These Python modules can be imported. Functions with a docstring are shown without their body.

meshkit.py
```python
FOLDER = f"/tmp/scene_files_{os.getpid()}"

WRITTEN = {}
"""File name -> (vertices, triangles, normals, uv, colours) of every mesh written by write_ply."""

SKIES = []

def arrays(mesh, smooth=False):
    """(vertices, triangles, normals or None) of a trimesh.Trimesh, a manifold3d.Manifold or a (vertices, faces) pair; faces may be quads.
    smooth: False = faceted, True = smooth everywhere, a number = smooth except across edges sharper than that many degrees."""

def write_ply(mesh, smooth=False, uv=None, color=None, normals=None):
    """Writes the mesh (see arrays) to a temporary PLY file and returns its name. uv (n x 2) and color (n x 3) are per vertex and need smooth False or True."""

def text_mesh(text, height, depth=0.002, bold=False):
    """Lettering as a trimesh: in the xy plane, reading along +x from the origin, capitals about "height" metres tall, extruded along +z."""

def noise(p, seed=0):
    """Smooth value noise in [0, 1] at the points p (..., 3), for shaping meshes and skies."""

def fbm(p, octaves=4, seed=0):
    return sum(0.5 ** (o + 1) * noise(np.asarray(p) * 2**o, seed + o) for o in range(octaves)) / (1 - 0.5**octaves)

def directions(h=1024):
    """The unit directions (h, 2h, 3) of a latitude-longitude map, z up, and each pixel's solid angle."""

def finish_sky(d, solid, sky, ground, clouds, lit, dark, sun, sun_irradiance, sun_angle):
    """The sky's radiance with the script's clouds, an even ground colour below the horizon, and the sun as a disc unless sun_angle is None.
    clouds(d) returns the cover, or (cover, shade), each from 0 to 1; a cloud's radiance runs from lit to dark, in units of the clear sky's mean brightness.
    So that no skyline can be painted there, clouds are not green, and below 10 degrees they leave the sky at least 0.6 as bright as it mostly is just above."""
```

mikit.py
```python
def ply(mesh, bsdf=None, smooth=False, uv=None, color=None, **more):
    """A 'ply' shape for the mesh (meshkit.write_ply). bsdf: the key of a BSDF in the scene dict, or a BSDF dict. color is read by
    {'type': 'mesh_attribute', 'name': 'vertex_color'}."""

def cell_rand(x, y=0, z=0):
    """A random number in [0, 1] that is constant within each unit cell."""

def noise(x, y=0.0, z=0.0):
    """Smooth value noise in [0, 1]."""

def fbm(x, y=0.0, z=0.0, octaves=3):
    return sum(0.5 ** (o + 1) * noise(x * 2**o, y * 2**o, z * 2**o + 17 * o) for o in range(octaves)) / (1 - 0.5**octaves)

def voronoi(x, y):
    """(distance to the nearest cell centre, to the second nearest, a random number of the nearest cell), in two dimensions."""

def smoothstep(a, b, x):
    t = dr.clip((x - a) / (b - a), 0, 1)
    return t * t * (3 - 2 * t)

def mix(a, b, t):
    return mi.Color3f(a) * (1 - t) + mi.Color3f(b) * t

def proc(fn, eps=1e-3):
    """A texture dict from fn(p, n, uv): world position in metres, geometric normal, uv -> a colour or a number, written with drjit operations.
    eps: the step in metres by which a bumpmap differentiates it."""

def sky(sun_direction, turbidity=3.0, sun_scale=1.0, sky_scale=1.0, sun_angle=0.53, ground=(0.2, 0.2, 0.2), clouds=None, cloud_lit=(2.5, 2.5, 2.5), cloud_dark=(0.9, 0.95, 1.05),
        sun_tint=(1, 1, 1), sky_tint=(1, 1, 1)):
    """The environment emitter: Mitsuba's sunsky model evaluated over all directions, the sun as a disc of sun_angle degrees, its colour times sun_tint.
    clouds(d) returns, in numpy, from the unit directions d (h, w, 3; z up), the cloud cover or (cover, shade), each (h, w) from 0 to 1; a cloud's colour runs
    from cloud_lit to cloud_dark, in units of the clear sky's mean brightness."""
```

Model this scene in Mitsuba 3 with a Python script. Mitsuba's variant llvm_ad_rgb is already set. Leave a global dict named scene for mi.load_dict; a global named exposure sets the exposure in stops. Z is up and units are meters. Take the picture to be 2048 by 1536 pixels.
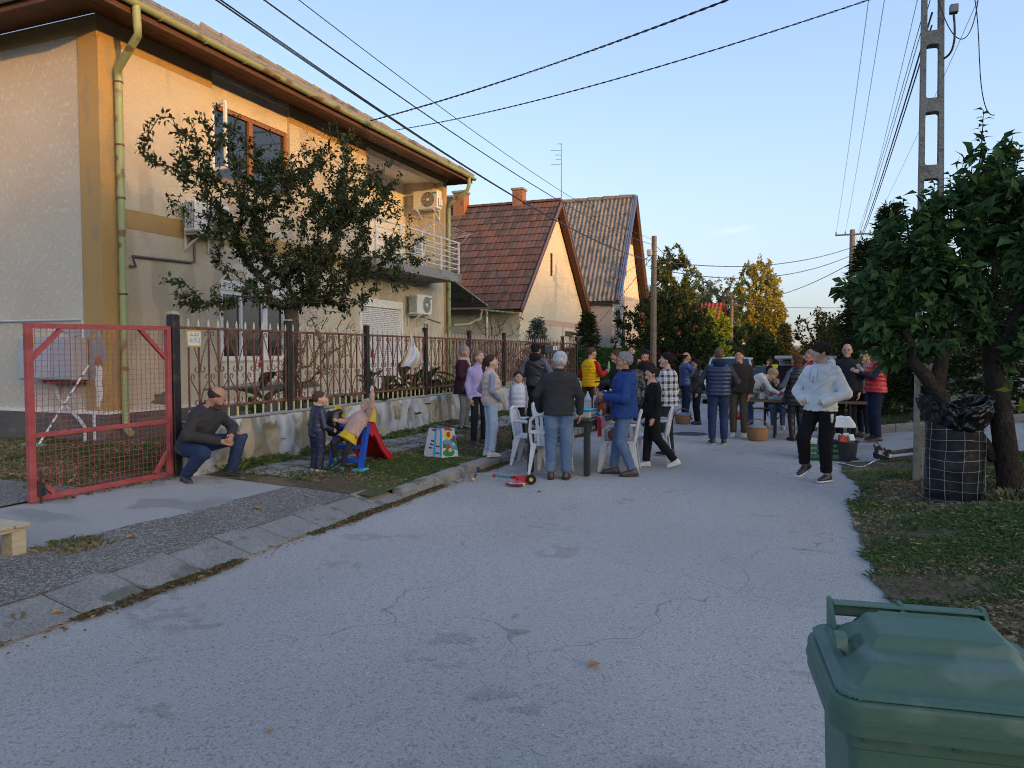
import math, random
import numpy as np, trimesh, drjit as dr, mitsuba as mi, mikit, meshkit
from scipy.spatial import ConvexHull, cKDTree
from mikit import proc, noise, fbm, voronoi, cell_rand, smoothstep, mix
T = mi.ScalarTransform4f
scene, labels = {}, {}
rng = np.random.default_rng(7)
random.seed(7)

# ---------------------------------------------------------------- camera, daylight, exposure
YAW, PITCH = math.radians(21.651), math.radians(2.481)
EYE = np.array([0.0, 0.0, 1.68])
AIM = np.array([-math.sin(YAW) * math.cos(PITCH), math.cos(YAW) * math.cos(PITCH), -math.sin(PITCH)])
scene['camera'] = {'type': 'perspective', 'fov': 68.647, 'fov_axis': 'x', 'near_clip': 0.05, 'far_clip': 4000.0,
                   'to_world': T().look_at(origin=EYE.tolist(), target=(EYE + AIM).tolist(), up=[0, 0, 1])}
SUN_AZ, SUN_EL = math.radians(24.0), math.radians(7.5)
SUN = [math.cos(SUN_AZ) * math.cos(SUN_EL), -math.sin(SUN_AZ) * math.cos(SUN_EL), math.sin(SUN_EL)]


def wisps(d):
    u, v = np.arctan2(d[..., 0], d[..., 1]), np.arcsin(np.clip(d[..., 2], -1, 1))
    n = meshkit.fbm(np.stack([u * 9 + v * 14, v * 70 - u * 9, u * 0], -1), 4, 3)
    m = np.exp(-((u + 0.082) / 0.035) ** 2 - ((v - 0.158 - 0.16 * (u + 0.08)) / 0.008) ** 2)
    return np.clip((n - 0.42) * 3.0, 0, 1) * m * 0.5


scene['sky'] = mikit.sky(SUN, turbidity=6.0, sun_scale=0.46, sky_scale=1.0, sun_angle=0.53, sun_tint=(1.0, 0.88, 0.68), sky_tint=(0.78, 0.87, 1.19), clouds=wisps, cloud_lit=(1.6, 1.6, 1.6))
exposure = 3.98

# ---------------------------------------------------------------- mesh helpers


def cat(ms):
    ms = [m for m in ms if m is not None and len(m[0])]
    o, vs, fs = 0, [], []
    for v, f in ms:
        vs.append(np.asarray(v, float)); fs.append(np.asarray(f, int) + o); o += len(v)
    return np.vstack(vs), np.vstack(fs)


def box(lo, hi):
    lo, hi = np.minimum(lo, hi), np.maximum(lo, hi)
    v = np.array([[x, y, z] for x in (lo[0], hi[0]) for y in (lo[1], hi[1]) for z in (lo[2], hi[2])], float)
    f = np.array([[0, 1, 3], [0, 3, 2], [4, 6, 7], [4, 7, 5], [0, 4, 5], [0, 5, 1], [2, 3, 7], [2, 7, 6], [0, 2, 6], [0, 6, 4], [1, 5, 7], [1, 7, 3]])
    return v, f


def hull(p):
    p = np.asarray(p, float)
    h = ConvexHull(p)
    used = np.unique(h.simplices)
    m = np.zeros(len(p), int); m[used] = np.arange(len(used))
    v, f = p[used], m[h.simplices]
    c = v.mean(0)
    n = np.cross(v[f[:, 1]] - v[f[:, 0]], v[f[:, 2]] - v[f[:, 0]])
    flip = ((v[f[:, 0]] - c) * n).sum(1) < 0
    f[flip] = f[flip][:, ::-1]
    return v, f


def cbox(lo, hi, c=0.01):
    lo, hi = np.minimum(lo, hi).astype(float), np.maximum(lo, hi).astype(float)
    c = min(c, 0.45 * float((hi - lo).min()))
    p = []
    for sx in (0, 1):
        for sy in (0, 1):
            for sz in (0, 1):
                q = np.array([(lo, hi)[sx][0], (lo, hi)[sy][1], (lo, hi)[sz][2]])
                d = np.array([1 - 2 * sx, 1 - 2 * sy, 1 - 2 * sz]) * c
                for k in range(3):
                    w = q + d; w[k] = q[k]; p.append(w)
    return hull(p)


def xf(m, R=None, t=(0, 0, 0), s=1.0):
    v = np.asarray(m[0], float) * s
    if R is not None:
        v = v @ np.asarray(R).T
    return v + np.asarray(t, float), m[1]


def rz(a):
    c, s = math.cos(a), math.sin(a)
    return np.array([[c, -s, 0], [s, c, 0], [0, 0, 1.0]])


def rx(a):
    c, s = math.cos(a), math.sin(a)
    return np.array([[1.0, 0, 0], [0, c, -s], [0, s, c]])


def ry(a):
    c, s = math.cos(a), math.sin(a)
    return np.array([[c, 0, s], [0, 1.0, 0], [-s, 0, c]])


def unit(a):
    a = np.asarray(a, float)
    return a / (np.linalg.norm(a) + 1e-12)


def tube(pts, r, n=6, caps=True, closed=False):
    p = np.asarray(pts, float)
    r = np.broadcast_to(np.asarray(r, float), (len(p),))
    t = np.gradient(p, axis=0)
    if closed:
        t = np.roll(p, -1, 0) - np.roll(p, 1, 0)
    t /= np.linalg.norm(t, axis=1, keepdims=True) + 1e-12
    a = np.cross(t[0], [0, 0, 1.0] if abs(t[0][2]) < 0.9 else [1.0, 0, 0]); a /= np.linalg.norm(a)
    A = []
    for k in range(len(p)):
        a = a - t[k] * (a @ t[k]); a /= np.linalg.norm(a) + 1e-12; A.append(a)
    A = np.array(A); B = np.cross(t, A)
    ang = np.arange(n) * 2 * math.pi / n + math.pi / n
    v = p[:, None] + r[:, None, None] * (np.cos(ang)[None, :, None] * A[:, None] + np.sin(ang)[None, :, None] * B[:, None])
    m = len(p)
    i, j = np.meshgrid(np.arange(m if closed else m - 1), np.arange(n), indexing='ij')
    i2, j2 = (i + 1) % m, (j + 1) % n
    q = np.stack([i * n + j, i * n + j2, i2 * n + j2, i2 * n + j], -1).reshape(-1, 4)
    f = np.vstack([q[:, [0, 1, 2]], q[:, [0, 2, 3]]])
    v = v.reshape(-1, 3)
    if caps and not closed:
        v = np.vstack([v, p[:1], p[-1:]]); k = np.arange(n); c0, c1 = m * n, m * n + 1
        f = np.vstack([f, np.stack([0 * k + c0, (k + 1) % n, k], 1), np.stack([0 * k + c1, (m - 1) * n + k, (m - 1) * n + (k + 1) % n], 1)])
    return v, f


def bar(a, b, w, h, up=(0, 0, 1)):
    """rectangular bar from a to b: w across, h along up"""
    a, b = np.asarray(a, float), np.asarray(b, float)
    t = unit(b - a); s = unit(np.cross(t, up)); u = np.cross(s, t)
    p = [q + s * sw * w / 2 + u * sh * h / 2 for q in (a, b) for sw in (-1, 1) for sh in (-1, 1)]
    return hull(p)


def lathe(prof, n=16, a=2 * math.pi):
    pr = np.asarray(prof, float)
    closed = abs(a - 2 * math.pi) < 1e-6
    k = n if closed else n + 1
    ang = np.arange(k) * a / n
    v = np.stack([pr[:, None, 0] * np.cos(ang), pr[:, None, 0] * np.sin(ang), np.broadcast_to(pr[:, 1:2], (len(pr), k))], -1).reshape(-1, 3)
    i, j = np.meshgrid(np.arange(len(pr) - 1), np.arange(n), indexing='ij')
    j2 = (j + 1) % k
    q = np.stack([i * k + j, i * k + j2, (i + 1) * k + j2, (i + 1) * k + j], -1).reshape(-1, 4)
    return v, np.vstack([q[:, [0, 1, 2]], q[:, [0, 2, 3]]])


def prism(poly, z0, z1):
    """extrude a 2-D polygon along z"""
    from shapely.geometry import Polygon
    m = trimesh.creation.extrude_polygon(Polygon(poly).buffer(0), z1 - z0, engine='earcut')
    return np.array(m.vertices) + [0, 0, z0], np.array(m.faces)


def prism_geom(g, h):
    out = []
    for q in getattr(g, 'geoms', [g]):
        m = trimesh.creation.extrude_polygon(q, h, engine='earcut')
        out.append((np.array(m.vertices), np.array(m.faces)))
    return cat(out)


def frame2(m, o, ax, ay, az):
    """put a mesh drawn in (x,y,z) into the frame o + x*ax + y*ay + z*az"""
    R = np.stack([ax, ay, az], 1)
    v = np.asarray(m[0]) @ R.T + np.asarray(o, float)
    f = m[1] if np.linalg.det(R) > 0 else np.asarray(m[1])[:, ::-1]
    return v, f


def grid(nx, ny, fn):
    u, v = np.meshgrid(np.linspace(0, 1, nx), np.linspace(0, 1, ny), indexing='ij')
    P = fn(u, v).reshape(-1, 3)
    i, j = np.meshgrid(np.arange(nx - 1), np.arange(ny - 1), indexing='ij')
    q = np.stack([i * ny + j, (i + 1) * ny + j, (i + 1) * ny + j + 1, i * ny + j + 1], -1).reshape(-1, 4)
    return P, np.vstack([q[:, [0, 1, 2]], q[:, [0, 2, 3]]])


def bez(a, b, c, d, n=10):
    t = np.linspace(0, 1, n)[:, None]
    a, b, c, d = (np.asarray(x, float) for x in (a, b, c, d))
    return a * (1 - t) ** 3 + 3 * b * t * (1 - t) ** 2 + 3 * c * t * t * (1 - t) + d * t ** 3


# ---------------------------------------------------------------- scene helpers


def numbered(name):
    if name not in scene and name not in labels and name not in USED:
        USED.add(name); return name
    k = 1
    while f'{name}_{k:03d}' in scene or f'{name}_{k:03d}' in labels or f'{name}_{k:03d}' in USED:
        k += 1
    USED.add(f'{name}_{k:03d}')
    return f'{name}_{k:03d}'


USED = set()


def thing(name, label, category, group=None):
    key = numbered(name)
    labels[key] = {'label': label, 'category': category}
    if group:
        labels[key]['group'] = group
    return key


def shape(mesh, mat, smooth=False, color=None, uv=None):
    v, f = np.asarray(mesh[0], float), np.asarray(mesh[1], int)
    mat = ALIAS.get(mat, mat)
    c = None if color is None else np.asarray(color, float)
    row = ROWI.get(mat)
    if row is not None:
        mat = 'm_weather_smooth' if row[1] else 'm_weather_rough'
    if (c is not None or row is not None) and smooth is not False and smooth is not True:
        if c is None or c.ndim == 1:
            tm = trimesh.graph.smooth_shade(trimesh.Trimesh(v, f, process=False), angle=math.radians(smooth), facet_minarea=None)
            v, f = np.array(tm.vertices), np.array(tm.faces)
        smooth = True
    if row is not None:
        uv = np.tile([row[0] + 0.5, 0.5], (len(v), 1))
    if c is not None and c.ndim == 1:
        c = np.tile(c, (len(v), 1))
    return mikit.ply((v, f), mat, smooth=smooth, color=c, uv=uv)


def part(parent, name, mesh, mat, smooth=False, color=None, uv=None, label=None, kind=None):
    key = numbered(parent + '__' + name)
    scene[key] = shape(mesh, mat, smooth, color, uv)
    if label or kind:
        labels[key] = {}
        if label: labels[key]['label'] = label
        if kind: labels[key]['kind'] = kind
    return key


def put(parent, name, ply, M=None):
    """one more copy of a shape dict, as a part"""
    key = numbered(parent + '__' + name)
    scene[key] = dict(ply) if M is None else {**ply, 'to_world': T(M)}
    return key


def single(name, mesh, mat, label, category, smooth=False, color=None, uv=None, group=None, kind=None):
    key = numbered(name)
    scene[key] = shape(mesh, mat, smooth, color, uv)
    labels[key] = {'label': label, 'category': category}
    if group: labels[key]['group'] = group
    if kind: labels[key]['kind'] = kind
    return key


def setting(name, mesh, mat, label=None, smooth=False, color=None, uv=None, kind='structure'):
    key = numbered(name)
    scene[key] = shape(mesh, mat, smooth, color, uv)
    labels[key] = {'kind': kind}
    if label: labels[key]['label'] = label
    return key


def M4(R=None, t=(0, 0, 0), s=1.0):
    m = np.eye(4)
    m[:3, :3] = (np.eye(3) if R is None else np.asarray(R)) * s
    m[:3, 3] = t
    return m


def ground_z(y):
    """the street falls gently away beyond the party"""
    y = np.asarray(y, float)
    t = np.clip(y - 18.0, 0, None)
    return -0.030 * t * t / (t + 6.0)


def jit(col, n, amount=0.08, seed=0, hue=0.03):
    r = np.random.default_rng(seed)
    c = np.asarray(col, float)[None] * (1 + amount * (r.random((n, 1)) * 2 - 1)) * (1 + hue * (r.random((n, 3)) * 2 - 1))
    return np.clip(c, 0, 1)

# ---------------------------------------------------------------- materials
VC = {'type': 'mesh_attribute', 'name': 'vertex_color'}


def bsdf(name, base, rough=0.8, spec=0.3, bump=None, bscale=1.0, two=True, **k):
    d = {'type': 'principled', 'base_color': base if isinstance(base, dict) else {'type': 'rgb', 'value': list(base)}, 'roughness': rough, 'specular': spec, **k}
    if bump is not None:
        d = {'type': 'bumpmap', 'bump': bump, 'scale': bscale, 'nested': d}
    scene[name] = {'type': 'twosided', 'nested': d} if two else d


# vertex-coloured families
bsdf('m_cloth', VC, 0.9, 0.15, sheen=0.35)
bsdf('m_skin', VC, 0.55, 0.35)
bsdf('m_plastic', VC, 0.40, 0.5)
bsdf('m_matt', VC, 0.88, 0.2)
bsdf('m_metal', VC, 0.35, 0.5, metallic=0.85)
bsdf('m_foil', VC, 0.20, 0.6, clearcoat=0.6, clearcoat_gloss=0.9)
bsdf('m_sack', VC, 0.32, 0.3)
bsdf('m_window', (0.012, 0.014, 0.018), 0.06, 0.9)
scene['m_leaf'] = {'type': 'principledthin', 'base_color': VC, 'roughness': 0.5, 'spec_trans': 0.0, 'diff_trans': 0.7, 'eta': 1.4}
scene['m_glass'] = {'type': 'thindielectric', 'int_ior': 1.5}
ALIAS = {'m_nylon': 'm_plastic', 'm_hair': 'm_matt', 'm_paint': 'm_plastic', 'm_car': 'm_foil', 'm_grass': 'm_matt', 'm_tilevc': 'm_matt'}

# weathered surfaces: one material whose row (in u) sets base colours a..b, stain colour c, the size of each pattern, the grain and the relief
ROWS_, ROWI = [], {}


def weathered(name, a, b, c, f1, f2, thr, stain, grain, gf, relief, smooth=False):
    f1 = (f1,) * 3 if np.isscalar(f1) else f1
    f2 = (f2,) * 3 if np.isscalar(f2) else f2
    ROWI[name] = (len(ROWS_), smooth)
    ROWS_.append([*a, *b, *c, *f1, *f2, thr, stain, grain, gf, relief])


weathered('m_bark', (0.045, 0.038, 0.032), (0.11, 0.095, 0.08), (0.05, 0.055, 0.03), (22, 22, 6), 3, 0.6, 0.4, 0.2, 60, 0.02)
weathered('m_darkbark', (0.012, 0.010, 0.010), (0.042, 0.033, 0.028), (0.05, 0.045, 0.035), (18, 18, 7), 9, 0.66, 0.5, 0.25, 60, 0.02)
weathered('m_concrete', (0.215, 0.215, 0.212), (0.31, 0.31, 0.305), (0.165, 0.165, 0.16), 1.2, 2.3, 0.55, 0.6, 0.15, 120, 0.004)
weathered('m_kerb', (0.16, 0.163, 0.16), (0.25, 0.252, 0.245), (0.075, 0.08, 0.05), 4, 6, 0.58, 0.6, 0.35, 110, 0.005)
weathered('m_render', (0.50, 0.44, 0.345), (0.60, 0.545, 0.44), (0.40, 0.345, 0.26), 0.8, (3, 3, 0.7), 0.56, 0.55, 0.10, 60, 0.022)
weathered('m_sidewall', (0.49, 0.45, 0.38), (0.58, 0.55, 0.49), (0.72, 0.73, 0.74), 0.9, (26, 1, 15), 0.62, 0.35, 0.10, 60, 0.022)
weathered('m_ochre', (0.40, 0.27, 0.115), (0.47, 0.33, 0.155), (0.33, 0.27, 0.19), 1.5, (5, 5, 1.4), 0.6, 0.6, 0.10, 60, 0.022)
weathered('m_plinth', (0.095, 0.092, 0.092), (0.135, 0.13, 0.125), (0.19, 0.165, 0.13), 2, (4, 4, 6), 0.62, 0.6, 0.08, 60, 0.012)
weathered('m_whitewall', (0.62, 0.61, 0.56), (0.70, 0.69, 0.65), (0.50, 0.48, 0.43), 1.5, 4, 0.66, 0.4, 0.06, 50, 0.008)
weathered('m_cream', (0.56, 0.50, 0.39), (0.64, 0.58, 0.46), (0.50, 0.45, 0.36), 0.7, (2, 2, 0.6), 0.6, 0.5, 0.08, 22, 0.008)
weathered('m_greywall', (0.27, 0.275, 0.285), (0.38, 0.385, 0.40), (0.24, 0.24, 0.24), 0.8, (1.5, 1.5, 0.7), 0.6, 0.4, 0.08, 18, 0.008)
weathered('m_asbestos', (0.17, 0.16, 0.15), (0.29, 0.275, 0.25), (0.09, 0.088, 0.07), 1.3, (7, 7, 3), 0.56, 0.7, 0.2, 30, 0.002)
weathered('m_mortar', (0.12, 0.11, 0.095), (0.24, 0.22, 0.19), (0.08, 0.08, 0.07), 8, 4, 0.6, 0.5, 0.1, 50, 0.01)
weathered('m_brick', (0.30, 0.125, 0.06), (0.42, 0.20, 0.10), (0.16, 0.10, 0.07), (6, 6, 12), 5, 0.62, 0.6, 0.15, 50, 0.01)
weathered('m_polecon', (0.15, 0.152, 0.145), (0.25, 0.25, 0.235), (0.10, 0.10, 0.09), (9, 9, 3), 14, 0.62, 0.6, 0.25, 90, 0.008)
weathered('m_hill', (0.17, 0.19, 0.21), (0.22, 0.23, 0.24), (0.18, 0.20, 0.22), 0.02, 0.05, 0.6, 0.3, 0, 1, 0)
weathered('m_tile', (0.11, 0.06, 0.045), (0.19, 0.095, 0.065), (0.08, 0.055, 0.045), 5, 3, 0.6, 0.5, 0.1, 30, 0.0)
weathered('m_redroof', (0.30, 0.06, 0.035), (0.40, 0.10, 0.055), (0.2, 0.06, 0.04), 4, 3, 0.6, 0.5, 0.1, 30, 0.0)
weathered('m_wood', (0.075, 0.030, 0.015), (0.15, 0.062, 0.03), (0.07, 0.035, 0.02), (2.5, 2.5, 50), 2, 0.6, 0.4, 0.1, 30, 0, True)
weathered('m_woodframe', (0.20, 0.085, 0.035), (0.32, 0.15, 0.065), (0.15, 0.07, 0.03), (30, 30, 4), 5, 0.62, 0.4, 0.05, 30, 0, True)
weathered('m_palewood', (0.34, 0.28, 0.19), (0.50, 0.44, 0.33), (0.22, 0.18, 0.13), (40, 6, 40), (9, 3, 9), 0.62, 0.6, 0.08, 60, 0, True)
weathered('m_paleboard', (0.50, 0.48, 0.42), (0.62, 0.60, 0.54), (0.38, 0.34, 0.27), (40, 6, 40), (9, 3, 9), 0.62, 0.5, 0.06, 60, 0, True)
weathered('m_rust', (0.11, 0.045, 0.038), (0.17, 0.07, 0.05), (0.20, 0.10, 0.06), 9, 9, 0.55, 0.8, 0.25, 40, 0, True)
weathered('m_gutter', (0.24, 0.31, 0.16), (0.33, 0.38, 0.20), (0.17, 0.085, 0.045), 1.5, (6, 3, 5), 0.60, 0.85, 0.05, 30, 0, True)
weathered('m_gutter2', (0.30, 0.31, 0.31), (0.40, 0.41, 0.41), (0.22, 0.2, 0.18), 3, 5, 0.66, 0.5, 0.05, 30, 0, True)
weathered('m_post', (0.014, 0.014, 0.017), (0.024, 0.022, 0.022), (0.06, 0.04, 0.028), 6, (12, 12, 8), 0.60, 0.8, 0.1, 40, 0, True)
weathered('m_gatered', (0.30, 0.045, 0.055), (0.40, 0.10, 0.10), (0.22, 0.05, 0.04), 9, 5, 0.63, 0.6, 0.06, 40, 0, True)
weathered('m_pole', (0.11, 0.085, 0.065), (0.22, 0.17, 0.13), (0.09, 0.07, 0.05), (30, 30, 2.5), 4, 0.62, 0.5, 0.1, 40, 0, True)
weathered('m_leafstem', (0.05, 0.09, 0.03), (0.06, 0.10, 0.035), (0.05, 0.07, 0.03), 5, 5, 0.6, 0.3, 0.1, 40, 0, True)
weathered('m_binplastic', (0.050, 0.105, 0.078), (0.062, 0.125, 0.092), (0.12, 0.17, 0.145), 3, (9, 9, 14), 0.60, 0.55, 0.06, 90, 0.0, True)
weathered('m_denim', (0.075, 0.125, 0.22), (0.11, 0.17, 0.28), (0.15, 0.21, 0.32), 7, 5, 0.56, 0.6, 0.12, 140, 0.0)
weathered('m_denimdark', (0.020, 0.034, 0.085), (0.030, 0.048, 0.11), (0.045, 0.065, 0.13), 7, 5, 0.58, 0.5, 0.12, 140, 0.0)
weathered('m_denimpale', (0.30, 0.39, 0.50), (0.36, 0.45, 0.56), (0.46, 0.55, 0.64), 7, 5, 0.56, 0.6, 0.10, 140, 0.0)
TAB = [mi.Float(np.array(ROWS_, np.float32)[:, k].copy()) for k in range(20)]


def wrow(uv, *ks):
    i = mi.UInt32(dr.clip(dr.floor(uv.x), 0, len(ROWS_) - 1))
    g = [dr.gather(mi.Float, TAB[k], i) for k in ks]
    return g[0] if len(g) == 1 else g


def weather_colour(p, n, uv):
    v = wrow(uv, *range(20 - 1))
    c = mix(mi.Color3f(*v[0:3]), mi.Color3f(*v[3:6]), fbm(p.x * v[9], p.y * v[10], p.z * v[11], 3))
    s = smoothstep(v[15], v[15] + 0.12, fbm(p.x * v[12] + 7, p.y * v[13], p.z * v[14], 2)) * v[16]
    c = mix(c, mi.Color3f(*v[6:9]), s)
    return c * (1 + v[17] * (2 * noise(p.x * v[18], p.y * v[18], p.z * v[18]) - 1))


def weather_relief(p, n, uv):
    return wrow(uv, 19) * noise(p.x * 52, p.y * 52, p.z * 52)


WC = proc(weather_colour)
bsdf('m_weather_rough', WC, 0.9, 0.18, bump=proc(weather_relief))
bsdf('m_weather_smooth', WC, 0.52, 0.38)


def asphalt(p, n, uv):
    g = noise(p.x * 95, p.y * 95)
    f = noise(p.x * 210 + 7, p.y * 210)
    big = fbm(p.x * 0.8, p.y * 0.45, 0, 3)
    v = 0.30 + 0.09 * (big - 0.5)
    c = mi.Color3f(1.02, 1.0, 0.975) * v
    c = mix(c, c * 1.5, smoothstep(0.66, 0.84, f) * 0.7)
    c = mix(c, c * 0.55, smoothstep(0.66, 0.80, g) * 0.6)
    w1, w2 = noise(p.x * 1.6, p.y * 1.6, 2), noise(p.x * 6.5, p.y * 6.5, 5)
    a, b, r = voronoi(p.x * 0.55 + 0.55 * w1 + 0.10 * w2, p.y * 0.40 + 0.55 * noise(p.x * 1.6, p.y * 1.6, 9) + 0.10 * noise(p.x * 6.5, p.y * 6.5, 8))
    crack = (1 - smoothstep(0.001, 0.009 + 0.006 * w2, b - a)) * smoothstep(0.50, 0.62, noise(p.x * 0.7, p.y * 0.42, 7))
    c = mix(c, c * 0.45, crack * 0.6)
    oil = smoothstep(0.78, 0.88, noise(p.x * 2.1, p.y * 3.1, 11)) * smoothstep(0.45, 0.62, noise(p.x * 11, p.y * 14, 3))
    return mix(c, c * 0.68, oil * 0.6)


bsdf('m_asphalt', proc(asphalt), 0.85, 0.25, bump=proc(lambda p, n, uv: noise(p.x * 95, p.y * 95) * 0.7 + noise(p.x * 210 + 7, p.y * 210) * 0.4), bscale=0.0035)


def gravel(p, n, uv):
    a, b, r = voronoi(p.x * 62, p.y * 62)
    c = mix((0.10, 0.098, 0.096), (0.42, 0.41, 0.40), r * r)
    c = mix(c, (0.32, 0.27, 0.24), smoothstep(0.86, 0.92, r))
    c = mix(mi.Color3f(0.10, 0.098, 0.09), c, smoothstep(0.03, 0.16, b - a))
    return c * (0.85 + 0.3 * noise(p.x * 2.5, p.y * 2.5, 3))


def gravel_h(p, n, uv):
    a, b, r = voronoi(p.x * 62, p.y * 62)
    return smoothstep(0.0, 0.35, b - a) * (0.5 + r * 0.5)


bsdf('m_gravel', proc(gravel), 0.8, 0.3, bump=proc(gravel_h), bscale=0.008)


def soil(p, n, uv):
    a = fbm(p.x * 0.9, p.y * 0.9, 1, 3)
    c = mix((0.085, 0.066, 0.045), (0.062, 0.075, 0.028), smoothstep(0.42, 0.62, a))
    c = mix(c, (0.15, 0.115, 0.075), smoothstep(0.58, 0.75, fbm(p.x * 2.7 + 4, p.y * 2.7, 5, 2)) * 0.7)
    return c * (0.55 + 0.9 * noise(p.x * 70, p.y * 70, 0))


bsdf('m_soil', proc(soil), 0.95, 0.1)


def peeling(p, n, uv):
    base = mix((0.30, 0.255, 0.185), (0.41, 0.36, 0.27), noise(p.y * 4, p.z * 4, 1))
    base = mix(base, (0.16, 0.135, 0.10), smoothstep(0.60, 0.70, fbm(p.y * 6, p.z * 6, 3, 3)) * 0.75)
    k = fbm(p.y * 3.6, p.z * 3.2, 8, 4) + 0.10 * noise(p.y * 20, p.z * 20, 3)
    keep = smoothstep(0.575, 0.590, k + 0.10 * smoothstep(9.0, 10.3, p.y))
    paint = mix((0.26, 0.28, 0.30), (0.52, 0.54, 0.56), noise(p.y * 9, p.z * 5, 2))
    c = mix(base, paint, keep)
    moss = smoothstep(0.53, 0.62, fbm(p.y * 4.2 + 5, p.z * 2.0, 1, 3))
    return mix(c, (0.13, 0.125, 0.09), moss * 0.65)


bsdf('m_peel', proc(peeling), 0.9, 0.2)


def weave(p, n, uv):
    a = uv.x * 46
    b = uv.y * 14
    s = dr.select(dr.floor(b) - 2 * dr.floor(dr.floor(b) / 2) > 0.5, 0.5, 0.0)
    t = dr.abs((a + s) - dr.floor(a + s) - 0.5) * 2
    return mix((0.16, 0.085, 0.04), (0.34, 0.20, 0.10), 1 - t * t)


bsdf('m_wicker', proc(weave), 0.7, 0.3)


def plaid(p, n, uv):
    def st(x):
        x = x - dr.floor(x)
        return dr.select((x > 0.1) & (x < 0.52), 1.0, 0.0), dr.select((x > 0.72) & (x < 0.78), 1.0, 0.0)
    h, h2 = st(p.z * 9.5 + 0.12 * noise(p.x * 9, p.y * 9, p.z * 9))
    v, v2 = st((p.x * 0.93 + p.y * 0.37) * 10.5 + 0.12 * noise(p.x * 7, p.y * 7, p.z * 7))
    c = 0.62 - 0.29 * h - 0.29 * v - 0.2 * h2 - 0.2 * v2
    return mi.Color3f(1.0, 1.0, 1.03) * dr.maximum(c, 0.025)


bsdf('m_plaid', proc(plaid), 0.9, 0.15)

# ---------------------------------------------------------------- the ground


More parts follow.
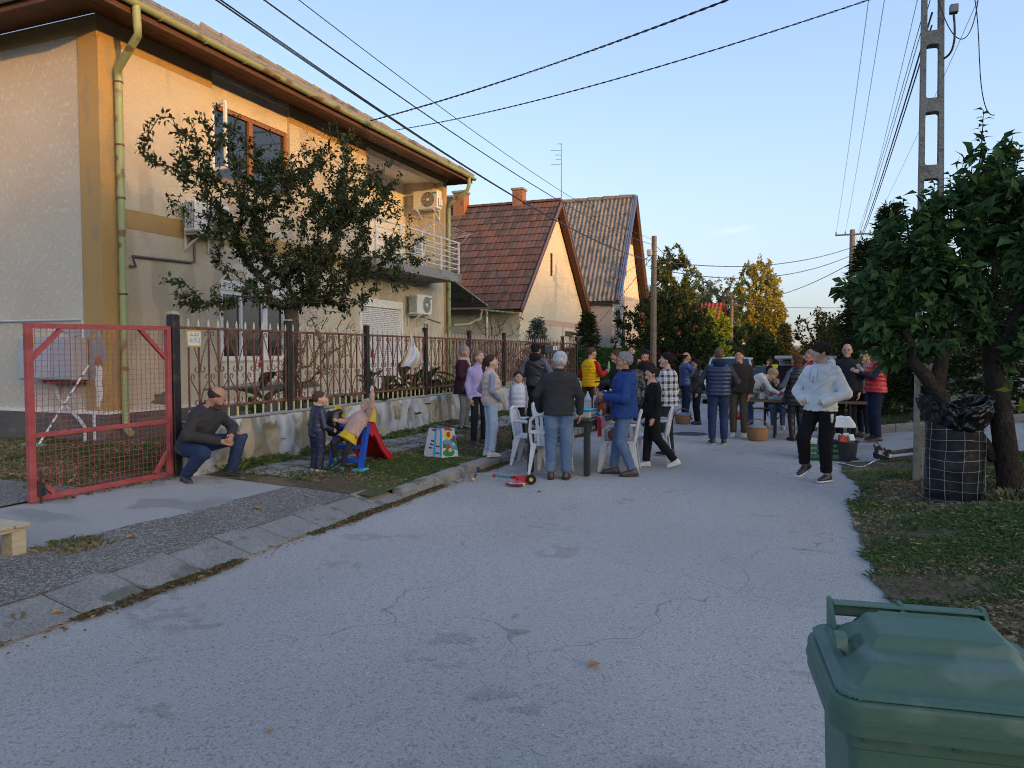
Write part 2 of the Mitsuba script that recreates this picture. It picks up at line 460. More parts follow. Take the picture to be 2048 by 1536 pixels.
def sheet(xs, ys, zf, jit_left=None, jit_right=None):
    """ground sheet over x (0..1 columns mapped between left(y) and right(y)) and y"""
    ys = np.asarray(ys, float)
    l = xs[0](ys) if callable(xs[0]) else np.full(len(ys), xs[0])
    r = xs[1](ys) if callable(xs[1]) else np.full(len(ys), xs[1])
    n = xs[2]
    t = np.linspace(0, 1, n)
    X = l[:, None] * (1 - t) + r[:, None] * t
    Y = np.broadcast_to(ys[:, None], X.shape)
    Z = zf(X, Y)
    m, k = X.shape
    i, j = np.meshgrid(np.arange(m - 1), np.arange(k - 1), indexing='ij')
    q = np.stack([i * k + j, i * k + j + 1, (i + 1) * k + j + 1, (i + 1) * k + j], -1).reshape(-1, 4)
    return np.stack([X, Y, Z], -1).reshape(-1, 3), np.vstack([q[:, [0, 1, 2]], q[:, [0, 2, 3]]])


def n1(y, s, f, k=0):
    return s * (meshkit.fbm(np.stack([np.asarray(y) * f, 0 * y + k, 0 * y], -1), 3, k) - 0.5) * 2


def rough(X, Y, a, f, k=0):
    return a * (meshkit.fbm(np.stack([X * f, Y * f, 0 * X + k], -1), 3, k) - 0.5)


YN = np.concatenate([np.arange(-14, 22, 0.15), np.arange(22, 130, 2.0)])
ROAD_L, ROAD_R = -4.29, 0.60
# one far sheet out to the horizon, below everything else
far = np.concatenate([[-2500, -800, -200, -60], np.arange(-20, 140, 4.0), [160, 200, 260, 350, 700, 1500, 2600]])


def far_z(X, Y):
    z = ground_z(np.clip(Y, None, 140)) - 0.12
    return np.where(Y > 140, z - (Y - 140) * 0.012, z)


setting('ground', sheet((-2500, 2500, 60), far, far_z), 'm_soil')
setting('road', sheet((ROAD_L - 0.35, lambda y: ROAD_R + 0.02 + n1(y, 0.10, 0.9, 3) + n1(y, 0.05, 4.0, 5), 12), YN, lambda X, Y: ground_z(Y) - 0.0016 * (X + 1.9) ** 2), 'm_asphalt',
        'weathered grey asphalt street with cracks')


def verge_l(X, Y):
    t = np.clip((-4.4 - X) / 2.6, 0, 1)
    return ground_z(Y) + 0.105 + 0.090 * t + rough(X, Y, 0.03, 1.6, 4) * np.clip((Y - 6.9) * 1.5, 0, 1)


YV = np.concatenate([np.arange(6.97, 22, 0.15), np.arange(22, 125, 2.0)])
setting('verge', sheet((-7.12, -4.40, 22), YV, verge_l), 'm_soil', 'grass verge strewn with leaves before the fence wall')


def yard_z(X, Y):
    return ground_z(Y) * 0.9 + 0.20 + rough(X, Y, 0.02, 1.2, 9)


setting('yard', sheet((-60, -7.1, 40), np.concatenate([np.arange(-30, 30, 0.6), np.arange(30, 120, 3)]), yard_z), 'm_soil', 'front yard soil between fence and houses')
setting('yard_gravel', sheet((-12.5, lambda y: -7.08 + 0 * y, 16), np.arange(-6, 5.9, 0.25), lambda X, Y: yard_z(X, Y) + 0.016), 'm_gravel', 'gravel drive inside the gate')
YD = np.arange(-12, 7.0, 0.12)
setting('driveway', sheet((-7.1, -4.62, 12), np.append(YD, 7.0), lambda X, Y: 0.10 + np.clip((-4.7 - X) / 2.3, 0, 1) * 0.10), 'm_concrete', 'smooth concrete apron before the red gate')
YG = np.arange(-12, 7.50, 0.06)
setting('gravel_patch', sheet((lambda y: -5.52 + n1(y, 0.10, 0.7, 2) + n1(y, 0.03, 5, 6) + 0.35 * np.clip((y - 6.9) / 0.6, 0, 1), lambda y: -4.62 + 0 * y, 14), YG,
                              lambda X, Y: 0.106 + np.clip((-4.7 - X) / 2.3, 0, 1) * 0.10 + rough(X, Y, 0.012, 2, 1) + 0.004), 'm_gravel', 'exposed gravel strip between apron and kerb slabs')
setting('corner_soil', sheet((-5.3, -4.25, 10), np.arange(1.2, 3.0, 0.1), lambda X, Y: 0.02 + np.clip((-4.3 - X) / 0.8, 0, 1) * 0.11 + rough(X, Y, 0.05, 3, 8)), 'm_soil')

# right-hand bank and the drive that climbs through it


def bank(X, Y):
    t = np.clip(X - 0.56, 0, None)
    return ground_z(Y) + 0.005 + np.where(t < 5.5, 0.125 * t, 0.6875 + 0.03 * (t - 5.5)) + rough(X, Y, 0.05, 1.3, 6) * np.clip(t * 3, 0, 1)


DR0, DR1 = 12.25, 16.15
edge = lambda y: ROAD_R - 0.10 + n1(y, 0.16, 0.9, 3) + n1(y, 0.09, 3.1, 7)
setting('grass_bank', sheet((edge, 30.0, 70), np.arange(-14, DR0 + 0.01, 0.15), bank), 'm_soil', 'dry grass bank along the right side of the road')
setting('grass_bank', sheet((lambda y: ROAD_R + 0.02 + n1(y, 0.05, 0.9, 3), 30.0, 60), np.concatenate([np.arange(DR1 + 0.16, 24, 0.2), np.arange(24, 125, 2.5)]), bank), 'm_soil', 'grass bank beyond the concrete drive')
setting('drive_base', sheet((ROAD_R - 0.04, 9.0, 24), np.arange(DR0 - 0.05, DR1 + 0.21, 0.42), lambda X, Y: bank(X, Y) * 0 + 0.125 * np.clip(X - 0.56, 0, 5.5) - 0.045), 'm_soil')
dk = labels['driveway_slabs'] = {'kind': 'structure', 'label': 'concrete slab drive climbing to the right'}
for i, (x0, x1) in enumerate([(0.60, 1.12), (1.14, 2.35), (2.37, 3.58), (3.60, 4.81), (4.83, 6.04)]):
    for j, (y0, y1) in enumerate([(12.22, 13.48), (13.5, 14.78), (14.8, 16.12)]):
        zz = lambda x: 0.125 * (x - 0.56)
        e = rng.uniform(-0.004, 0.004, 4)
        P = [[x, y, zz(x) + dz] for x, y, dz in ((x0, y0, e[0]), (x1, y0, e[1]), (x1, y1, e[2]), (x0, y1, e[3]))]
        part('driveway_slabs', 'slab', hull(P + [[p[0], p[1], p[2] - 0.09] for p in P]), 'm_concrete')
for k in range(6):
    x0, x1 = 0.62 + k * 0.95, 0.62 + (k + 1) * 0.95 - 0.012
    lo = [[x, y, 0.125 * (x - 0.56) + z] for x in (x0, x1) for y, z in ((16.14, -0.1), (16.14, 0.12), (16.17, 0.14), (16.28, 0.15), (16.28, -0.1))]
    part('driveway_slabs', 'kerb_stone', hull(lo), 'm_kerb')

# kerb: sloped slabs at the drive, upright stones beyond
labels['kerb'] = {'kind': 'structure', 'label': 'old concrete kerb of sloped slabs and upright stones'}
y = 2.86
while y < 7.35:
    L = 0.49 + rng.uniform(-0.015, 0.015)
    a, b, c, d = rng.uniform(-0.012, 0.012, 4)
    P = [[-4.27 + a, y, 0.012], [-4.27 + b, y + L, 0.012], [-4.66, y + L, 0.112 + c], [-4.66, y, 0.112 + d]]
    Q = []
    ctr = np.mean(P, 0)
    for p in P:
        p = np.array(p); Q += [p + (ctr - p) * 0.03 + [0, 0, 0.004], p + [0, 0, -0.008], p + [0, 0, -0.1]]
    part('kerb', 'slab', hull(Q), 'm_kerb')
    y += L + 0.018
y = 7.42
while y < 40:
    L = rng.choice([0.24, 0.26, 0.5, 0.78]) if y < 20 else 1.0
    a, b, h = rng.uniform(-0.02, 0.02), rng.uniform(-0.02, 0.02), 0.125 + rng.uniform(-0.015, 0.015)
    P = []
    zc = ground_z(y)
    for yy, o in ((y, a), (y + L, b)):
        for x, z in ((-4.28, -0.08), (-4.29, h - 0.05), (-4.315, h - 0.012), (-4.36, h), (-4.42, h), (-4.44, -0.08)):
            P.append([x + o, yy, z + zc])
    if y < 2.7 or y > 7.3:
        part('kerb', 'kerb_stone', hull(P), 'm_kerb')
    y += L + 0.012
for y0, y1 in ((1.2, 1.95), (1.97, 2.72)):
    part('kerb', 'kerb_stone', hull([[x, y, z] for y in (y0, y1) for x, z in ((-4.40, -0.05), (-4.41, 0.07), (-4.44, 0.105), (-4.52, 0.11), (-4.55, -0.05))]), 'm_kerb')

# uneven flagstone footpath by the fence wall
labels['footpath'] = {'kind': 'structure', 'label': 'sunken footpath of uneven concrete flags in the verge'}
y = 7.35
while y < 23:
    L = rng.uniform(0.42, 0.95)
    for x0, x1 in ((-6.62, -6.2), (-6.18, -5.78)):
        if rng.random() < 0.3: continue
        e = rng.uniform(-0.018, 0.016, 4); o = rng.uniform(-0.03, 0.03, 8)
        P = []
        for k, (x, yy) in enumerate(((x0, y), (x1, y), (x1, y + L), (x0, y + L))):
            z = verge_l(np.array(x), np.array(yy)) + 0.012 + e[k]
            P += [[x + o[k], yy + o[k + 4], z], [x + o[k], yy + o[k + 4], z - 0.08]]
        part('footpath', 'flagstone', hull(P), 'm_kerb')
    y += L + 0.03
# round iron manhole patch
single('manhole_cover', xf(lathe([(0, 0.012), (0.30, 0.012), (0.31, 0.009), (0.34, 0.009), (0.345, 0.0)], 28), t=(-2.25, 15.5, -0.002)), 'm_matt', 'dark round manhole cover set in the asphalt beside the navy vest man', 'manhole cover', color=(0.05, 0.05, 0.052))
# far hill at the end of the street
hx = np.linspace(-400, 700, 70)


def hill(u, v):
    X = -420 + u * 1200
    h = 30 + 14 * meshkit.fbm(np.stack([u * 6, u * 0, u * 0], -1), 4, 2)
    return np.stack([X, 900 + 260 * v, -34 + h * np.sin(np.pi * np.clip(v * 0.5 + 0.02, 0, 0.5)) * 1.2], -1)


setting('hills', grid(70, 8, hill), 'm_hill', 'low blue wooded hill beyond the end of the street')

# ---------------------------------------------------------------- two-storey house, number 30
HX, HY0, HY1, HZ = -10.55, 8.81, 21.08, 7.02
h1 = thing('house', 'two storey ochre and cream rendered house with green gutters and number 30', 'house')


def wall_x(x, y0, y1, z0, z1, holes, th=0.3):
    """upright wall facing +x with rectangular holes [(y0,y1,z0,z1)]"""
    ys = sorted({y0, y1, *[h[0] for h in holes], *[h[1] for h in holes]})
    out = []
    for a, b in zip(ys[:-1], ys[1:]):
        hs = sorted([h for h in holes if h[0] <= a + 1e-6 and h[1] >= b - 1e-6], key=lambda h: h[2])
        z = z0
        for h in hs:
            if h[2] > z: out.append(box([x - th, a, z], [x, b, h[2]]))
            z = h[3]
        if z < z1: out.append(box([x - th, a, z], [x, b, z1]))
    return cat(out)


WIN_UP = (11.25, 13.52, 4.98, 6.92)
WIN_GF = (11.37, 13.29, 1.50, 3.06)
WIN_SH = (16.19, 18.32, 0.72, 3.04)
LOG = (16.58, 20.86, 3.95, 6.86)
part(h1, 'wall', wall_x(HX, HY0, HY1, 0.0, HZ, [WIN_UP, WIN_GF, WIN_SH, LOG]), 'm_render', label='cream rendered street front')
part(h1, 'wall', box([-20.5, HY0, 0.0], [HX - 0.30, HY0 + 0.3, HZ]), 'm_sidewall', label='side wall with flaking white paint')
part(h1, 'wall', box([-20.5, HY1 - 0.3, 0.0], [HX - 0.30, HY1, HZ]), 'm_render')
# ochre bands, 7 mm proud
P = 0.007
part(h1, 'trim_band', box([HX + 0.0005, HY0 - 0.02, 0.72], [HX + 0.02, HY0 + 0.40, 6.62]), 'm_ochre')
part(h1, 'trim_band', box([-10.98, HY0 - 0.02, 0.72], [HX + 0.0003, HY0 - 0.0005, 6.74]), 'm_ochre')
for a, b in ((HY0, WIN_UP[0]), (WIN_UP[1], LOG[0])): part(h1, 'trim_band', box([HX + 0.0005, a, 6.625], [HX + P, b, HZ]), 'm_ochre')
part(h1, 'trim_band', box([HX + 0.0005, LOG[0] + 0.002, LOG[3]], [HX + P + 0.003, HY1, HZ]), 'm_ochre')
part(h1, 'trim_band', box([-20.5, HY0 - P, 6.745], [HX + 0.0003, HY0 - 0.0005, HZ]), 'm_ochre')
part(h1, 'trim_band', box([HX + 0.0005, HY0 + 0.402, 3.72], [HX + P, WIN_SH[0] - 0.8, 4.04]), 'm_ochre')
part(h1, 'trim_band', box([HX + 0.0005, LOG[1], 4.0], [HX + P, HY1, LOG[3] - 0.002]), 'm_ochre')
part(h1, 'trim_band', box([HX + 0.0005, HY1 - 0.22, 0.72], [HX + P, HY1, 3.9]), 'm_ochre')
# plinth
part(h1, 'plinth', cat([box([HX + 0.001, HY0 - 0.035, 0.0], [HX + 0.035, HY1, 0.66]), box([-20.5, HY0 - 0.035, 0.0], [HX, HY0 - 0.001, 0.66])]), 'm_plinth')
part(h1, 'plinth_line', cat([box([HX + 0.001, HY0 - 0.04, 0.662], [HX + 0.04, HY1, 0.715]), box([-20.5, HY0 - 0.04, 0.662], [HX, HY0 - 0.001, 0.715]),
                             box([-12.2, HY0 - 0.045, 0.2], [-12.15, HY0 - 0.036, 0.66]), box([-10.80, HY0 - 0.045, 0.24], [-10.74, HY0 - 0.036, 0.66])]), 'm_whitewall')
# bare patches by the corner: fallen render down to grey and brick
def patch(y_or_x, poly, d, onx=True):
    m = prism(poly, 0, d)
    return frame2(m, (HX + 0.0205, 0, 0) if onx else (0, HY0 - 0.0205, 0), (0, 1, 0) if onx else (1, 0, 0), (0, 0, 1), (1, 0, 0) if onx else (0, -1, 0))


def blob(cx, cz, w, h, seed, n=34):
    r = np.random.default_rng(seed); a = np.arange(n) * 2 * np.pi / n
    k = 1 + 0.22 * np.sin(2 * a + r.random() * 6) + 0.16 * np.sin(5 * a + r.random() * 6) + r.uniform(-0.10, 0.10, n)
    return np.stack([cx + w * k * np.cos(a), cz + h * k * np.sin(a)], 1)


part(h1, 'bare_patch', patch(0, blob(-10.70, 1.60, 0.17, 0.42, 3), 0.006, False), 'm_greywall', label='grey patch where the corner render has fallen off')
part(h1, 'bare_patch', patch(0, blob(-10.66, 1.18, 0.09, 0.32, 5), 0.010, False), 'm_whitewall')
part(h1, 'bare_patch', patch(0, blob(-11.1, 2.02, 0.32, 0.12, 8), 0.006, False), 'm_greywall')
part(h1, 'bare_brick', patch(0, blob(-10.66, 1.52, 0.07, 0.09, 11), 0.014, False), 'm_paint', color=(0.33, 0.13, 0.07))
part(h1, 'bare_patch', frame2(prism(blob(9.95, 0.86, 0.24, 0.09, 9), 0, 0.006), (HX + 0.0005, 0, 0), (0, 1, 0), (0, 0, 1), (1, 0, 0)), 'm_plinth')
part(h1, 'bare_patch', frame2(prism(blob(12.9, 0.95, 1.5, 0.10, 19), 0, 0.006), (HX + 0.0005, 0, 0), (0, 1, 0), (0, 0, 1), (1, 0, 0)), 'm_plinth')
part(h1, 'repair_patch', frame2(prism([(11.45, 0.98), (13.2, 0.98), (13.2, 1.45), (11.4, 1.45), (11.42, 1.2)], 0, 0.006), (HX + 0.0005, 0, 0), (0, 1, 0), (0, 0, 1), (1, 0, 0)), 'm_whitewall')
part(h1, 'repair_patch', frame2(prism(blob(12.4, 3.38, 0.75, 0.2, 21), 0, 0.006), (HX + 0.0005, 0, 0), (0, 1, 0), (0, 0, 1), (1, 0, 0)), 'm_whitewall')

# hipped corrugated roof
EX, EY0, EY1, EZ, SL = -9.74, 7.95, 21.32, 7.03, 0.60
APX = -15.2


def corrugated(O, U, V, N, L, vmax, wl=0.13, amp=0.018, course=1.15, lap=0.012, uper=6):
    """corrugated sheets: O origin at eave, U along eave, V up the slope, N normal; vmax(u) slope length"""
    nu = int(L / wl * uper)
    us = np.linspace(0, L, nu)
    vm = vmax(us)
    out = []
    k = 0
    while k * course < vm.max():
        v0, v1 = k * course - (0.08 if k else 0), (k + 1) * course
        a, b = np.minimum(v0, vm), np.minimum(v1, vm)
        w = amp * np.cos(us / wl * 2 * np.pi)
        rows = []
        for vv, dz in ((a, lap * 1.0), (b, 0.0)):
            rows.append(O + us[:, None] * U + vv[:, None] * V + (w + dz)[:, None] * N)
        lip = rows[0] - N * lap
        P = np.stack([lip, rows[0], rows[1]], 1).reshape(-1, 3)
        i, j = np.meshgrid(np.arange(nu - 1), np.arange(2), indexing='ij')
        q = np.stack([i * 3 + j, (i + 1) * 3 + j, (i + 1) * 3 + j + 1, i * 3 + j + 1], -1).reshape(-1, 4)
        q = q[(vm[q[:, 0] // 3] > v0) | (vm[q[:, 1] // 3] > v0)]
        out.append((P, np.vstack([q[:, [0, 1, 2]], q[:, [0, 2, 3]]])))
        k += 1
    return cat(out)


c = math.sqrt(1 + SL * SL)
half = (EY1 - EY0) / 2
run = EX - APX
# street slope, near hip slope and far hip slope of the same pitch
part(h1, 'roof', corrugated(np.array([EX, EY0, EZ]), np.array([0, 1.0, 0]), np.array([-1, 0, SL]) / c, np.array([SL, 0, 1]) / c, EY1 - EY0,
                            lambda u: np.minimum(np.minimum(u, EY1 - EY0 - u), run) * c), 'm_asbestos', smooth=True, label='grey corrugated sheet roof slope')
part(h1, 'roof', corrugated(np.array([EX - 2 * run, EY0, EZ]), np.array([1.0, 0, 0]), np.array([0, 1, SL]) / c, np.array([0, -SL, 1]) / c, 2 * run,
                            lambda u: np.minimum(u, 2 * run - u) * c), 'm_asbestos', smooth=True)
part(h1, 'roof', corrugated(np.array([EX, EY1, EZ]), np.array([-1.0, 0, 0]), np.array([0, -1, SL]) / c, np.array([0, SL, 1]) / c, 2 * run,
                            lambda u: np.minimum(u, 2 * run - u) * c), 'm_asbestos', smooth=True)
for a, b in (((EX, EY1, EZ), (APX, EY1 - run, EZ + SL * run)), ((EX, EY0, EZ), (APX, EY0 + run, EZ + SL * run))):
    a, b = np.array(a), np.array(b)
    n = 16
    for k in range(n):
        p, q = a + (b - a) * k / n, a + (b - a) * (k + 1.06) / n
        part(h1, 'ridge_cap', tube([p + [0, 0, 0.03], q + [0, 0, 0.05]], [0.075, 0.085], 8), 'm_asbestos', smooth=40)
# fascia, soffit and rafters in brown wood
part(h1, 'soffit', cat([box([HX + 0.012, EY0 + 0.05, HZ + 0.003], [EX - 0.02, EY1 - 0.03, HZ + 0.02]), box([-20.5, EY0 + 0.05, HZ + 0.003], [HX + 0.010, HY0 - 0.012, HZ + 0.02])]), 'm_wood')
part(h1, 'fascia', box([EX - 0.05, EY0 + 0.02, HZ - 0.16], [EX - 0.022, EY1 - 0.03, HZ + 0.0]), 'm_wood')
part(h1, 'fascia', box([-20.5, EY0 + 0.02, HZ - 0.16], [EX - 0.055, EY0 + 0.048, HZ + 0.0]), 'm_wood')
part(h1, 'fascia', box([-20.5, EY1 - 0.06, HZ - 0.16], [EX - 0.055, EY1 - 0.032, HZ + 0.0]), 'm_wood')
for k in range(5):
    part(h1, 'soffit_board', box([HX + 0.012 + k * 0.148, EY0 + 0.06, HZ - 0.022 - 0.003 * (k % 2)], [HX + 0.152 + k * 0.148, EY1 - 0.06, HZ - 0.002]), 'm_wood')


def half_gutter(a, b, r=0.075):
    a, b = np.array(a, float), np.array(b, float)
    t = unit(b - a); s = unit(np.cross(t, [0, 0, 1])); n = 9
    ang = np.linspace(math.pi, 2 * math.pi, n)
    prof = [s * math.cos(x) * r + np.array([0, 0, math.sin(x) * r]) for x in ang] + [s * math.cos(x) * (r - 0.008) + np.array([0, 0, math.sin(x) * (r - 0.008)]) for x in ang[::-1]]
    k = len(prof)
    v = np.vstack([a + np.array(prof), b + np.array(prof)])
    f = []
    for i in range(k):
        j = (i + 1) % k
        f += [[i, j, k + j], [i, k + j, k + i]]
    return v, np.array(f)


g1 = part(h1, 'gutter', half_gutter((EX + 0.055, EY0 - 0.05, EZ - 0.0), (EX + 0.055, EY1 - 0.05, EZ - 0.03)), 'm_gutter', smooth=40, label='green painted rusty gutter along the street eave')
part(h1, 'gutter', half_gutter((-20.5, EY0 - 0.055, EZ - 0.0), (EX + 0.055, EY0 - 0.055, EZ - 0.02)), 'm_gutter2', smooth=40, label='grey gutter along the side eave')
for k in range(14):
    yy = EY0 + 0.35 + k * 0.95
    part(h1, 'gutter_bracket', tube([[EX + 0.055 + 0.08 * math.cos(a), yy, EZ - 0.01 + 0.08 * math.sin(a)] for a in np.linspace(math.pi, 2 * math.pi, 8)], 0.012, 5), 'm_gutter')
dp = tube([[EX + 0.05, 8.78, EZ - 0.05], [EX + 0.05, 8.80, EZ - 0.34], [EX + 0.02, 8.84, EZ - 0.46], [HX + 0.17, 9.04, EZ - 0.82], [HX + 0.12, 9.08, EZ - 0.98], [HX + 0.12, 9.08, 4.2]], 0.062, 10)
part(h1, 'downpipe', cat([dp, tube([[HX + 0.12, 9.08, 4.22], [HX + 0.12, 9.08, 0.72], [HX + 0.12, 9.08, 0.50], [HX + 0.16, 9.04, 0.42], [HX + 0.34, 8.98, 0.36]], 0.058, 10)]), 'm_gutter', smooth=40, label='green downpipe at the near corner')
for z in (6.0, 5.0, 4.15, 2.6):
    part(h1, 'pipe_clip', xf(lathe([(0.064, 0), (0.072, 0.004), (0.072, 0.028), (0.064, 0.032)], 12), t=(HX + 0.12, 9.08, z)), 'm_rust')
part(h1, 'downpipe', tube([[EX + 0.04, 20.9, EZ - 0.06], [EX + 0.04, 20.9, EZ - 0.32], [EX - 0.05, 20.95, EZ - 0.45], [HX + 0.16, 21.0, EZ - 0.80], [HX + 0.10, 21.02, EZ - 1.0], [HX + 0.10, 21.02, 0.5]], 0.058, 10), 'm_gutter', smooth=40, label='green downpipe at the far corner')

# upper window in its lit reveal
wu = part(h1, 'window', cat([box([HX - 0.16, WIN_UP[0], WIN_UP[2]], [HX - 0.08, WIN_UP[0] + 0.07, 6.40]), box([HX - 0.16, WIN_UP[1] - 0.07, WIN_UP[2]], [HX - 0.08, WIN_UP[1], 6.40]),
                             box([HX - 0.16, WIN_UP[0] + 0.07, 6.32], [HX - 0.08, WIN_UP[1] - 0.07, 6.40]), box([HX - 0.16, WIN_UP[0] + 0.07, WIN_UP[2]], [HX - 0.08, WIN_UP[1] - 0.07, WIN_UP[2] + 0.08]),
                             box([HX - 0.155, 12.33, WIN_UP[2] + 0.08], [HX - 0.075, 12.45, 6.32])]), 'm_woodframe', label='brown wooden upper window')
part(h1, 'reveal_panel', box([HX - 0.20, WIN_UP[0], 6.402], [HX - 0.06, WIN_UP[1], WIN_UP[3]]), 'm_cream')
for a, b in ((WIN_UP[0] + 0.07, 12.33), (12.45, WIN_UP[1] - 0.07)):
    part(wu, 'pane', box([HX - 0.128, a, WIN_UP[2] + 0.08], [HX - 0.124, b, 6.32]), 'm_window')
    part(wu, 'curtain', grid(60, 2, lambda u, v, a=a, b=b: np.stack([HX - 0.24 + 0.022 * np.sin(u * 60), a + u * (b - a), 5.05 + 1.25 * v], -1)), 'm_cloth', smooth=True, color=(0.62, 0.62, 0.62))
part(h1, 'window_sill', box([HX - 0.2, WIN_UP[0] - 0.05, WIN_UP[2] - 0.06], [HX + 0.06, WIN_UP[1] + 0.05, WIN_UP[2] - 0.002]), 'm_concrete')
# white casement left open against the reveal
part(h1, 'open_casement', cat([bar([HX + 0.02, WIN_UP[0] - 0.02, 5.1], [HX + 0.02, WIN_UP[0] - 0.02, 6.3], 0.05, 0.05, (1, 0, 0)), bar([HX + 0.42, WIN_UP[0] - 0.12, 5.1], [HX + 0.42, WIN_UP[0] - 0.12, 6.3], 0.05, 0.05, (1, 0, 0)),
                               bar([HX + 0.02, WIN_UP[0] - 0.02, 6.3], [HX + 0.42, WIN_UP[0] - 0.12, 6.3], 0.05, 0.05), bar([HX + 0.02, WIN_UP[0] - 0.02, 5.1], [HX + 0.42, WIN_UP[0] - 0.12, 5.1], 0.05, 0.05)]), 'm_paint', color=(0.72, 0.73, 0.74))
# ground-floor window
a0, a1, z0, z1 = WIN_GF
wg = part(h1, 'window', cat([box([HX - 0.10, a0, z0], [HX + 0.012, a0 + 0.07, z1 - 0.19]), box([HX - 0.10, a1 - 0.07, z0], [HX + 0.012, a1, z1 - 0.19]), box([HX - 0.10, a0 + 0.07, z0], [HX + 0.012, a1 - 0.07, z0 + 0.09]),
                             box([HX - 0.10, a0 + 0.07, z1 - 0.27], [HX + 0.010, a1 - 0.07, z1 - 0.19]), box([HX - 0.09, 12.58, z0 + 0.09], [HX + 0.006, 12.72, z1 - 0.27]),
                             box([HX - 0.09, 11.93, z0 + 0.09], [HX + 0.003, 11.98, z1 - 0.27])]), 'm_paint', color=(0.74, 0.75, 0.76), label='white plastic ground floor window')
part(wg, 'shutter_box', box([HX - 0.14, a0, z1 - 0.188], [HX + 0.03, a1, z1]), 'm_paint', color=(0.70, 0.71, 0.72))
for a, b in ((a0 + 0.07, 11.93), (11.98, 12.58), (12.72, a1 - 0.07)):
    part(wg, 'pane', box([HX - 0.052, a, z0 + 0.09], [HX - 0.048, b, z1 - 0.27]), 'm_window')
    part(wg, 'curtain', grid(60, 2, lambda u, v, a=a, b=b: np.stack([HX - 0.18 + 0.02 * np.sin(u * 50), a + u * (b - a), 1.55 + 1.25 * v], -1)), 'm_cloth', smooth=True, color=(0.22, 0.22, 0.26))
# roller shutter
a0, a1, z0, z1 = WIN_SH
rs = part(h1, 'roller_shutter', cat([box([HX - 0.10, a0, z0], [HX + 0.02, a0 + 0.07, z1]), box([HX - 0.10, a1 - 0.07, z0], [HX + 0.02, a1, z1]), box([HX - 0.10, a0 + 0.07, z1 - 0.2], [HX + 0.022, a1 - 0.07, z1])]), 'm_paint', color=(0.74, 0.75, 0.76), label='closed white roller shutter')
k = 0
sl = hull([[x, y, z] for y in (a0 + 0.072, a1 - 0.072) for x, z in ((HX - 0.055, 0.003), (HX - 0.03, 0.010), (HX - 0.025, 0.025), (HX - 0.03, 0.04), (HX - 0.055, 0.047))])
slp = shape(sl, 'm_paint', color=(0.70, 0.71, 0.72))
while z0 + k * 0.05 < z1 - 0.21:
    put(rs, 'slat', slp, M4(t=(0, 0, z0 + k * 0.05))); k += 1
# loggia interior
part(h1, 'loggia_wall', cat([box([HX - 1.45, LOG[0], LOG[2]], [HX - 1.3, LOG[1], LOG[3] + 0.05]), box([HX - 1.3, LOG[0] - 0.15, LOG[2]], [HX - 0.301, LOG[0] - 0.001, LOG[3] + 0.05]),
                             box([HX - 1.3, LOG[1] + 0.001, LOG[2]], [HX - 0.301, LOG[1] + 0.21, LOG[3] + 0.05]), box([HX - 1.3, LOG[0], LOG[3] + 0.051], [HX - 0.301, LOG[1], LOG[3] + 0.16])]), 'm_whitewall')
part(h1, 'loggia_floor', box([HX - 1.3, LOG[0], LOG[2] - 0.15], [HX - 0.301, LOG[1], LOG[2]]), 'm_concrete')
ld = part(h1, 'balcony_door', cat([box([HX - 1.30, 17.0, LOG[2]], [HX - 1.24, 17.1, 6.2]), box([HX - 1.30, 18.3, LOG[2]], [HX - 1.24, 18.4, 6.2]), box([HX - 1.30, 17.1, 6.1], [HX - 1.24, 18.3, 6.2]),
                                   box([HX - 1.299, 17.66, LOG[2]], [HX - 1.25, 17.74, 6.1]), box([HX - 1.299, 17.1, LOG[2]], [HX - 1.26, 18.3, 4.35])]), 'm_woodframe', label='brown balcony door in the loggia')
for a, b in ((17.1, 17.66), (17.74, 18.3)):
    part(ld, 'pane', box([HX - 1.275, a, 4.35], [HX - 1.27, b, 6.1]), 'm_window')
# balcony slab and railing
BX = -9.58
part(h1, 'balcony_slab', cat([box([HX + 0.001, 15.4, 3.72], [BX, 20.02, 3.93]), box([BX + 0.0, 15.38, 3.70], [BX + 0.03, 20.05, 3.945])]), 'm_concrete', label='grey concrete balcony slab')
rb = [bar([BX - 0.03, 15.45, z], [BX - 0.03, 19.97, z], 0.03 if z < 4.7 else 0.045, 0.02 if z < 4.7 else 0.03) for z in (4.08, 4.22, 4.37, 4.52, 4.67, 4.85)]
rb += [bar([HX + 0.01, 19.97, z], [BX - 0.04, 19.97, z], 0.03, 0.02) for z in (4.08, 4.22, 4.37, 4.52, 4.67, 4.85)]
part(h1, 'railing', cat(rb), 'm_paint', color=(0.70, 0.70, 0.68), label='white balcony railing')
for yy in (15.45, 16.6, 17.72, 18.85, 19.97):
    part(h1, 'railing_post', box([BX - 0.052, yy - 0.022, 3.93], [BX - 0.008, yy + 0.022, 4.87]), 'm_paint', color=(0.70, 0.70, 0.68))
# house number
nm = meshkit.text_mesh('30', 0.20, 0.008)
part(h1, 'house_number', frame2((np.array(nm.vertices), np.array(nm.faces)), (HX + 0.008, 19.47, 2.30), (0, 1, 0), (0, 0, 1), (1, 0, 0)), 'm_paint', color=(0.02, 0.02, 0.02), label='black house number 30')
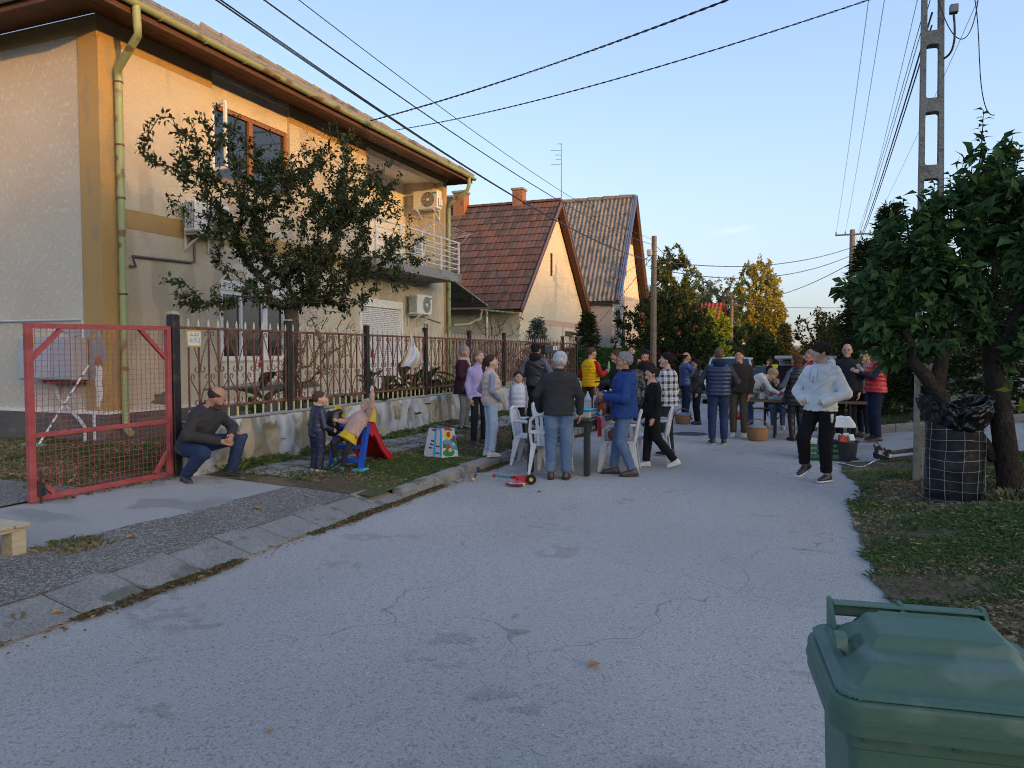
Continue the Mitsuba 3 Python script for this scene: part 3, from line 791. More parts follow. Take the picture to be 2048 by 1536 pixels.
# condensate and service pipes on the walls
part(h1, 'wall_pipe', tube([[HX + 0.03, 9.30, 3.10], [HX + 0.03, 9.42, 3.10], [HX + 0.03, 9.36, 3.27], [HX + 0.03, 10.62, 3.30], [HX + 0.03, 10.72, 3.32], [HX + 0.03, 10.72, 3.74]], 0.022, 8), 'm_plastic', color=(0.10, 0.10, 0.12), smooth=40, label='dark drain pipe under the near air conditioner')
part(h1, 'wall_pipe', tube([[-13.6, HY0 - 0.03, 2.20], [-11.03, HY0 - 0.03, 2.20], [-10.99, HY0 - 0.03, 2.18], [-10.98, HY0 - 0.03, 1.86]], 0.018, 8), 'm_plastic', color=(0.50, 0.52, 0.55), smooth=40)
part(h1, 'wall_pipe', tube([[-11.55, HY0 - 0.08, 1.2], [-11.55, HY0 - 0.08, 1.0], [-11.5, HY0 - 0.07, 0.88], [-11.05, HY0 - 0.07, 0.56], [-10.95, HY0 - 0.07, 0.45], [-10.95, HY0 - 0.07, 0.2]], 0.03, 8), 'm_plastic', color=(0.46, 0.48, 0.50), smooth=40, label='grey conduit below the meter cabinet')
part(h1, 'wall_pipe', tube([[HX + 0.02, 20.6, 2.55], [HX + 0.02, 19.2, 2.72], [HX + 0.02, 18.9, 2.75]], 0.014, 6), 'm_plastic', color=(0.10, 0.10, 0.11), smooth=40)


def air_conditioner(loc, R, label, w=0.84, h=0.56, d=0.30):
    """drawn with its fan facing +x: x depth, y width, z height"""
    t = thing('air_conditioner', label, 'air conditioner', 'air conditioners on the house wall')
    F = lambda m: xf(m, R, loc)
    part(t, 'casing', F(cbox([0, -w / 2, 0], [d, w / 2, h], 0.02)), 'm_plastic', color=(0.62, 0.63, 0.62), smooth=20)
    part(t, 'fan_grille', F(cat([tube([[d + 0.006, 0.09 + r * math.cos(a), h / 2 + r * math.sin(a)] for a in np.linspace(0, 2 * math.pi, 25)[:-1]], 0.0055, 4, closed=True) for r in (0.05, 0.085, 0.12, 0.155, 0.19, 0.225)] +
                            [bar([d + 0.006, 0.09, h / 2], [d + 0.006, 0.09 + 0.23 * math.cos(a), h / 2 + 0.23 * math.sin(a)], 0.006, 0.006, (1, 0, 0)) for a in np.arange(8) * math.pi / 4])), 'm_plastic', color=(0.42, 0.43, 0.43))
    part(t, 'fan_recess', F(frame2(lathe([(0, 0), (0.225, 0.0)], 24), (d + 0.002, 0.09, h / 2), (0, 1, 0), (0, 0, 1), (1, 0, 0))), 'm_matt', color=(0.10, 0.10, 0.105))
    part(t, 'fan_hub', F(frame2(lathe([(0, 0.012), (0.045, 0.010), (0.05, 0.0)], 16), (d + 0.004, 0.09, h / 2), (0, 1, 0), (0, 0, 1), (1, 0, 0))), 'm_plastic', color=(0.65, 0.66, 0.66))
    part(t, 'fins', F(cat([box([0.03 + k * 0.034, -w / 2 - 0.004, 0.05], [0.045 + k * 0.034, -w / 2 - 0.0005, h - 0.05]) for k in range(7)])), 'm_matt', color=(0.10, 0.17, 0.18))
    part(t, 'badge', F(box([d + 0.001, w / 2 - 0.22, h - 0.12], [d + 0.003, w / 2 - 0.04, h - 0.07])), 'm_paint', color=(0.05, 0.30, 0.28))
    part(t, 'pipe_cover', F(cbox([0.04, w / 2, 0.08], [d - 0.03, w / 2 + 0.06, h * 0.55], 0.02)), 'm_plastic', color=(0.55, 0.56, 0.56))
    for s in (-0.28, 0.28):
        part(t, 'bracket', F(cat([bar([-0.10, s, -0.02], [d + 0.03, s, -0.02], 0.035, 0.035), bar([-0.09, s, -0.30], [d - 0.02, s, -0.035], 0.03, 0.03), bar([-0.09, s, -0.32], [-0.09, s, 0.06], 0.035, 0.02, (1, 0, 0))])), 'm_paint', color=(0.60, 0.60, 0.59))
    return t


air_conditioner((HX + 0.13, 10.78, 3.82), rz(0), 'white air conditioner behind the plum tree above the dark drain pipe')
air_conditioner((HX + 0.13, 18.85, 2.72), rz(0), 'white air conditioner on the ground floor wall above the number 30')
air_conditioner((HX - 0.42, LOG[1] - 0.10, 6.02), rz(-math.pi / 2), 'white air conditioner high inside the balcony recess')

# meter cabinet and mop on the side wall
mc = thing('meter_cabinet', 'grey steel two door meter cabinet on the side wall behind the red gate', 'cabinet')
part(mc, 'body', cbox([-12.10, HY0 - 0.34, 1.22], [-10.86, HY0 - 0.046, 1.90], 0.01), 'm_paint', color=(0.34, 0.36, 0.40), smooth=20)
part(mc, 'door', cbox([-12.08, HY0 - 0.362, 1.24], [-11.33, HY0 - 0.343, 1.885], 0.006), 'm_paint', color=(0.35, 0.37, 0.42))
part(mc, 'door', cbox([-11.31, HY0 - 0.362, 1.24], [-10.875, HY0 - 0.343, 1.885], 0.006), 'm_paint', color=(0.31, 0.33, 0.37))
part(mc, 'warning_label', box([-11.84, HY0 - 0.366, 1.79], [-11.66, HY0 - 0.3635, 1.87]), 'm_paint', color=(0.62, 0.46, 0.06), label='yellow warning sticker')
part(mc, 'warning_label', box([-11.80, HY0 - 0.3675, 1.755], [-11.70, HY0 - 0.3665, 1.80]), 'm_paint', color=(0.10, 0.09, 0.06))
part(mc, 'outlet', box([-11.6, HY0 - 0.30, 1.16], [-10.9, HY0 - 0.08, 1.218]), 'm_matt', color=(0.10, 0.04, 0.04))
mp = thing('mop', 'white and blue striped mop leaning against the meter cabinet wall', 'mop')
part(mp, 'handle', tube([[-11.05, 8.02, 0.24], [-10.78, 8.70, 1.46]], 0.016, 8), 'm_plastic', color=(0.70, 0.71, 0.74))
for k in range(7):
    a, b = np.array([-11.05, 8.02, 0.24]), np.array([-10.78, 8.70, 1.46])
    part(mp, 'grip_band', tube([a + (b - a) * (0.12 + k * 0.12), a + (b - a) * (0.155 + k * 0.12)], 0.0175, 8), 'm_plastic', color=(0.12, 0.16, 0.24))
part(mp, 'head', cbox([-11.32, 7.90, 0.215], [-10.92, 8.05, 0.26], 0.015), 'm_cloth', color=(0.12, 0.30, 0.22))
# on the balcony

# ---------------------------------------------------------------- plaster wall and wrought-iron fence
FX = -7.0
wl = thing('low_wall', 'low fence wall with peeling white and grey plaster', 'wall')


def wall_face(u, v):
    yy, zz = 6.86 + u * 16.5, 0.10 + v * 0.71
    P = np.stack([yy * 1.0, zz, 0 * yy], -1)
    bare = meshkit.fbm(np.stack([yy * 1.5, zz * 1.7, 0 * yy + 4], -1), 4, 5)
    x = -6.88 + 0.05 * (1 - v) + 0.03 * meshkit.fbm(P * [1.3, 2.0, 1], 3, 2) + 0.02 * meshkit.fbm(P * [7, 9, 1], 3, 8) - 0.035 * np.clip((bare - 0.52) * 14, 0, 1) + np.where(v > 0.985, -0.02, 0)
    x = x + 0.05 * np.clip(1 - ((yy - 8.35) / 1.1) ** 4, 0, 1) * (meshkit.fbm(P * [4, 6, 1], 3, 3) - 0.5)
    return np.stack([x, yy, zz + ground_z(yy)], -1)


part(wl, 'plaster_face', grid(420, 34, wall_face), 'm_peel', smooth=True)
part(wl, 'core', box([-7.14, 6.88, 0.0], [-6.93, 23.36, 0.80]), 'm_peel')
part(wl, 'coping', grid(160, 7, lambda u, v: np.stack([-7.15 + 0.29 * v + 0.012 * meshkit.noise(np.stack([u * 90, v * 3, 0 * u], -1)), 6.86 + 16.5 * u,
                                                       0.812 + 0.02 * np.sin(v * np.pi) + 0.012 * meshkit.fbm(np.stack([u * 60, v * 4, 0 * u], -1)) - 0.02 * u], -1)), 'm_concrete', smooth=True)

fe = thing('iron_fence', 'rusty wrought iron fence with scrolls and black posts on the low wall', 'fence')
POSTS = [6.78, 8.87, 10.94, 13.03, 15.06, 17.10, 19.26, 21.80, 23.27]
for i, yy in enumerate(POSTS):
    tall = i == 0
    part(fe, 'post', cbox([FX - (0.055 if tall else 0.042), yy - (0.055 if tall else 0.042), 0.05 if tall else 0.78], [FX + (0.055 if tall else 0.042), yy + (0.055 if tall else 0.042), 2.115], 0.008), 'm_post')
    if tall:
        part(fe, 'post_cap', frame2(prism([(-0.06, 0), (0.06, 0), (0.02, 0.04), (-0.05, 0.035)], 0, 0.11), (FX, yy - 0.055, 2.116), (1, 0, 0), (0, 0, 1), (0, 1, 0)), 'm_palewood')
    else:
        part(fe, 'post_cap', cbox([FX - 0.05, yy - 0.05, 2.117], [FX + 0.05, yy + 0.05, 2.14], 0.006), 'm_palewood' if i < 3 else 'm_post')
for a, b in zip(POSTS[:-1], POSTS[1:]):
    for z, h in ((1.965 - 0.0025 * (a - 7), 0.032), (0.985 - 0.002 * (a - 7), 0.032)):
        part(fe, 'rail', cbox([FX - 0.02, a + 0.043, z - h / 2], [FX + 0.02, b - 0.043, z + h / 2], 0.004), 'm_rust')
barp = shape(hull([[x, y, 0.80] for x in (-0.009, 0.009) for y in (-0.009, 0.009)] + [[x, y, 2.02] for x in (-0.009, 0.009) for y in (-0.009, 0.009)] + [[0, -0.004, 2.075], [0, 0.004, 2.075]]), 'm_rust')
spike = shape(hull([[x, y, 1.985] for x in (-0.0096, 0.0096) for y in (-0.0096, 0.0096)] + [[x, y, 2.025] for x in (-0.0096, 0.0096) for y in (-0.0096, 0.0096)] + [[0, -0.005, 2.08], [0, 0.005, 2.08]]), 'm_paint', color=(0.55, 0.52, 0.40))
stub = shape(box([-0.0096, -0.0096, 0.80], [0.0096, 0.0096, 0.965]), 'm_paint', color=(0.55, 0.47, 0.24))


def scroll(s, zt, zb, w=0.165):
    """one wrought strip: curl beside this bar at the top, down across to the next bar, curl back"""
    r = 0.033
    top = [[s * (0.012 + r + r * math.cos(a) * (1 - 0.35 * k / 11)), zt - r + r * math.sin(a) * (1 - 0.35 * k / 11)] for k, a in enumerate(np.linspace(math.radians(-70), math.radians(180), 12))]
    bot = [[s * (w - 0.012 - r + r * math.cos(a)), zb + r + r * math.sin(a)] for k, a in enumerate(np.linspace(0, -math.radians(250), 12))]
    mid = bez([s * 0.012, zt - r], [s * 0.012, zt - 0.12], [s * (w - 0.012), zb + 0.2], [s * (w - 0.012), zb + r], 9).tolist()
    p = np.array(top + mid[1:-1] + bot)
    return tube(np.stack([np.full(len(p), 0.0), p[:, 0], p[:, 1]], 1), 0.0068, 4)


scp = [[shape(scroll(s, zt, zb), 'm_rust') for s in (-1, 1)] for zt, zb in ((1.94, 1.425), (1.405, 1.015))]
k, yy = 0, 7.01
while yy < 23.2:
    near = min(abs(yy - p) for p in POSTS)
    ingate = 19.26 < yy < 21.8
    dz = -0.0026 * (yy - 7)
    if near > 0.03:
        put(fe, 'bar', barp, M4(t=(FX, yy, dz)))
        put(fe, 'spike', spike, M4(t=(FX, yy, dz)))
        if yy < 18: put(fe, 'painted_stub', stub, M4(t=(FX, yy, dz)))
    if k % 2 == 0 and yy < 18.9:
        for u in range(2):
            for s in range(2):
                e = yy + (-1, 1)[s] * 0.165
                if min(abs(e - p) for p in POSTS) > 0.02 and e > 6.9:
                    put(fe, 'scroll', scp[u][s], M4(t=(FX + 0.012, yy, dz)))
    elif ingate and k % 2 == 0:
        put(fe, 'bar', barp, M4(t=(FX, yy + 0.083, dz)))
    yy += 0.165; k += 1
mb = thing('mailbox', 'dark letter box with a white number plate on the far fence gate', 'mailbox')
part(mb, 'box', cbox([FX + 0.03, 19.75, 1.64], [FX + 0.16, 20.80, 1.86], 0.01), 'm_paint', color=(0.025, 0.025, 0.03))
part(mb, 'plate', box([FX + 0.161, 20.42, 1.72], [FX + 0.166, 20.80, 1.84]), 'm_paint', color=(0.62, 0.63, 0.64))
nm = meshkit.text_mesh('32', 0.09, 0.003, True)
part(mb, 'number', frame2((np.array(nm.vertices), np.array(nm.faces)), (FX + 0.1665, 20.52, 1.735), (0, 1, 0), (0, 0, 1), (1, 0, 0)), 'm_paint', color=(0.08, 0.08, 0.09))
# enamel warning sign on the first panel
sg = thing('fence_sign', 'small rusty white enamel sign with worn black writing on the fence', 'sign')
part(sg, 'plate', cbox([FX + 0.022, 6.95, 1.73], [FX + 0.027, 7.20, 1.945], 0.004), 'm_paint', color=(0.45, 0.30, 0.07))
part(sg, 'face', box([FX + 0.0275, 6.972, 1.752], [FX + 0.0295, 7.178, 1.922]), 'm_paint', color=(0.62, 0.63, 0.62))
r = np.random.default_rng(4)
ink = [box([FX + 0.03, 7.0, 1.868], [FX + 0.031, 7.15, 1.876])]
for i in range(12):
    y0 = 6.985 + i * 0.0155
    if r.random() < 0.85:
        z0 = 1.775 + r.uniform(0, 0.02); ink.append(box([FX + 0.03, y0, z0], [FX + 0.031, y0 + 0.005, z0 + r.uniform(0.025, 0.06)]))
for y0 in (7.02, 7.09, 7.13):
    ink.append(box([FX + 0.03, y0, 1.885], [FX + 0.031, y0 + 0.012, 1.905]))
part(sg, 'worn_print', cat(ink), 'm_paint', color=(0.06, 0.06, 0.07), kind='stuff')

# ---------------------------------------------------------------- red mesh gate leaf
gt = thing('mesh_gate', 'red painted steel gate leaf filled with welded wire mesh', 'gate')
RED = (0.34, 0.045, 0.06)
GY0, GY1, GZ0, GZ1 = 5.00, 6.70, 0.215, 1.955
part(gt, 'stile', cbox([FX - 0.03, GY0 - 0.03, GZ0], [FX + 0.03, GY0 + 0.035, GZ1], 0.005), 'm_gatered')
part(gt, 'stile', cbox([FX - 0.03, GY1 - 0.035, GZ0], [FX + 0.03, GY1 + 0.02, GZ1 + 0.02], 0.005), 'm_gatered')
part(gt, 'top_rail', hull([[x, y, z] for x in (FX - 0.028, FX + 0.028) for y, z in ((GY0 + 0.036, GZ1 - 0.05), (GY0 + 0.036, GZ1), (GY1 - 0.036, GZ1 - 0.03), (GY1 - 0.036, GZ1 + 0.02))]), 'm_gatered')
part(gt, 'bottom_rail', cbox([FX - 0.028, GY0 + 0.036, GZ0], [FX + 0.028, GY1 - 0.036, GZ0 + 0.05], 0.005), 'm_gatered')
part(gt, 'middle_rail', cbox([FX - 0.022, GY0 + 0.036, 0.84], [FX + 0.022, GY1 - 0.036, 0.885], 0.004), 'm_gatered')
for a, b in (((GY0 + 0.04, 1.62), (GY0 + 0.34, 1.90)), ((GY1 - 0.40, 1.93), (GY1 - 0.04, 1.60)), ((GY0 + 0.04, 0.45), (GY0 + 0.22, 0.27)), ((GY1 - 0.22, 0.27), (GY1 - 0.04, 0.50))):
    part(gt, 'corner_brace', bar([FX, *a], [FX, *b], 0.042, 0.040, (1, 0, 0)), 'm_gatered')
hb = [tube([[FX + 0.002, GY0 + 0.036, z], [FX + 0.002, GY1 - 0.036, z]], 0.0026, 4) for z in np.arange(GZ0 + 0.09, GZ1 - 0.04, 0.056)]
vb = [tube([[FX - 0.005, y, GZ0 + 0.05], [FX - 0.005, y, GZ1 - 0.04]], 0.0026, 4) for y in np.arange(GY0 + 0.075, GY1 - 0.05, 0.062)]
part(gt, 'wire_mesh', cat(hb + vb), 'm_gatered', kind='stuff')
part(gt, 'drop_bolt', cat([tube([[FX + 0.045, GY0 + 0.06, 0.19], [FX + 0.045, GY0 + 0.06, 0.52]], 0.011, 7), cbox([FX + 0.03, GY0 + 0.03, 0.27], [FX + 0.055, GY0 + 0.10, 0.40], 0.004), tube([[FX + 0.045, GY0 + 0.06, 0.36], [FX + 0.08, GY0 + 0.09, 0.34], [FX + 0.08, GY0 + 0.09, 0.28]], 0.007, 6)]), 'm_metal', color=(0.10, 0.10, 0.11))
for z in (0.45, 1.56):
    part(gt, 'hinge', tube([[FX, GY1 + 0.036, z - 0.06], [FX, GY1 + 0.036, z + 0.06]], 0.016, 8), 'm_gatered')


# ---------------------------------------------------------------- gabled neighbours
def gable_wall(x, y0, y1, z0, ze, ya, za, holes, th=0.3):
    from shapely.geometry import Polygon, box as sbox
    g = Polygon([(y0, z0), (y1, z0), (y1, ze), (ya, za), (y0, ze)])
    for h in holes: g = g.difference(sbox(h[0], h[2], h[1], h[3]))
    return frame2(prism_geom(g, th), (x - th, 0, 0), (0, 1, 0), (0, 0, 1), (1, 0, 0))


# house with the red tiled roof
h2 = thing('house', 'cream gabled house with a steep red brown tiled roof', 'house')
GX = -10.5
part(h2, 'wall', gable_wall(GX, 27.25, 35.85, -0.6, 3.65, 31.5, 8.02, [(30.95, 31.27, 4.95, 5.95), (33.05, 34.55, 0.9, 2.62)]), 'm_cream', label='cream rendered street gable')
for y in (27.25, 35.55): part(h2, 'wall', box([-23.5, y, -0.6], [GX - 0.301, y + 0.3, 3.62]), 'm_render')
PK = (0.50, 0.36, 0.30)
part(h2, 'trim_band', cat([box([GX + 0.0005, 30.0, 2.80], [GX + 0.012, 34.9, 3.04]), box([GX + 0.0005, 29.98, 0.5], [GX + 0.011, 30.12, 2.8]), box([GX + 0.0005, 32.62, 0.5], [GX + 0.011, 32.80, 2.8]), box([GX + 0.0005, 34.75, 0.5], [GX + 0.011, 34.9, 2.8])]), 'm_matt', color=PK, label='pinkish plaster frame round the windows', kind='stuff')
sh = part(h2, 'roller_shutter', box([GX - 0.16, 33.05, 0.9], [GX - 0.13, 34.1, 2.4]), 'm_paint', color=(0.55, 0.55, 0.54))
for k in range(28):
    part(sh, 'slat', box([GX - 0.129, 33.06, 0.93 + k * 0.053], [GX - 0.118, 34.09, 0.97 + k * 0.053]), 'm_paint', color=(0.58, 0.58, 0.57))
part(h2, 'window', cat([box([GX - 0.18, 34.1, 0.9], [GX - 0.10, 34.2, 2.62]), box([GX - 0.2, 33.05, 2.4], [GX - 0.06, 34.55, 2.62])]), 'm_paint', color=(0.09, 0.08, 0.07))
aw = part(h2, 'attic_window', cat([box([GX - 0.1, 30.95, 4.95], [GX - 0.02, 31.0, 5.95]), box([GX - 0.1, 31.22, 4.95], [GX - 0.02, 31.27, 5.95]), box([GX - 0.1, 31.0, 5.9], [GX - 0.02, 31.22, 5.95]), box([GX - 0.1, 31.0, 4.95], [GX - 0.02, 31.22, 5.0])]), 'm_wood')
part(aw, 'pane', box([GX - 0.07, 31.0, 5.0], [GX - 0.066, 31.22, 5.9]), 'm_window')
# tiles: every course its own pieces near the gable
R0, R1 = np.array([0, 26.55, 3.30]), np.array([0, 31.5, 8.28])
sl_len = np.linalg.norm(R1 - R0); sv = (R1 - R0) / sl_len; sn = np.array([0, -sv[2], sv[1]])
part(h2, 'roof', cat([hull([[x, *(R0 + sn * d)[1:]] for x in (-23.8, GX + 0.32) for d in (-0.06, -0.02)] + [[x, *(R1 + sn * d)[1:]] for x in (-23.8, GX + 0.32) for d in (-0.06, -0.02)])]), 'm_wood', label='roof boarding of the near slope')
Q1, Q0 = np.array([0, 31.5, 8.28]), np.array([0, 36.45, 3.30])
qn = np.array([0, sv[2], sv[1]])
part(h2, 'roof', hull([[x, *(q + qn * d)[1:]] for x in (-23.8, GX + 0.32) for q in (Q0, Q1) for d in (-0.04, 0.04)]), 'm_tile', label='far roof slope')
TW, ROWS = 0.205, 15
TH = sl_len / ROWS
pal = [(0.135, 0.080, 0.066), (0.160, 0.090, 0.072), (0.115, 0.078, 0.068), (0.185, 0.098, 0.075), (0.135, 0.100, 0.088), (0.155, 0.10, 0.085), (0.10, 0.074, 0.067)]
tile_m = [[-TW / 2 + 0.004, 0, 0.0], [TW / 2 - 0.004, 0, 0.0], [-TW / 2 + 0.004, 0, 0.024], [TW / 2 - 0.004, 0, 0.024], [0, 0, 0.034], [-TW / 2 + 0.004, TH + 0.05, 0.0], [TW / 2 - 0.004, TH + 0.05, 0.0], [0, TH + 0.05, 0.012]]
tiles = [shape(hull(tile_m), 'm_matt', color=c) for c in pal]
rr = np.random.default_rng(11)
spots = []
for row in range(ROWS):
    for col in range(int(13.1 / TW)):
        x = GX + 0.28 - (col + 0.5) * TW
        spots.append((col, row, x))
spots.sort()
rest = {k: [] for k in range(len(pal))}
for n, (col, row, x) in enumerate(spots):
    v = row * TH
    # colours drift in patches over the roof
    q = meshkit.fbm(np.array([x * 0.5, row * 0.35, 0.0]), 3, 4)
    c = int(np.clip((q - 0.3) * 2.2 * len(pal) + rr.uniform(-2, 2), 0, len(pal) - 1))
    tilt = rr.uniform(-0.006, 0.012)
    V = unit(sv + sn * (-0.055 + tilt)); N = np.array([0, -V[2], V[1]])
    base = R0 + sv * (v - 0.03) + sn * (0.012 + rr.uniform(0, 0.006)); base[0] = x
    R = np.stack([np.array([1.0, 0, 0]), V, N], 1)
    if n < 290:
        put(h2, 'roof_tile', tiles[c], M4(R, base))
    else:
        rest[c].append(xf(hull(tile_m), R, base))
vs, cs = [], []
for c in rest:
    if rest[c]: vs.append(cat(rest[c])); cs.append(np.tile(pal[c], (len(vs[-1][0]), 1)))
m = cat(vs)
k = numbered(h2 + '__farther_tiles'); scene[k] = mikit.ply((m[0], m[1]), 'm_matt', color=np.vstack(cs)); labels[k] = {'kind': 'stuff'}
for j in range(34):
    x = GX + 0.3 - j * 0.40
    part(h2, 'ridge_tile', xf(hull([[0, y, z] for y, z in ((-0.13, 0), (-0.09, 0.09), (0, 0.13), (0.09, 0.09), (0.13, 0))] + [[-0.41, y, z] for y, z in ((-0.12, 0), (-0.08, 0.08), (0, 0.115), (0.08, 0.08), (0.12, 0))]), t=(x, 31.5, 8.26)), 'm_tile')
# verge boards and blue-grey metal flashing
for s, (e0, e1) in (('near', (R0, R1)), ('far', (Q0, Q1))):
    a, b = e0 + [GX + 0.34, 0, -0.10], e1 + [GX + 0.34, 0, -0.10]
    part(h2, 'verge_board', bar(a, b, 0.03, 0.24, (0, 0, 1)), 'm_wood')
    part(h2, 'verge_soffit', hull([[x, *(p)[1:]] for x in (GX + 0.002, GX + 0.325) for p in (e0 + [0, 0, -0.10], e0 + [0, 0, -0.14], e1 + [0, 0, -0.10], e1 + [0, 0, -0.14])]), 'm_wood')
    part(h2, 'flashing', bar(a + [0.02, 0, 0.13], b + [0.02, 0, 0.13], 0.05, 0.02, (0, 0, 1)), 'm_metal', color=(0.35, 0.38, 0.42))


def chimney(x, y, z0, z1, w, bm, label=None):
    ch = part(h2, 'chimney', box([x - w / 2 + 0.006, y - w / 2 + 0.006, z0], [x + w / 2 - 0.006, y + w / 2 - 0.006, z1 - 0.1]), 'm_mortar', label=label)
    part(ch, 'cap', cat([cbox([x - w / 2 - 0.05, y - w / 2 - 0.05, z1 - 0.1], [x + w / 2 + 0.05, y + w / 2 + 0.05, z1], 0.01)]), 'm_concrete')
    rows = int((z1 - 0.1 - z0) / 0.085)
    pv = []
    for r in range(rows):
        z = z0 + r * 0.085
        for side in range(4):
            for k in range(3):
                L = w / 3; o = -w / 2 + k * L + (0.06 if r % 2 else 0)
                a, b = max(o + 0.005, -w / 2), min(o + L - 0.005, w / 2)
                if b - a < 0.03: continue
                m = box([a, -w / 2 - 0.002, z + 0.005], [b, -w / 2 + 0.03, z + 0.08])
                pv.append(xf(xf(m, rz(side * math.pi / 2)), t=(x, y, 0)))
    for m in pv[:150]:
        part(ch, 'brick', m, 'm_brick' if bm else 'm_mortar')


chimney(-14.95, 31.35, 7.6, 8.98, 0.55, True, 'orange brick chimney at the left of the ridge')
chimney(-12.2, 31.6, 7.9, 8.95, 0.48, True, 'orange brick chimney near the gable')
chimney(-15.95, 32.2, 6.5, 9.0, 0.5, False, 'weathered grey brick chimney')
# lean-to shed roof, its gutter and the pipe beside number 30
ls = thing('lean_to', 'small dark lean-to roof with green gutter between the two houses', 'shed')
part(ls, 'roof', hull([[x, y, z + d] for x in (-12.2, -10.35) for y, z in ((21.25, 3.85), (23.9, 3.22)) for d in (0, 0.05)]), 'm_asbestos')
part(ls, 'gutter', half_gutter((-9.95, 22.4, 3.06), (-9.95, 25.6, 3.10), 0.06), 'm_gutter', smooth=40)
part(ls, 'downpipe', tube([[-9.95, 22.4, 3.02], [-9.98, 22.35, 2.75], [-10.2, 21.9, 2.55], [-10.45, 21.3, 2.5]], 0.045, 8), 'm_gutter', smooth=40)
part(ls, 'post', tube([[-10.0, 22.9, 0], [-10.0, 22.9, 3.05]], 0.05, 8), 'm_metal', color=(0.33, 0.35, 0.38))

# tall grey house with the corrugated roof
h3 = thing('house', 'tall grey rendered gabled house with a steep corrugated grey roof', 'house')
HX3 = -10.5
part(h3, 'wall', gable_wall(HX3, 42.0, 49.3, -1.5, 4.75, 45.75, 10.75, [(44.45, 45.35, 6.3, 7.25), (44.15, 45.9, 1.9, 3.75)]), 'm_greywall', label='street gable half rendered cream half grey')
for y in (42.0, 49.0): part(h3, 'wall', box([-24, y, -1.5], [HX3 - 0.301, y + 0.3, 4.7]), 'm_greywall')
from shapely.geometry import Polygon, box as sbox
g = Polygon([(42.2, 4.9), (49.2, 4.9), (45.75, 10.45)]).intersection(sbox(40, 5.05, 52, 8.35)).difference(sbox(44.4, 6.25, 45.4, 7.3))
part(h3, 'render_coat', frame2(prism_geom(g, 0.012), (HX3 + 0.0005, 0, 0), (0, 1, 0), (0, 0, 1), (1, 0, 0)), 'm_cream', label='cream upper coat of render')
g = Polygon([(42.0, 4.9), (49.3, 4.9), (45.75, 10.6)]).intersection(sbox(40, 8.36, 52, 11))
for k in range(20):
    q = g.intersection(sbox(43.6 + k * 0.22, 8, 43.6 + k * 0.22 + 0.205, 11))
    if not q.is_empty and q.area > 0.01:
        part(h3, 'gable_board', frame2(prism_geom(q, 0.03), (HX3 + 0.0005, 0, 0), (0, 1, 0), (0, 0, 1), (1, 0, 0)), 'm_wood')
w3 = part(h3, 'window', cat([box([HX3 - 0.12, 44.45, 6.3], [HX3 + 0.02, 44.54, 7.25]), box([HX3 - 0.12, 45.26, 6.3], [HX3 + 0.02, 45.35, 7.25]), box([HX3 - 0.12, 44.54, 7.16], [HX3 + 0.018, 45.26, 7.25]), box([HX3 - 0.12, 44.54, 6.3], [HX3 + 0.018, 45.26, 6.39])]), 'm_paint', color=(0.10, 0.09, 0.08))
part(w3, 'pane', box([HX3 - 0.07, 44.54, 6.39], [HX3 - 0.066, 45.26, 7.16]), 'm_window')
w3 = part(h3, 'window', cat([box([HX3 - 0.12, 44.15, 1.9], [HX3 + 0.02, 44.24, 3.75]), box([HX3 - 0.12, 45.78, 1.9], [HX3 + 0.02, 45.9, 3.75]), box([HX3 - 0.12, 45.25, 1.9], [HX3 + 0.015, 45.4, 3.45]), box([HX3 - 0.12, 44.24, 3.45], [HX3 + 0.03, 45.78, 3.75]), box([HX3 - 0.12, 44.05, 1.78], [HX3 + 0.08, 46.0, 1.9])]), 'm_paint', color=(0.62, 0.63, 0.64))
part(w3, 'pane', box([HX3 - 0.07, 44.24, 1.9], [HX3 - 0.066, 45.78, 3.45]), 'm_window')
for k in range(9):
    part(w3, 'grille_bar', box([HX3 - 0.03, 44.28 + k * 0.11, 1.92], [HX3 - 0.018, 44.30 + k * 0.11, 3.42]), 'm_paint', color=(0.16, 0.10, 0.07))
ya, za, ye, ze = 45.75, 11.12, 41.75, 4.55
L3 = math.hypot(ya - ye, za - ze); v3 = np.array([0, ya - ye, za - ze]) / L3; n3 = np.array([0, -v3[2], v3[1]])
part(h3, 'roof', corrugated(np.array([-24.0, ye, ze]), np.array([1.0, 0, 0]), v3, n3, 13.95, lambda u: np.full(len(u), L3), 0.26, 0.045, 1.6, 0.03, 8), 'm_asbestos', smooth=True, label='steep corrugated near slope')
v3b = np.array([0, -(ya - ye), za - ze]) / L3
part(h3, 'roof', corrugated(np.array([-10.05, 2 * ya - ye, ze]), np.array([-1.0, 0, 0]), v3b, np.array([0, v3[2], v3[1]]), 13.95, lambda u: np.full(len(u), L3), 0.26, 0.045, 1.6, 0.03, 6), 'm_asbestos', smooth=True)
for j in range(14):
    part(h3, 'ridge_cap', tube([[-10.05 - j, ya, za + 0.02], [-11.06 - j, ya, za + 0.05]], [0.13, 0.145], 8), 'm_asbestos')
for s in (-1, 1):
    a, b = np.array([-10.03, ya + s * (ya - ye + 0.1), ze - 0.18]), np.array([-10.03, ya, za - 0.12])
    part(h3, 'verge_board', bar(a, b, 0.04, 0.26, (0, 0, 1)), 'm_wood')
    part(h3, 'verge_soffit', hull([[x, *(p)[1:]] for x in (HX3 + 0.014, -10.06) for p in (a + [0, 0, 0.03], a + [0, 0, -0.02], b + [0, 0, 0.03], b + [0, 0, -0.02])]), 'm_wood')
    part(h3, 'flashing', bar(a + [0.01, 0, 0.2], b + [0.01, 0, 0.2], 0.22, 0.03, (0, s * v3[2], v3[1])), 'm_metal', color=(0.42, 0.46, 0.52))
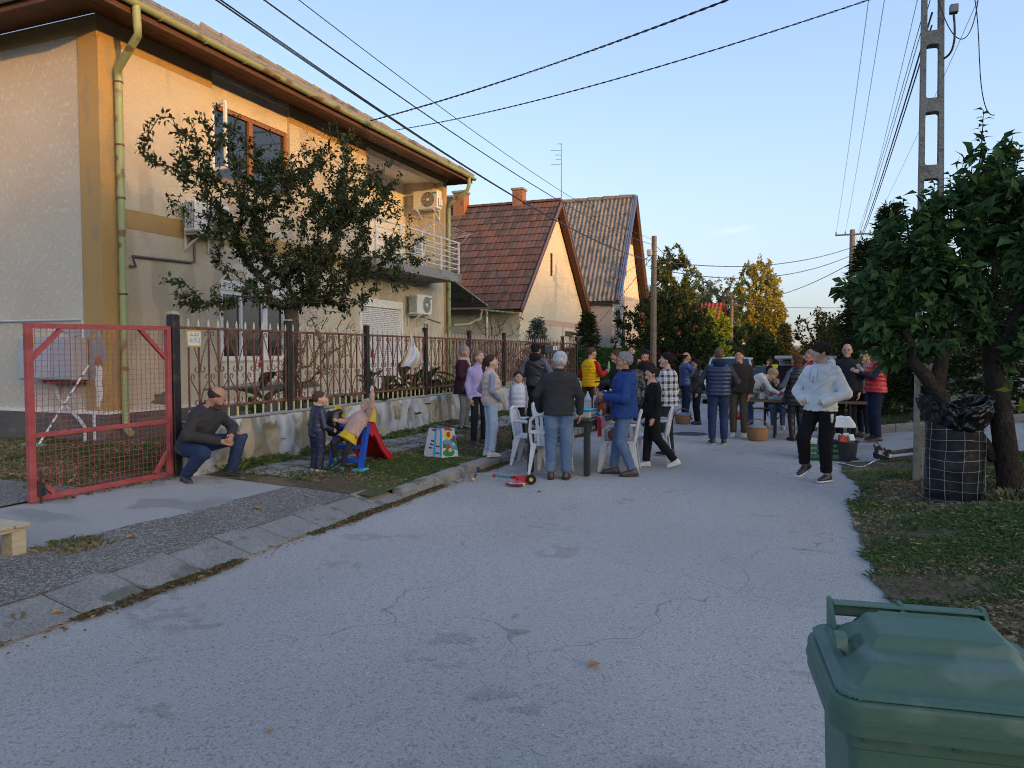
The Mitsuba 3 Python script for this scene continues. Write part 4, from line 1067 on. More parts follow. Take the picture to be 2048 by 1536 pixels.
part(h3, 'gutter', half_gutter((-24, ye - 0.05, ze - 0.06), (-10.1, ye - 0.05, ze - 0.06), 0.09), 'm_metal', color=(0.16, 0.17, 0.18))
an = thing('antenna', 'tall thin television aerial mast behind the corrugated roof', 'antenna')
part(an, 'mast', tube([[-15.0, 46.4, 9.5], [-15.0, 46.35, 15.0]], [0.035, 0.022], 6), 'm_metal', color=(0.30, 0.22, 0.20))
for z, l in ((14.95, 0.25), (14.55, 0.7), (14.25, 0.4), (13.95, 0.35), (13.65, 0.65)):
    part(an, 'element', tube([[-15.0, 46.35, z], [-15.0 - l * 0.93, 46.35 - l * 0.37, z]], 0.016, 5), 'm_metal', color=(0.32, 0.32, 0.33))

# farther house with a red roof, mostly behind trees
h4 = thing('house', 'distant house with a bright red tiled roof behind the dark trees', 'house')
part(h4, 'wall', box([-15.5, 58.5, -2], [-6.9, 66, 3.4]), 'm_render')
for s in (0, 1):
    ya4, yb4 = (57.9, 62.25) if s == 0 else (66.6, 62.25)
    d = np.array([0, yb4 - ya4, 2.6]); d /= np.linalg.norm(d); nn = np.array([0, -d[2], d[1]]) * (1 if s == 0 else -1)
    nn = nn if nn[2] > 0 else -nn
    part(h4, 'roof', corrugated(np.array([-16.0 if s == 0 else -6.4, ya4, 3.0]), np.array([1.0, 0, 0]) if s == 0 else np.array([-1.0, 0, 0]), d, nn, 9.6, lambda u: np.full(len(u), math.hypot(yb4 - ya4, 2.6)), 0.30, 0.05, 0.42, 0.035, 6), 'm_redroof', smooth=True)

# ---------------------------------------------------------------- the wooded ridge in the south east, out of view: the low sun stands just above it, so the street lies in its shade
SH = np.array([math.cos(SUN_AZ), -math.sin(SUN_AZ), 0]); SP = np.array([math.sin(SUN_AZ), math.cos(SUN_AZ), 0])


def ridge(u, v):
    q, d = -420 + 900 * u, 190 + 260 * v
    Y = (q + 4.3) / SP[1]
    top = np.interp(Y, [-60, 24, 31, 37, 46, 60, 90], [5.6, 5.6, 5.2, 4.6, 2.6, 0.3, -2.0]) + (309.6 + 0.4067 * Y) * math.tan(SUN_EL)
    k = np.where(v < 0.4251, st01(v / 0.425), 1 - 0.5 * (v - 0.425))
    z = -3 + (top + 3) * k + (meshkit.fbm(np.stack([q * 0.35, d * 0.3, 0 * q], -1), 3, 5) - 0.62) * 2.2 * k
    return SH[0] * d + SP[0] * q, SH[1] * d + SP[1] * q, z


st01 = lambda t: np.clip(t, 0, 1) ** 1.2
setting('hills', grid(900, 41, lambda u, v: np.stack(ridge(u, v), -1)), 'm_soil', 'wooded ridge behind which the evening sun stands')


# low wall, porch and pale cladding seen under the right-hand tree
pw = thing('porch_wall', 'pale concrete garden wall with a flat coping behind the leaning tree', 'wall')
part(pw, 'wall', box([2.62, 17.6, 0.1], [3.70, 17.9, 1.02]), 'm_whitewall')
part(pw, 'coping', cbox([2.55, 17.5, 1.022], [3.75, 18.0, 1.12], 0.01), 'm_concrete')
cp = thing('carport', 'pale grey metal clad carport behind the tree at the right edge', 'carport')
rr = np.random.default_rng(3)
for k in range(14):
    part(cp, 'panel', cbox([3.05 + k * 0.26, 19.0, 0.3], [3.05 + k * 0.26 + 0.252, 19.05, 2.9], 0.006), 'm_paint', color=np.array((0.36, 0.38, 0.43)) * rr.uniform(0.92, 1.08))
part(cp, 'roof', box([2.9, 18.7, 2.92], [7.0, 22.5, 3.0]), 'm_paint', color=(0.30, 0.31, 0.34))
for x in (4.05, 4.75):
    part(cp, 'post', box([x, 17.0, 0.1], [x + 0.09, 17.09, 2.9]), 'm_paint', color=(0.42, 0.43, 0.46))
sk = thing('yellow_cover', 'bright yellow tarpaulin hanging at the right edge', 'tarpaulin')
part(sk, 'sheet', grid(16, 12, lambda u, v: np.stack([4.12 + 0.55 * u, 16.6 + 0.12 * np.sin(u * 14) + 0.1 * v, 0.95 + 1.0 * v - 0.12 * np.sin(u * 5)], -1)), 'm_nylon', smooth=True, color=(0.62, 0.50, 0.03))
bx = thing('storage_box', 'dark blue storage box under the yellow tarpaulin', 'box')
part(bx, 'body', cbox([4.08, 16.35, 0.46], [4.7, 16.95, 0.98], 0.03), 'm_plastic', color=(0.02, 0.035, 0.09))
part(bx, 'lid', cbox([4.06, 16.33, 0.982], [4.72, 16.97, 1.03], 0.015), 'm_plastic', color=(0.02, 0.03, 0.07))

# ---------------------------------------------------------------- poles and wires
lp = thing('concrete_pole', 'concrete ladder pole with a column of long holes beside the bank', 'utility pole')
from shapely.geometry import Polygon as PG
Zb, Zt, px, py = 0.0, 8.6, 1.365, 10.35
hw = lambda z: 0.158 - 0.0075 * z
g = PG([(-hw(0), Zb), (hw(0), Zb), (hw(Zt), Zt), (-hw(Zt), Zt)])
z = 0.75
while z < Zt - 0.6:
    w = hw(z) - 0.055
    g = g.difference(sbox(-w + 0.03, z + 0.03, w - 0.03, z + 0.60).buffer(0.03))
    z += 0.79
lean = -0.012
m = frame2(prism_geom(g, 0.15), (px, py + 0.075, 0), (1, 0, 0), (lean, 0, 1), (0, -1, 0))
part(lp, 'shaft', m, 'm_polecon', label='mottled grey concrete shaft')
for zz in (5.85, 6.4, 6.9):
    part(lp, 'insulator', xf(lathe([(0, 0), (0.03, 0), (0.045, 0.03), (0.03, 0.05), (0.05, 0.08), (0.0, 0.11)], 10), t=(px + 0.20 + lean * zz, py - 0.1, zz)), 'm_plastic', color=(0.09, 0.08, 0.07))
    part(lp, 'bracket', tube([[px + lean * zz, py - 0.14, zz + 0.02], [px + 0.22 + lean * zz, py - 0.1, zz + 0.02]], 0.014, 6), 'm_metal', color=(0.12, 0.12, 0.12))
part(lp, 'clamp', cat([cbox([px + 0.08, py - 0.24, 5.60], [px + 0.17, py - 0.16, 5.70], 0.01)]), 'm_metal', color=(0.16, 0.17, 0.17))
BL = (0.012, 0.012, 0.014)
part(lp, 'cable_loop', tube(bez([px + 0.12, py - 0.2, 5.62], [px + 0.16, py - 0.2, 5.3], [px + 0.14, py - 0.2, 5.14], [px + 0.04, py - 0.14, 5.12], 14), 0.012, 6), 'm_plastic', color=BL)
part(lp, 'cable_loop', tube(bez([px - 0.05, py - 0.14, 5.9], [px + 0.1, py - 0.2, 5.2], [px + 0.33, py - 0.2, 5.0], [px + 0.38, py - 0.2, 5.9], 20), 0.006, 5), 'm_plastic', color=BL)
part(lp, 'loose_cable', tube(np.vstack([bez([px + 0.28, py - 0.2, 5.95], [px + 0.42, py - 0.2, 5.5], [px + 0.36, py - 0.2, 4.9], [px + 0.46, py - 0.2, 4.52], 20), bez([px + 0.46, py - 0.2, 4.52], [px + 0.49, py - 0.2, 4.42], [px + 0.52, py - 0.2, 4.38], [px + 0.56, py - 0.2, 4.39], 8)[1:]]), 0.006, 5), 'm_plastic', color=BL, label='loose cable end hanging beside the pole')

wp = thing('wooden_pole', 'wooden utility pole with a grey junction box before the spruce', 'utility pole')
part(wp, 'shaft', tube([[-5.75, 29.6, -0.8], [-5.75, 29.6, 6.2]], [0.14, 0.10], 12), 'm_pole', smooth=40)
part(wp, 'junction_box', cbox([-5.98, 29.3, 5.42], [-5.80, 29.5, 5.66], 0.02), 'm_plastic', color=(0.42, 0.43, 0.44))
part(wp, 'clamp', cat([tube([[-5.75 + 0.13 * math.cos(a), 29.6 + 0.13 * math.sin(a), z] for a in np.linspace(0, 2 * math.pi, 13)[:-1]], 0.015, 4, closed=True) for z in (5.62, 5.45, 5.0)]), 'm_metal', color=(0.15, 0.15, 0.16))
part(wp, 'cable_loop', tube([[-5.9 - 0.12 * math.sin(a), 29.4, 5.2 + 0.2 * math.cos(a)] for a in np.linspace(0, 2 * math.pi, 17)], 0.012, 4), 'm_plastic', color=(0.03, 0.03, 0.03))
wp2 = thing('wooden_pole', 'slim sunlit wooden utility pole far along the left verge', 'utility pole')
part(wp2, 'shaft', tube([[-4.9, 51.5, -1.6], [-4.85, 51.5, 5.1]], [0.15, 0.11], 10), 'm_pole', smooth=40)
part(wp2, 'crossarm', bar([-5.35, 51.4, 4.75], [-4.35, 51.4, 4.75], 0.08, 0.09), 'm_pole')
wp3 = thing('concrete_pole', 'distant pole with a steel crossarm above the right-hand conifers', 'utility pole')
part(wp3, 'shaft', tube([[2.0, 44.0, -1], [2.0, 44.0, 8.15]], [0.2, 0.13], 10), 'm_polecon')
part(wp3, 'crossarm', bar([1.15, 43.9, 7.88], [2.9, 43.9, 7.88], 0.08, 0.08), 'm_metal', color=(0.16, 0.15, 0.15))
for x in (1.2, 1.65, 2.4, 2.85):
    part(wp3, 'insulator', xf(lathe([(0.02, 0), (0.05, 0.03), (0.03, 0.07), (0.05, 0.1), (0.0, 0.14)], 8), t=(x, 43.9, 7.93)), 'm_plastic', color=(0.30, 0.28, 0.26))


def wire(a, b, sag, r, label, n=26, group='overhead wires'):
    a, b = np.array(a, float), np.array(b, float)
    t = np.linspace(0, 1, n)[:, None]
    p = a + (b - a) * t - np.array([0, 0, 1.0]) * sag * 4 * t * (1 - t)
    single('overhead_wire', tube(p, r, 5), 'm_plastic', label, 'wire', color=(0.035, 0.035, 0.045), group=group)


def twisted(a, b, sag, r, label):
    a, b = np.array(a, float), np.array(b, float)
    n = 260
    t = np.linspace(0, 1, n)[:, None]
    c = a + (b - a) * t - np.array([0, 0, 1.0]) * sag * 4 * t * (1 - t)
    s = unit(np.cross(b - a, [0, 0, 1])); ph = t * np.linalg.norm(b - a) / 0.35 * 2 * math.pi
    ms = [tube(c + s * np.cos(ph + k * math.pi) * r + np.array([0, 0, 1.0]) * np.sin(ph + k * math.pi) * r, r * 0.95, 4) for k in (0, 1)]
    single('service_cable', cat(ms), 'm_plastic', label, 'cable', color=(0.03, 0.03, 0.04))


for (za, zb, s, who) in ((5.20, 6.3, 0.92, 'lowest of the thick wires running past the two storey house'), (5.25, 6.4, 0.98, 'second lowest of the thick wires running past the two storey house'),
                         (5.85, 6.4, 0.86, 'middle thick wire running past the eaves towards the wooden pole'), (6.05, 6.7, 0.84, 'thin uppermost wire running towards the top of the wooden pole')):
    wire((-5.75, 29.6, za), (-5.3, -6.0, zb), s, 0.006 if za > 6 else 0.0095, who, 60)
for (xa, xb, r, k) in ((1.2, 0.78, 0.006, 'leftmost'), (1.65, 1.0, 0.006, 'second from the left'), (2.4, 1.48, 0.006, 'third from the left'), (2.85, 2.5, 0.005, 'rightmost')):
    wire((xa, 43.9, 8.05), (xb, 10.35, 7.7), 0.25, r, k + ' of the wires from the far crossarm to the concrete pole')
for (xa, za, zb, r, k) in ((2.0, 7.3, 6.15, 0.006, 'highest'), (2.05, 7.2, 6.0, 0.006, 'middle'), (2.1, 7.0, 5.75, 0.013, 'thickest'), (2.12, 6.9, 5.6, 0.011, 'lowest')):
    wire((xa, 43.9, za), (1.30, 10.42, zb), 0.3, r, k + ' cable of the bundle reaching the concrete pole shaft')
twisted((-9.7, 15.4, 7.10), (1.25, 10.3, 6.8), 0.16, 0.010, 'upper twisted service cable from the house eave across the sky')
twisted((-9.7, 16.5, 7.18), (1.25, 10.3, 6.1), 0.20, 0.007, 'lower thin service cable from the house eave across the sky')
wire((-5.75, 29.6, 5.25), (2.0, 43.9, 7.2), 0.55, 0.018, 'upper cable crossing the street between the two far poles')
wire((-5.75, 29.6, 4.95), (2.0, 43.9, 6.8), 0.75, 0.018, 'lower cable crossing the street between the two far poles')
wire((-4.85, 51.5, 4.9), (2.0, 43.9, 6.4), 0.5, 0.02, 'cable from the slim sunlit pole across the street')
wire((-4.85, 51.5, 4.7), (8.0, 58.0, 4.9), 0.2, 0.02, 'faint cable crossing the street beyond the slim pole')
wire((-5.75, 29.6, 5.9), (-4.85, 51.5, 4.95), 0.4, 0.012, 'cable running on from the wooden pole to the slim pole')
wire((-5.75, 29.6, 5.5), (-10.45, 36.0, 2.3), 0.1, 0.012, 'service cable from the wooden pole down to the cream gable')
wire((-5.75, 29.6, 5.6), (-10.4, 43.5, 6.2), 0.1, 0.010, 'service cable from the wooden pole to the grey house')
wire((-10.45, 35.9, 2.15), (-7.1, 29.0, 1.8), 0.12, 0.018, 'white cable sagging from the cream gable to the hedge')
wire((1.35, 10.35, 6.6), (9.0, 15.5, 5.6), 0.15, 0.005, 'thin wire leaving the picture at the top right')

# ---------------------------------------------------------------- vegetation
def leaves(pos, direc, nrm, L, W, cols, fold=0.18, droop=0.15):
    """many small folded leaves as one mesh: (v, f, colours)"""
    n = len(pos)
    d = direc / (np.linalg.norm(direc, axis=1, keepdims=True) + 1e-9)
    nn = nrm - d * (nrm * d).sum(1, keepdims=True); nn /= np.linalg.norm(nn, axis=1, keepdims=True) + 1e-9
    s = np.cross(d, nn)
    L = np.broadcast_to(L, (n,))[:, None]; W = np.broadcast_to(W, (n,))[:, None]
    v = np.stack([pos, pos + d * L * 0.45 - s * W / 2 + nn * W * fold, pos + d * L * 0.5, pos + d * L * 0.45 + s * W / 2 + nn * W * fold, pos + d * L - nn * L * droop], 1)
    f0 = np.array([[0, 1, 2], [0, 2, 3], [1, 4, 2], [2, 4, 3]])
    f = (f0[None] + (np.arange(n) * 5)[:, None, None]).reshape(-1, 3)
    return v.reshape(-1, 3), f, np.repeat(cols, 5, 0)


def palette(n, cols, w, r, var=0.25):
    c = np.array(cols)[r.choice(len(cols), n, p=np.array(w) / sum(w))]
    return np.clip(c * (1 + var * (r.random((n, 1)) * 2 - 1)), 0, 1)


def skeleton(root, top, pts, r0, rtip=0.006, wob=0.06, r=None, alpha=0.35, seg=0.22):
    """greedy branching: every point joins the nearest limb, with a liking for short ways to the root"""
    nodes = [np.array(root, float)]
    par, plen = [-1], [0.0]
    n = max(3, int(np.linalg.norm(np.subtract(top, root)) / seg))
    for k in range(1, n + 1):
        p = np.array(root) + (np.array(top) - np.array(root)) * k / n + r.normal(0, wob * 0.25, 3) * (k < n)
        par.append(len(nodes) - 1); plen.append(plen[-1] + np.linalg.norm(p - nodes[-1])); nodes.append(p)
    first = n
    order = np.argsort(np.linalg.norm(pts - np.array(top), axis=1))
    tips = []
    for i in order:
        q = pts[i]
        N = np.array(nodes)
        d = np.linalg.norm(N - q, axis=1) + alpha * np.array(plen) + 1.0 * np.clip(N[:, 2] - q[2], 0, None) * 0.4
        d[:max(1, first - 2)] += 5
        j = int(np.argmin(d))
        k = max(1, int(np.linalg.norm(q - N[j]) / seg))
        a = N[j]
        for t in range(1, k + 1):
            p = a + (q - a) * t / k + np.array([0, 0, 0.10 * math.sin(math.pi * t / k) * np.linalg.norm(q - a)]) + r.normal(0, wob, 3) * (t < k)
            par.append(j); plen.append(plen[j] + np.linalg.norm(p - nodes[j])); nodes.append(p); j = len(nodes) - 1
        tips.append(j)
    N, par = np.array(nodes), np.array(par)
    load = np.zeros(len(N)); load[tips] = 1
    for k in range(len(N) - 1, 0, -1): load[par[k]] += load[k]
    rad = np.maximum(rtip, r0 * (load / load[0]) ** 0.62 * 0.95)
    return N, par, rad, np.array(tips), first


def limb_mesh(N, par, rad, keep, sides=6):
    """tubes for the nodes in keep, chained along first children"""
    kids = {}
    for k in range(1, len(N)):
        if keep[k]: kids.setdefault(par[k], []).append(k)
    out, todo = [], [(0, None)]
    while todo:
        k, start = todo.pop()
        chain = ([start] if start is not None else []) + [k]
        while k in kids:
            ch = sorted(kids[k], key=lambda c: -rad[c])
            for c in ch[1:]: todo.append((c, k))
            k = ch[0]; chain.append(k)
        if len(chain) > 1:
            rr = rad[chain].copy()
            if start is not None: rr[0] = rr[1]
            out.append(tube(N[chain], rr, sides if rr[0] > 0.02 else 4, caps=rr[-1] > 0.01))
    return cat(out)


def blobpts(bl, n, r, surf=0.35):
    """points in a union of ellipsoids (cx,cy,cz,rx,ry,rz), thicker towards the skin"""
    bl = np.array(bl, float)
    w = bl[:, 3] * bl[:, 4] * bl[:, 5]; k = r.choice(len(bl), n, p=w / w.sum())
    u = r.normal(size=(n, 3)); u /= np.linalg.norm(u, axis=1, keepdims=True)
    rad = r.random(n) ** (1 / 3 * (1 - surf))
    return bl[k, :3] + u * rad[:, None] * bl[k, 3:]


def twig_leaves(N, par, tips, per, L, W, cols, w, r, spread=0.12, hang=0.3, var=0.3, back=3):
    """leaves along the last pieces of every twig"""
    P, D = [], []
    for t in tips:
        k = t
        chain = [t]
        for _ in range(back):
            if par[k] < 0: break
            k = par[k]; chain.append(k)
        c = N[chain]
        m = r.poisson(per)
        if len(c) < 2 or m == 0: continue
        s = r.random(m) ** 1.3 * (len(c) - 1)
        i = np.minimum(s.astype(int), len(c) - 2); f = (s - i)[:, None]
        p = c[i] * (1 - f) + c[i + 1] * f
        ax = c[0] - c[-1]; ax /= np.linalg.norm(ax) + 1e-9
        d = r.normal(size=(m, 3)) * 0.8 + ax * 0.8 - np.array([0, 0, hang])
        P.append(p + r.normal(0, spread * 0.25, (m, 3))); D.append(d)
    P, D = np.vstack(P), np.vstack(D)
    n = len(P)
    nr = r.normal(size=(n, 3)) * 0.6 + np.array([0, 0, 1.0])
    s = r.uniform(0.65, 1.2, n)
    return leaves(P, D, nr, L * s, W * s, palette(n, cols, w, r, var))


def add_leaves(parent, name, m, label=None, mat='m_leaf'):
    k = numbered(parent + '__' + name)
    scene[k] = mikit.ply((m[0], m[1]), mat, color=m[2])
    labels[k] = {'kind': 'stuff', **({'label': label} if label else {})}
    return k


def tree(name, label, root, top, r0, bl, ntwig, per, L, W, cols, w, seed, group=None, cat_='tree', alpha=0.35, hang=0.3, thick=0.0, wob=0.06, seg=0.22, surf=0.35, rtip=0.006, back=3, var=0.3):
    r = np.random.default_rng(seed)
    t = thing(name, label, cat_, group)
    pts = blobpts(bl, ntwig, r, surf)
    N, par, rad, tips, first = skeleton(root, top, pts, r0, rtip=rtip, wob=wob, r=r, alpha=alpha, seg=seg)
    keep = np.ones(len(N), bool)
    trunk = np.zeros(len(N), bool); trunk[:first + 1] = True
    tm = limb_mesh(N, par, rad * 1.0, trunk, 12)
    part(t, 'trunk', tm, 'm_bark', smooth=40)
    kids = keep & ~trunk
    # limbs start on the trunk
    M = limb_from(N, par, rad, kids, first)
    part(t, 'branches', M, 'm_bark', kind='stuff')
    add_leaves(t, 'crown', twig_leaves(N, par, tips, per, L, W, cols, w, r, hang=hang, back=back, var=var))
    return t


def limb_from(N, par, rad, kids, first):
    ch = {}
    for k in np.nonzero(kids)[0]: ch.setdefault(par[k], []).append(k)
    out = []
    todo = [(k, par[k]) for k in np.nonzero(kids)[0] if par[k] <= first]
    while todo:
        k, s = todo.pop()
        chain = [s, k]
        while k in ch:
            c = sorted(ch[k], key=lambda q: -rad[q])
            for q in c[1:]: todo.append((q, k))
            k = c[0]; chain.append(k)
        rr = rad[chain].copy(); rr[0] = rr[1]
        out.append(tube(N[chain], rr, 7 if rr[0] > 0.03 else 4, caps=False))
    return cat(out)


DK = [(0.050, 0.078, 0.036), (0.068, 0.095, 0.042), (0.038, 0.060, 0.032), (0.09, 0.115, 0.052), (0.070, 0.052, 0.042)]
# the plum tree in the front yard
PL = [(-7.6, 9.97, 3.86, 1.0, 1.5, 1.05), (-7.6, 8.6, 4.25, 0.7, 0.85, 0.75), (-7.7, 11.2, 4.7, 0.8, 1.05, 0.8), (-7.6, 11.7, 3.8, 0.9, 1.0, 0.95), (-7.6, 9.5, 2.85, 0.9, 1.0, 0.55), (-7.6, 10.7, 2.85, 0.9, 0.95, 0.6),
      (-7.5, 7.8, 2.40, 0.45, 0.72, 0.20), (-7.6, 12.5, 4.1, 0.5, 0.66, 0.8), (-7.5, 7.5, 4.45, 0.2, 0.2, 0.45), (-7.5, 7.0, 4.0, 0.25, 0.42, 0.22), (-7.6, 13.9, 3.8, 0.2, 0.35, 0.30), (-7.6, 8.0, 3.65, 0.5, 0.6, 0.38),
      (-7.6, 8.05, 4.9, 0.2, 0.25, 0.45), (-7.7, 11.0, 5.4, 0.4, 0.5, 0.30), (-7.5, 8.4, 2.45, 0.5, 0.5, 0.28), (-7.5, 13.0, 3.3, 0.4, 0.45, 0.5), (-7.5, 7.3, 4.15, 0.35, 0.4, 0.5), (-7.55, 7.8, 4.6, 0.35, 0.4, 0.5), (-7.5, 7.4, 2.42, 0.3, 0.5, 0.2), (-7.6, 8.3, 3.2, 0.5, 0.6, 0.4), (-7.6, 12.3, 4.9, 0.5, 0.6, 0.4)]
tree('plum_tree', 'dark leafed plum tree growing behind the iron fence in front of the house', (-7.62, 9.66, 0.18), (-7.6, 9.72, 2.35), 0.115, PL, 860, 27, 0.086, 0.042,
     DK + [(0.06, 0.028, 0.022)], [4, 4, 3, 2, 1.2, 0.8], 21, hang=0.25, wob=0.05, var=0.4)
# dead brown leaves hang in it
r = np.random.default_rng(5)
# climbing shrub round its trunk
CL = [(-7.5, 9.75, 1.55, 0.25, 0.42, 0.5), (-7.45, 9.4, 1.15, 0.2, 0.3, 0.35), (-7.5, 10.2, 1.9, 0.2, 0.5, 0.45), (-7.45, 10.55, 1.6, 0.2, 0.4, 0.45), (-7.5, 9.2, 0.9, 0.15, 0.25, 0.25), (-7.45, 11.1, 2.0, 0.15, 0.35, 0.3)]
tree('privet_bush', 'small leafed privet bush climbing round the plum trunk behind the fence', (-7.48, 9.85, 0.2), (-7.48, 9.85, 0.7), 0.03, CL, 150, 11, 0.036, 0.017, DK, [3, 4, 3, 3, 0.3], 22, cat_='bush', seg=0.12, wob=0.03)

# the large leafed tree on the right bank, its second limb and the holder of the refuse sack
RT = [(1.40, 9.3, 2.72, 0.62, 0.6, 0.62), (1.85, 9.4, 3.05, 0.5, 0.6, 0.52), (1.05, 9.2, 2.42, 0.50, 0.5, 0.52), (1.10, 9.3, 3.2, 0.28, 0.3, 0.22), (1.60, 9.4, 3.75, 0.13, 0.15, 0.36), (1.9, 9.1, 2.2, 0.50, 0.5, 0.42),
      (0.76, 9.1, 2.05, 0.36, 0.35, 0.28), (1.2, 8.95, 1.84, 0.42, 0.35, 0.22), (2.1, 9.0, 1.85, 0.24, 0.25, 0.25), (0.8, 9.3, 2.95, 0.20, 0.22, 0.24), (2.4, 9.2, 2.7, 0.5, 0.6, 0.7), (1.0, 9.0, 1.62, 0.25, 0.25, 0.2), (0.72, 9.1, 1.75, 0.3, 0.3, 0.25), (1.02, 8.9, 1.50, 0.35, 0.3, 0.2), (0.6, 9.2, 2.4, 0.3, 0.3, 0.35), (1.75, 9.4, 3.5, 0.35, 0.4, 0.45), (2.1, 9.3, 3.3, 0.4, 0.4, 0.4), (0.95, 9.2, 2.85, 0.35, 0.35, 0.3)]
r = np.random.default_rng(31)
rt = thing('magnolia_tree', 'large leafed green tree with a forked dark trunk on the right bank', 'tree')
pts = blobpts(RT, 330, r, 0.3)
N, par, rad, tips, first = skeleton((1.97, 9.15, 0.12), (1.80, 9.2, 1.93), pts, 0.10, r=r, wob=0.03, rtip=0.005)
tr = tube([[1.99, 9.13, 0.08], [1.96, 9.15, 0.35], [1.90, 9.17, 0.8], [1.845, 9.19, 1.25], [1.80, 9.2, 1.62], [1.79, 9.2, 1.95]], [0.15, 0.122, 0.112, 0.105, 0.11, 0.08], 14)
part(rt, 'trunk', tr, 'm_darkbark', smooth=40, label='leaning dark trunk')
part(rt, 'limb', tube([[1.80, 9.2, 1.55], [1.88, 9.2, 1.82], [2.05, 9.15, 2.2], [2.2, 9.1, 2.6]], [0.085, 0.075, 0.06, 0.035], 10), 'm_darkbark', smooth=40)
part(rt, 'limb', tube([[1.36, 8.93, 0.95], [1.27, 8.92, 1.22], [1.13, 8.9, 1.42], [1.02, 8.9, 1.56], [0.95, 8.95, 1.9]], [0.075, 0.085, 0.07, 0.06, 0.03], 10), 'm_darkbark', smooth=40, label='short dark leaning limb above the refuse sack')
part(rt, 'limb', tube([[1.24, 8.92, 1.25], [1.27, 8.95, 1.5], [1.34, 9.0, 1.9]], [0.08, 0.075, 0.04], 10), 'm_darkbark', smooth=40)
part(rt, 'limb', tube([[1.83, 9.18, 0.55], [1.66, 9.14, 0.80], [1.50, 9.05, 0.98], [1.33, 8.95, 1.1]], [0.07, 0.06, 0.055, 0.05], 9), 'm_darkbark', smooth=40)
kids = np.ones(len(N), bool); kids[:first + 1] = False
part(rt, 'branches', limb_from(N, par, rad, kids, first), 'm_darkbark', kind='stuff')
GR = [(0.050, 0.105, 0.040), (0.064, 0.128, 0.048), (0.08, 0.15, 0.06), (0.040, 0.085, 0.038), (0.24, 0.22, 0.05), (0.085, 0.14, 0.035)]
m = twig_leaves(N, par, tips, 21, 0.155, 0.08, GR, [4, 4, 3, 3, 0.10, 1.0], r, hang=0.45, back=2, var=0.2)
V = m[0].reshape(-1, 5, 3); Cc = m[2].reshape(-1, 5, 3)
dist = np.linalg.norm(V.mean(1) - EYE, axis=1); o = np.argsort(dist)
F5 = np.array([[0, 1, 2], [0, 2, 3], [1, 4, 2], [2, 4, 3]])
for i in o[:260]:
    k = numbered(rt + '__leaf'); scene[k] = mikit.ply((V[i], F5), 'm_leaf', color=Cc[i])
rest = o[260:]
add_leaves(rt, 'crown', (V[rest].reshape(-1, 3), (F5[None] + (np.arange(len(rest)) * 5)[:, None, None]).reshape(-1, 3), Cc[rest].reshape(-1, 3)))
# upright leading shoots
for a, b in (((1.64, 9.4, 3.5), (1.68, 9.4, 4.25)), ((1.95, 9.4, 3.4), (2.02, 9.4, 3.85)), ((1.40, 9.4, 3.1), (1.38, 9.4, 3.6)), ((0.98, 9.25, 2.9), (0.92, 9.3, 3.35)), ((1.2, 9.3, 3.0), (1.22, 9.3, 3.5)), ((0.75, 9.2, 2.5), (0.62, 9.2, 2.95))):
    a, b = np.array(a), np.array(b)
    part(rt, 'shoot', tube([a, (a + b) / 2 + [0.01, 0, 0], b], [0.010, 0.007, 0.003], 5), 'm_darkbark')
    n = 26; t = np.linspace(0.15, 1, n)[:, None]
    P = a + (b - a) * t; ang = np.arange(n) * 2.4
    D = np.stack([np.cos(ang), np.sin(ang), 0.35 + 0 * ang], 1)
    add_leaves(rt, 'shoot_leaves', leaves(P, D, np.tile([0, 0, 1.0], (n, 1)) + r.normal(0, 0.3, (n, 3)), 0.115 * r.uniform(0.6, 1.1, n), 0.05, palette(n, GR, [4, 4, 3, 3, 0.1, 1], r, 0.2), droop=0.3))
# fig-like twig reaching in from the right edge
fg = thing('fig_branch', 'broad lobed dark fig leaves reaching in at the right edge', 'branch')
part(fg, 'stem', tube([[1.75, 5.6, 2.25], [1.55, 5.45, 2.42], [1.35, 5.35, 2.52]], [0.012, 0.009, 0.005], 6), 'm_darkbark')
for k, (p, a, s) in enumerate((((1.50, 5.42, 2.44), 2.6, 0.20), ((1.40, 5.36, 2.50), 2.0, 0.17), ((1.62, 5.5, 2.36), 3.3, 0.19), ((1.36, 5.35, 2.52), 2.9, 0.13))):
    an_ = np.linspace(0, 2 * math.pi, 41)[:-1]
    rr_ = s * (0.55 + 0.45 * np.abs(np.cos(an_ * 2.5)) ** 0.8) * (1 - 0.55 * np.exp(-((an_ - math.pi) / 0.4) ** 2))
    rim = np.stack([rr_ * np.cos(an_) + s * 0.6, rr_ * np.sin(an_), -0.35 * rr_ * np.abs(np.sin(an_)) - 0.2 * rr_], 1)
    v = np.vstack([[[s * 0.6, 0, 0]], rim]); i = np.arange(40)
    f = np.stack([0 * i, 1 + i, 1 + (i + 1) % 40], 1)
    q = xf((v, f), rz(a), p)
    part(fg, 'leaf', q, 'm_leaf', smooth=True, color=np.tile((0.03, 0.07, 0.02), (41, 1)))
# a single low leafy twig in front of the trunk
tw = thing('low_twig', 'small yellowing leaves on a low twig before the leaning trunk', 'branch')
part(tw, 'stem', tube([[2.15, 8.6, 1.05], [1.98, 8.58, 1.16], [1.82, 8.55, 1.30]], [0.006, 0.005, 0.003], 5), 'm_darkbark')
for p, d in (((1.82, 8.55, 1.30), (-1, 0.1, 0.1)), ((1.95, 8.57, 1.18), (-0.6, -0.3, -0.9)), ((1.90, 8.56, 1.24), (0.2, -0.3, -1)), ((2.05, 8.58, 1.12), (-0.9, -0.2, -0.6))):
    m = leaves(np.array([p]), np.array([d], float), np.array([[0.1, -0.8, 0.6]]), 0.13, 0.065, np.array([[0.13, 0.16, 0.03]]))
    part(tw, 'leaf', m[:2], 'm_leaf', color=m[2])


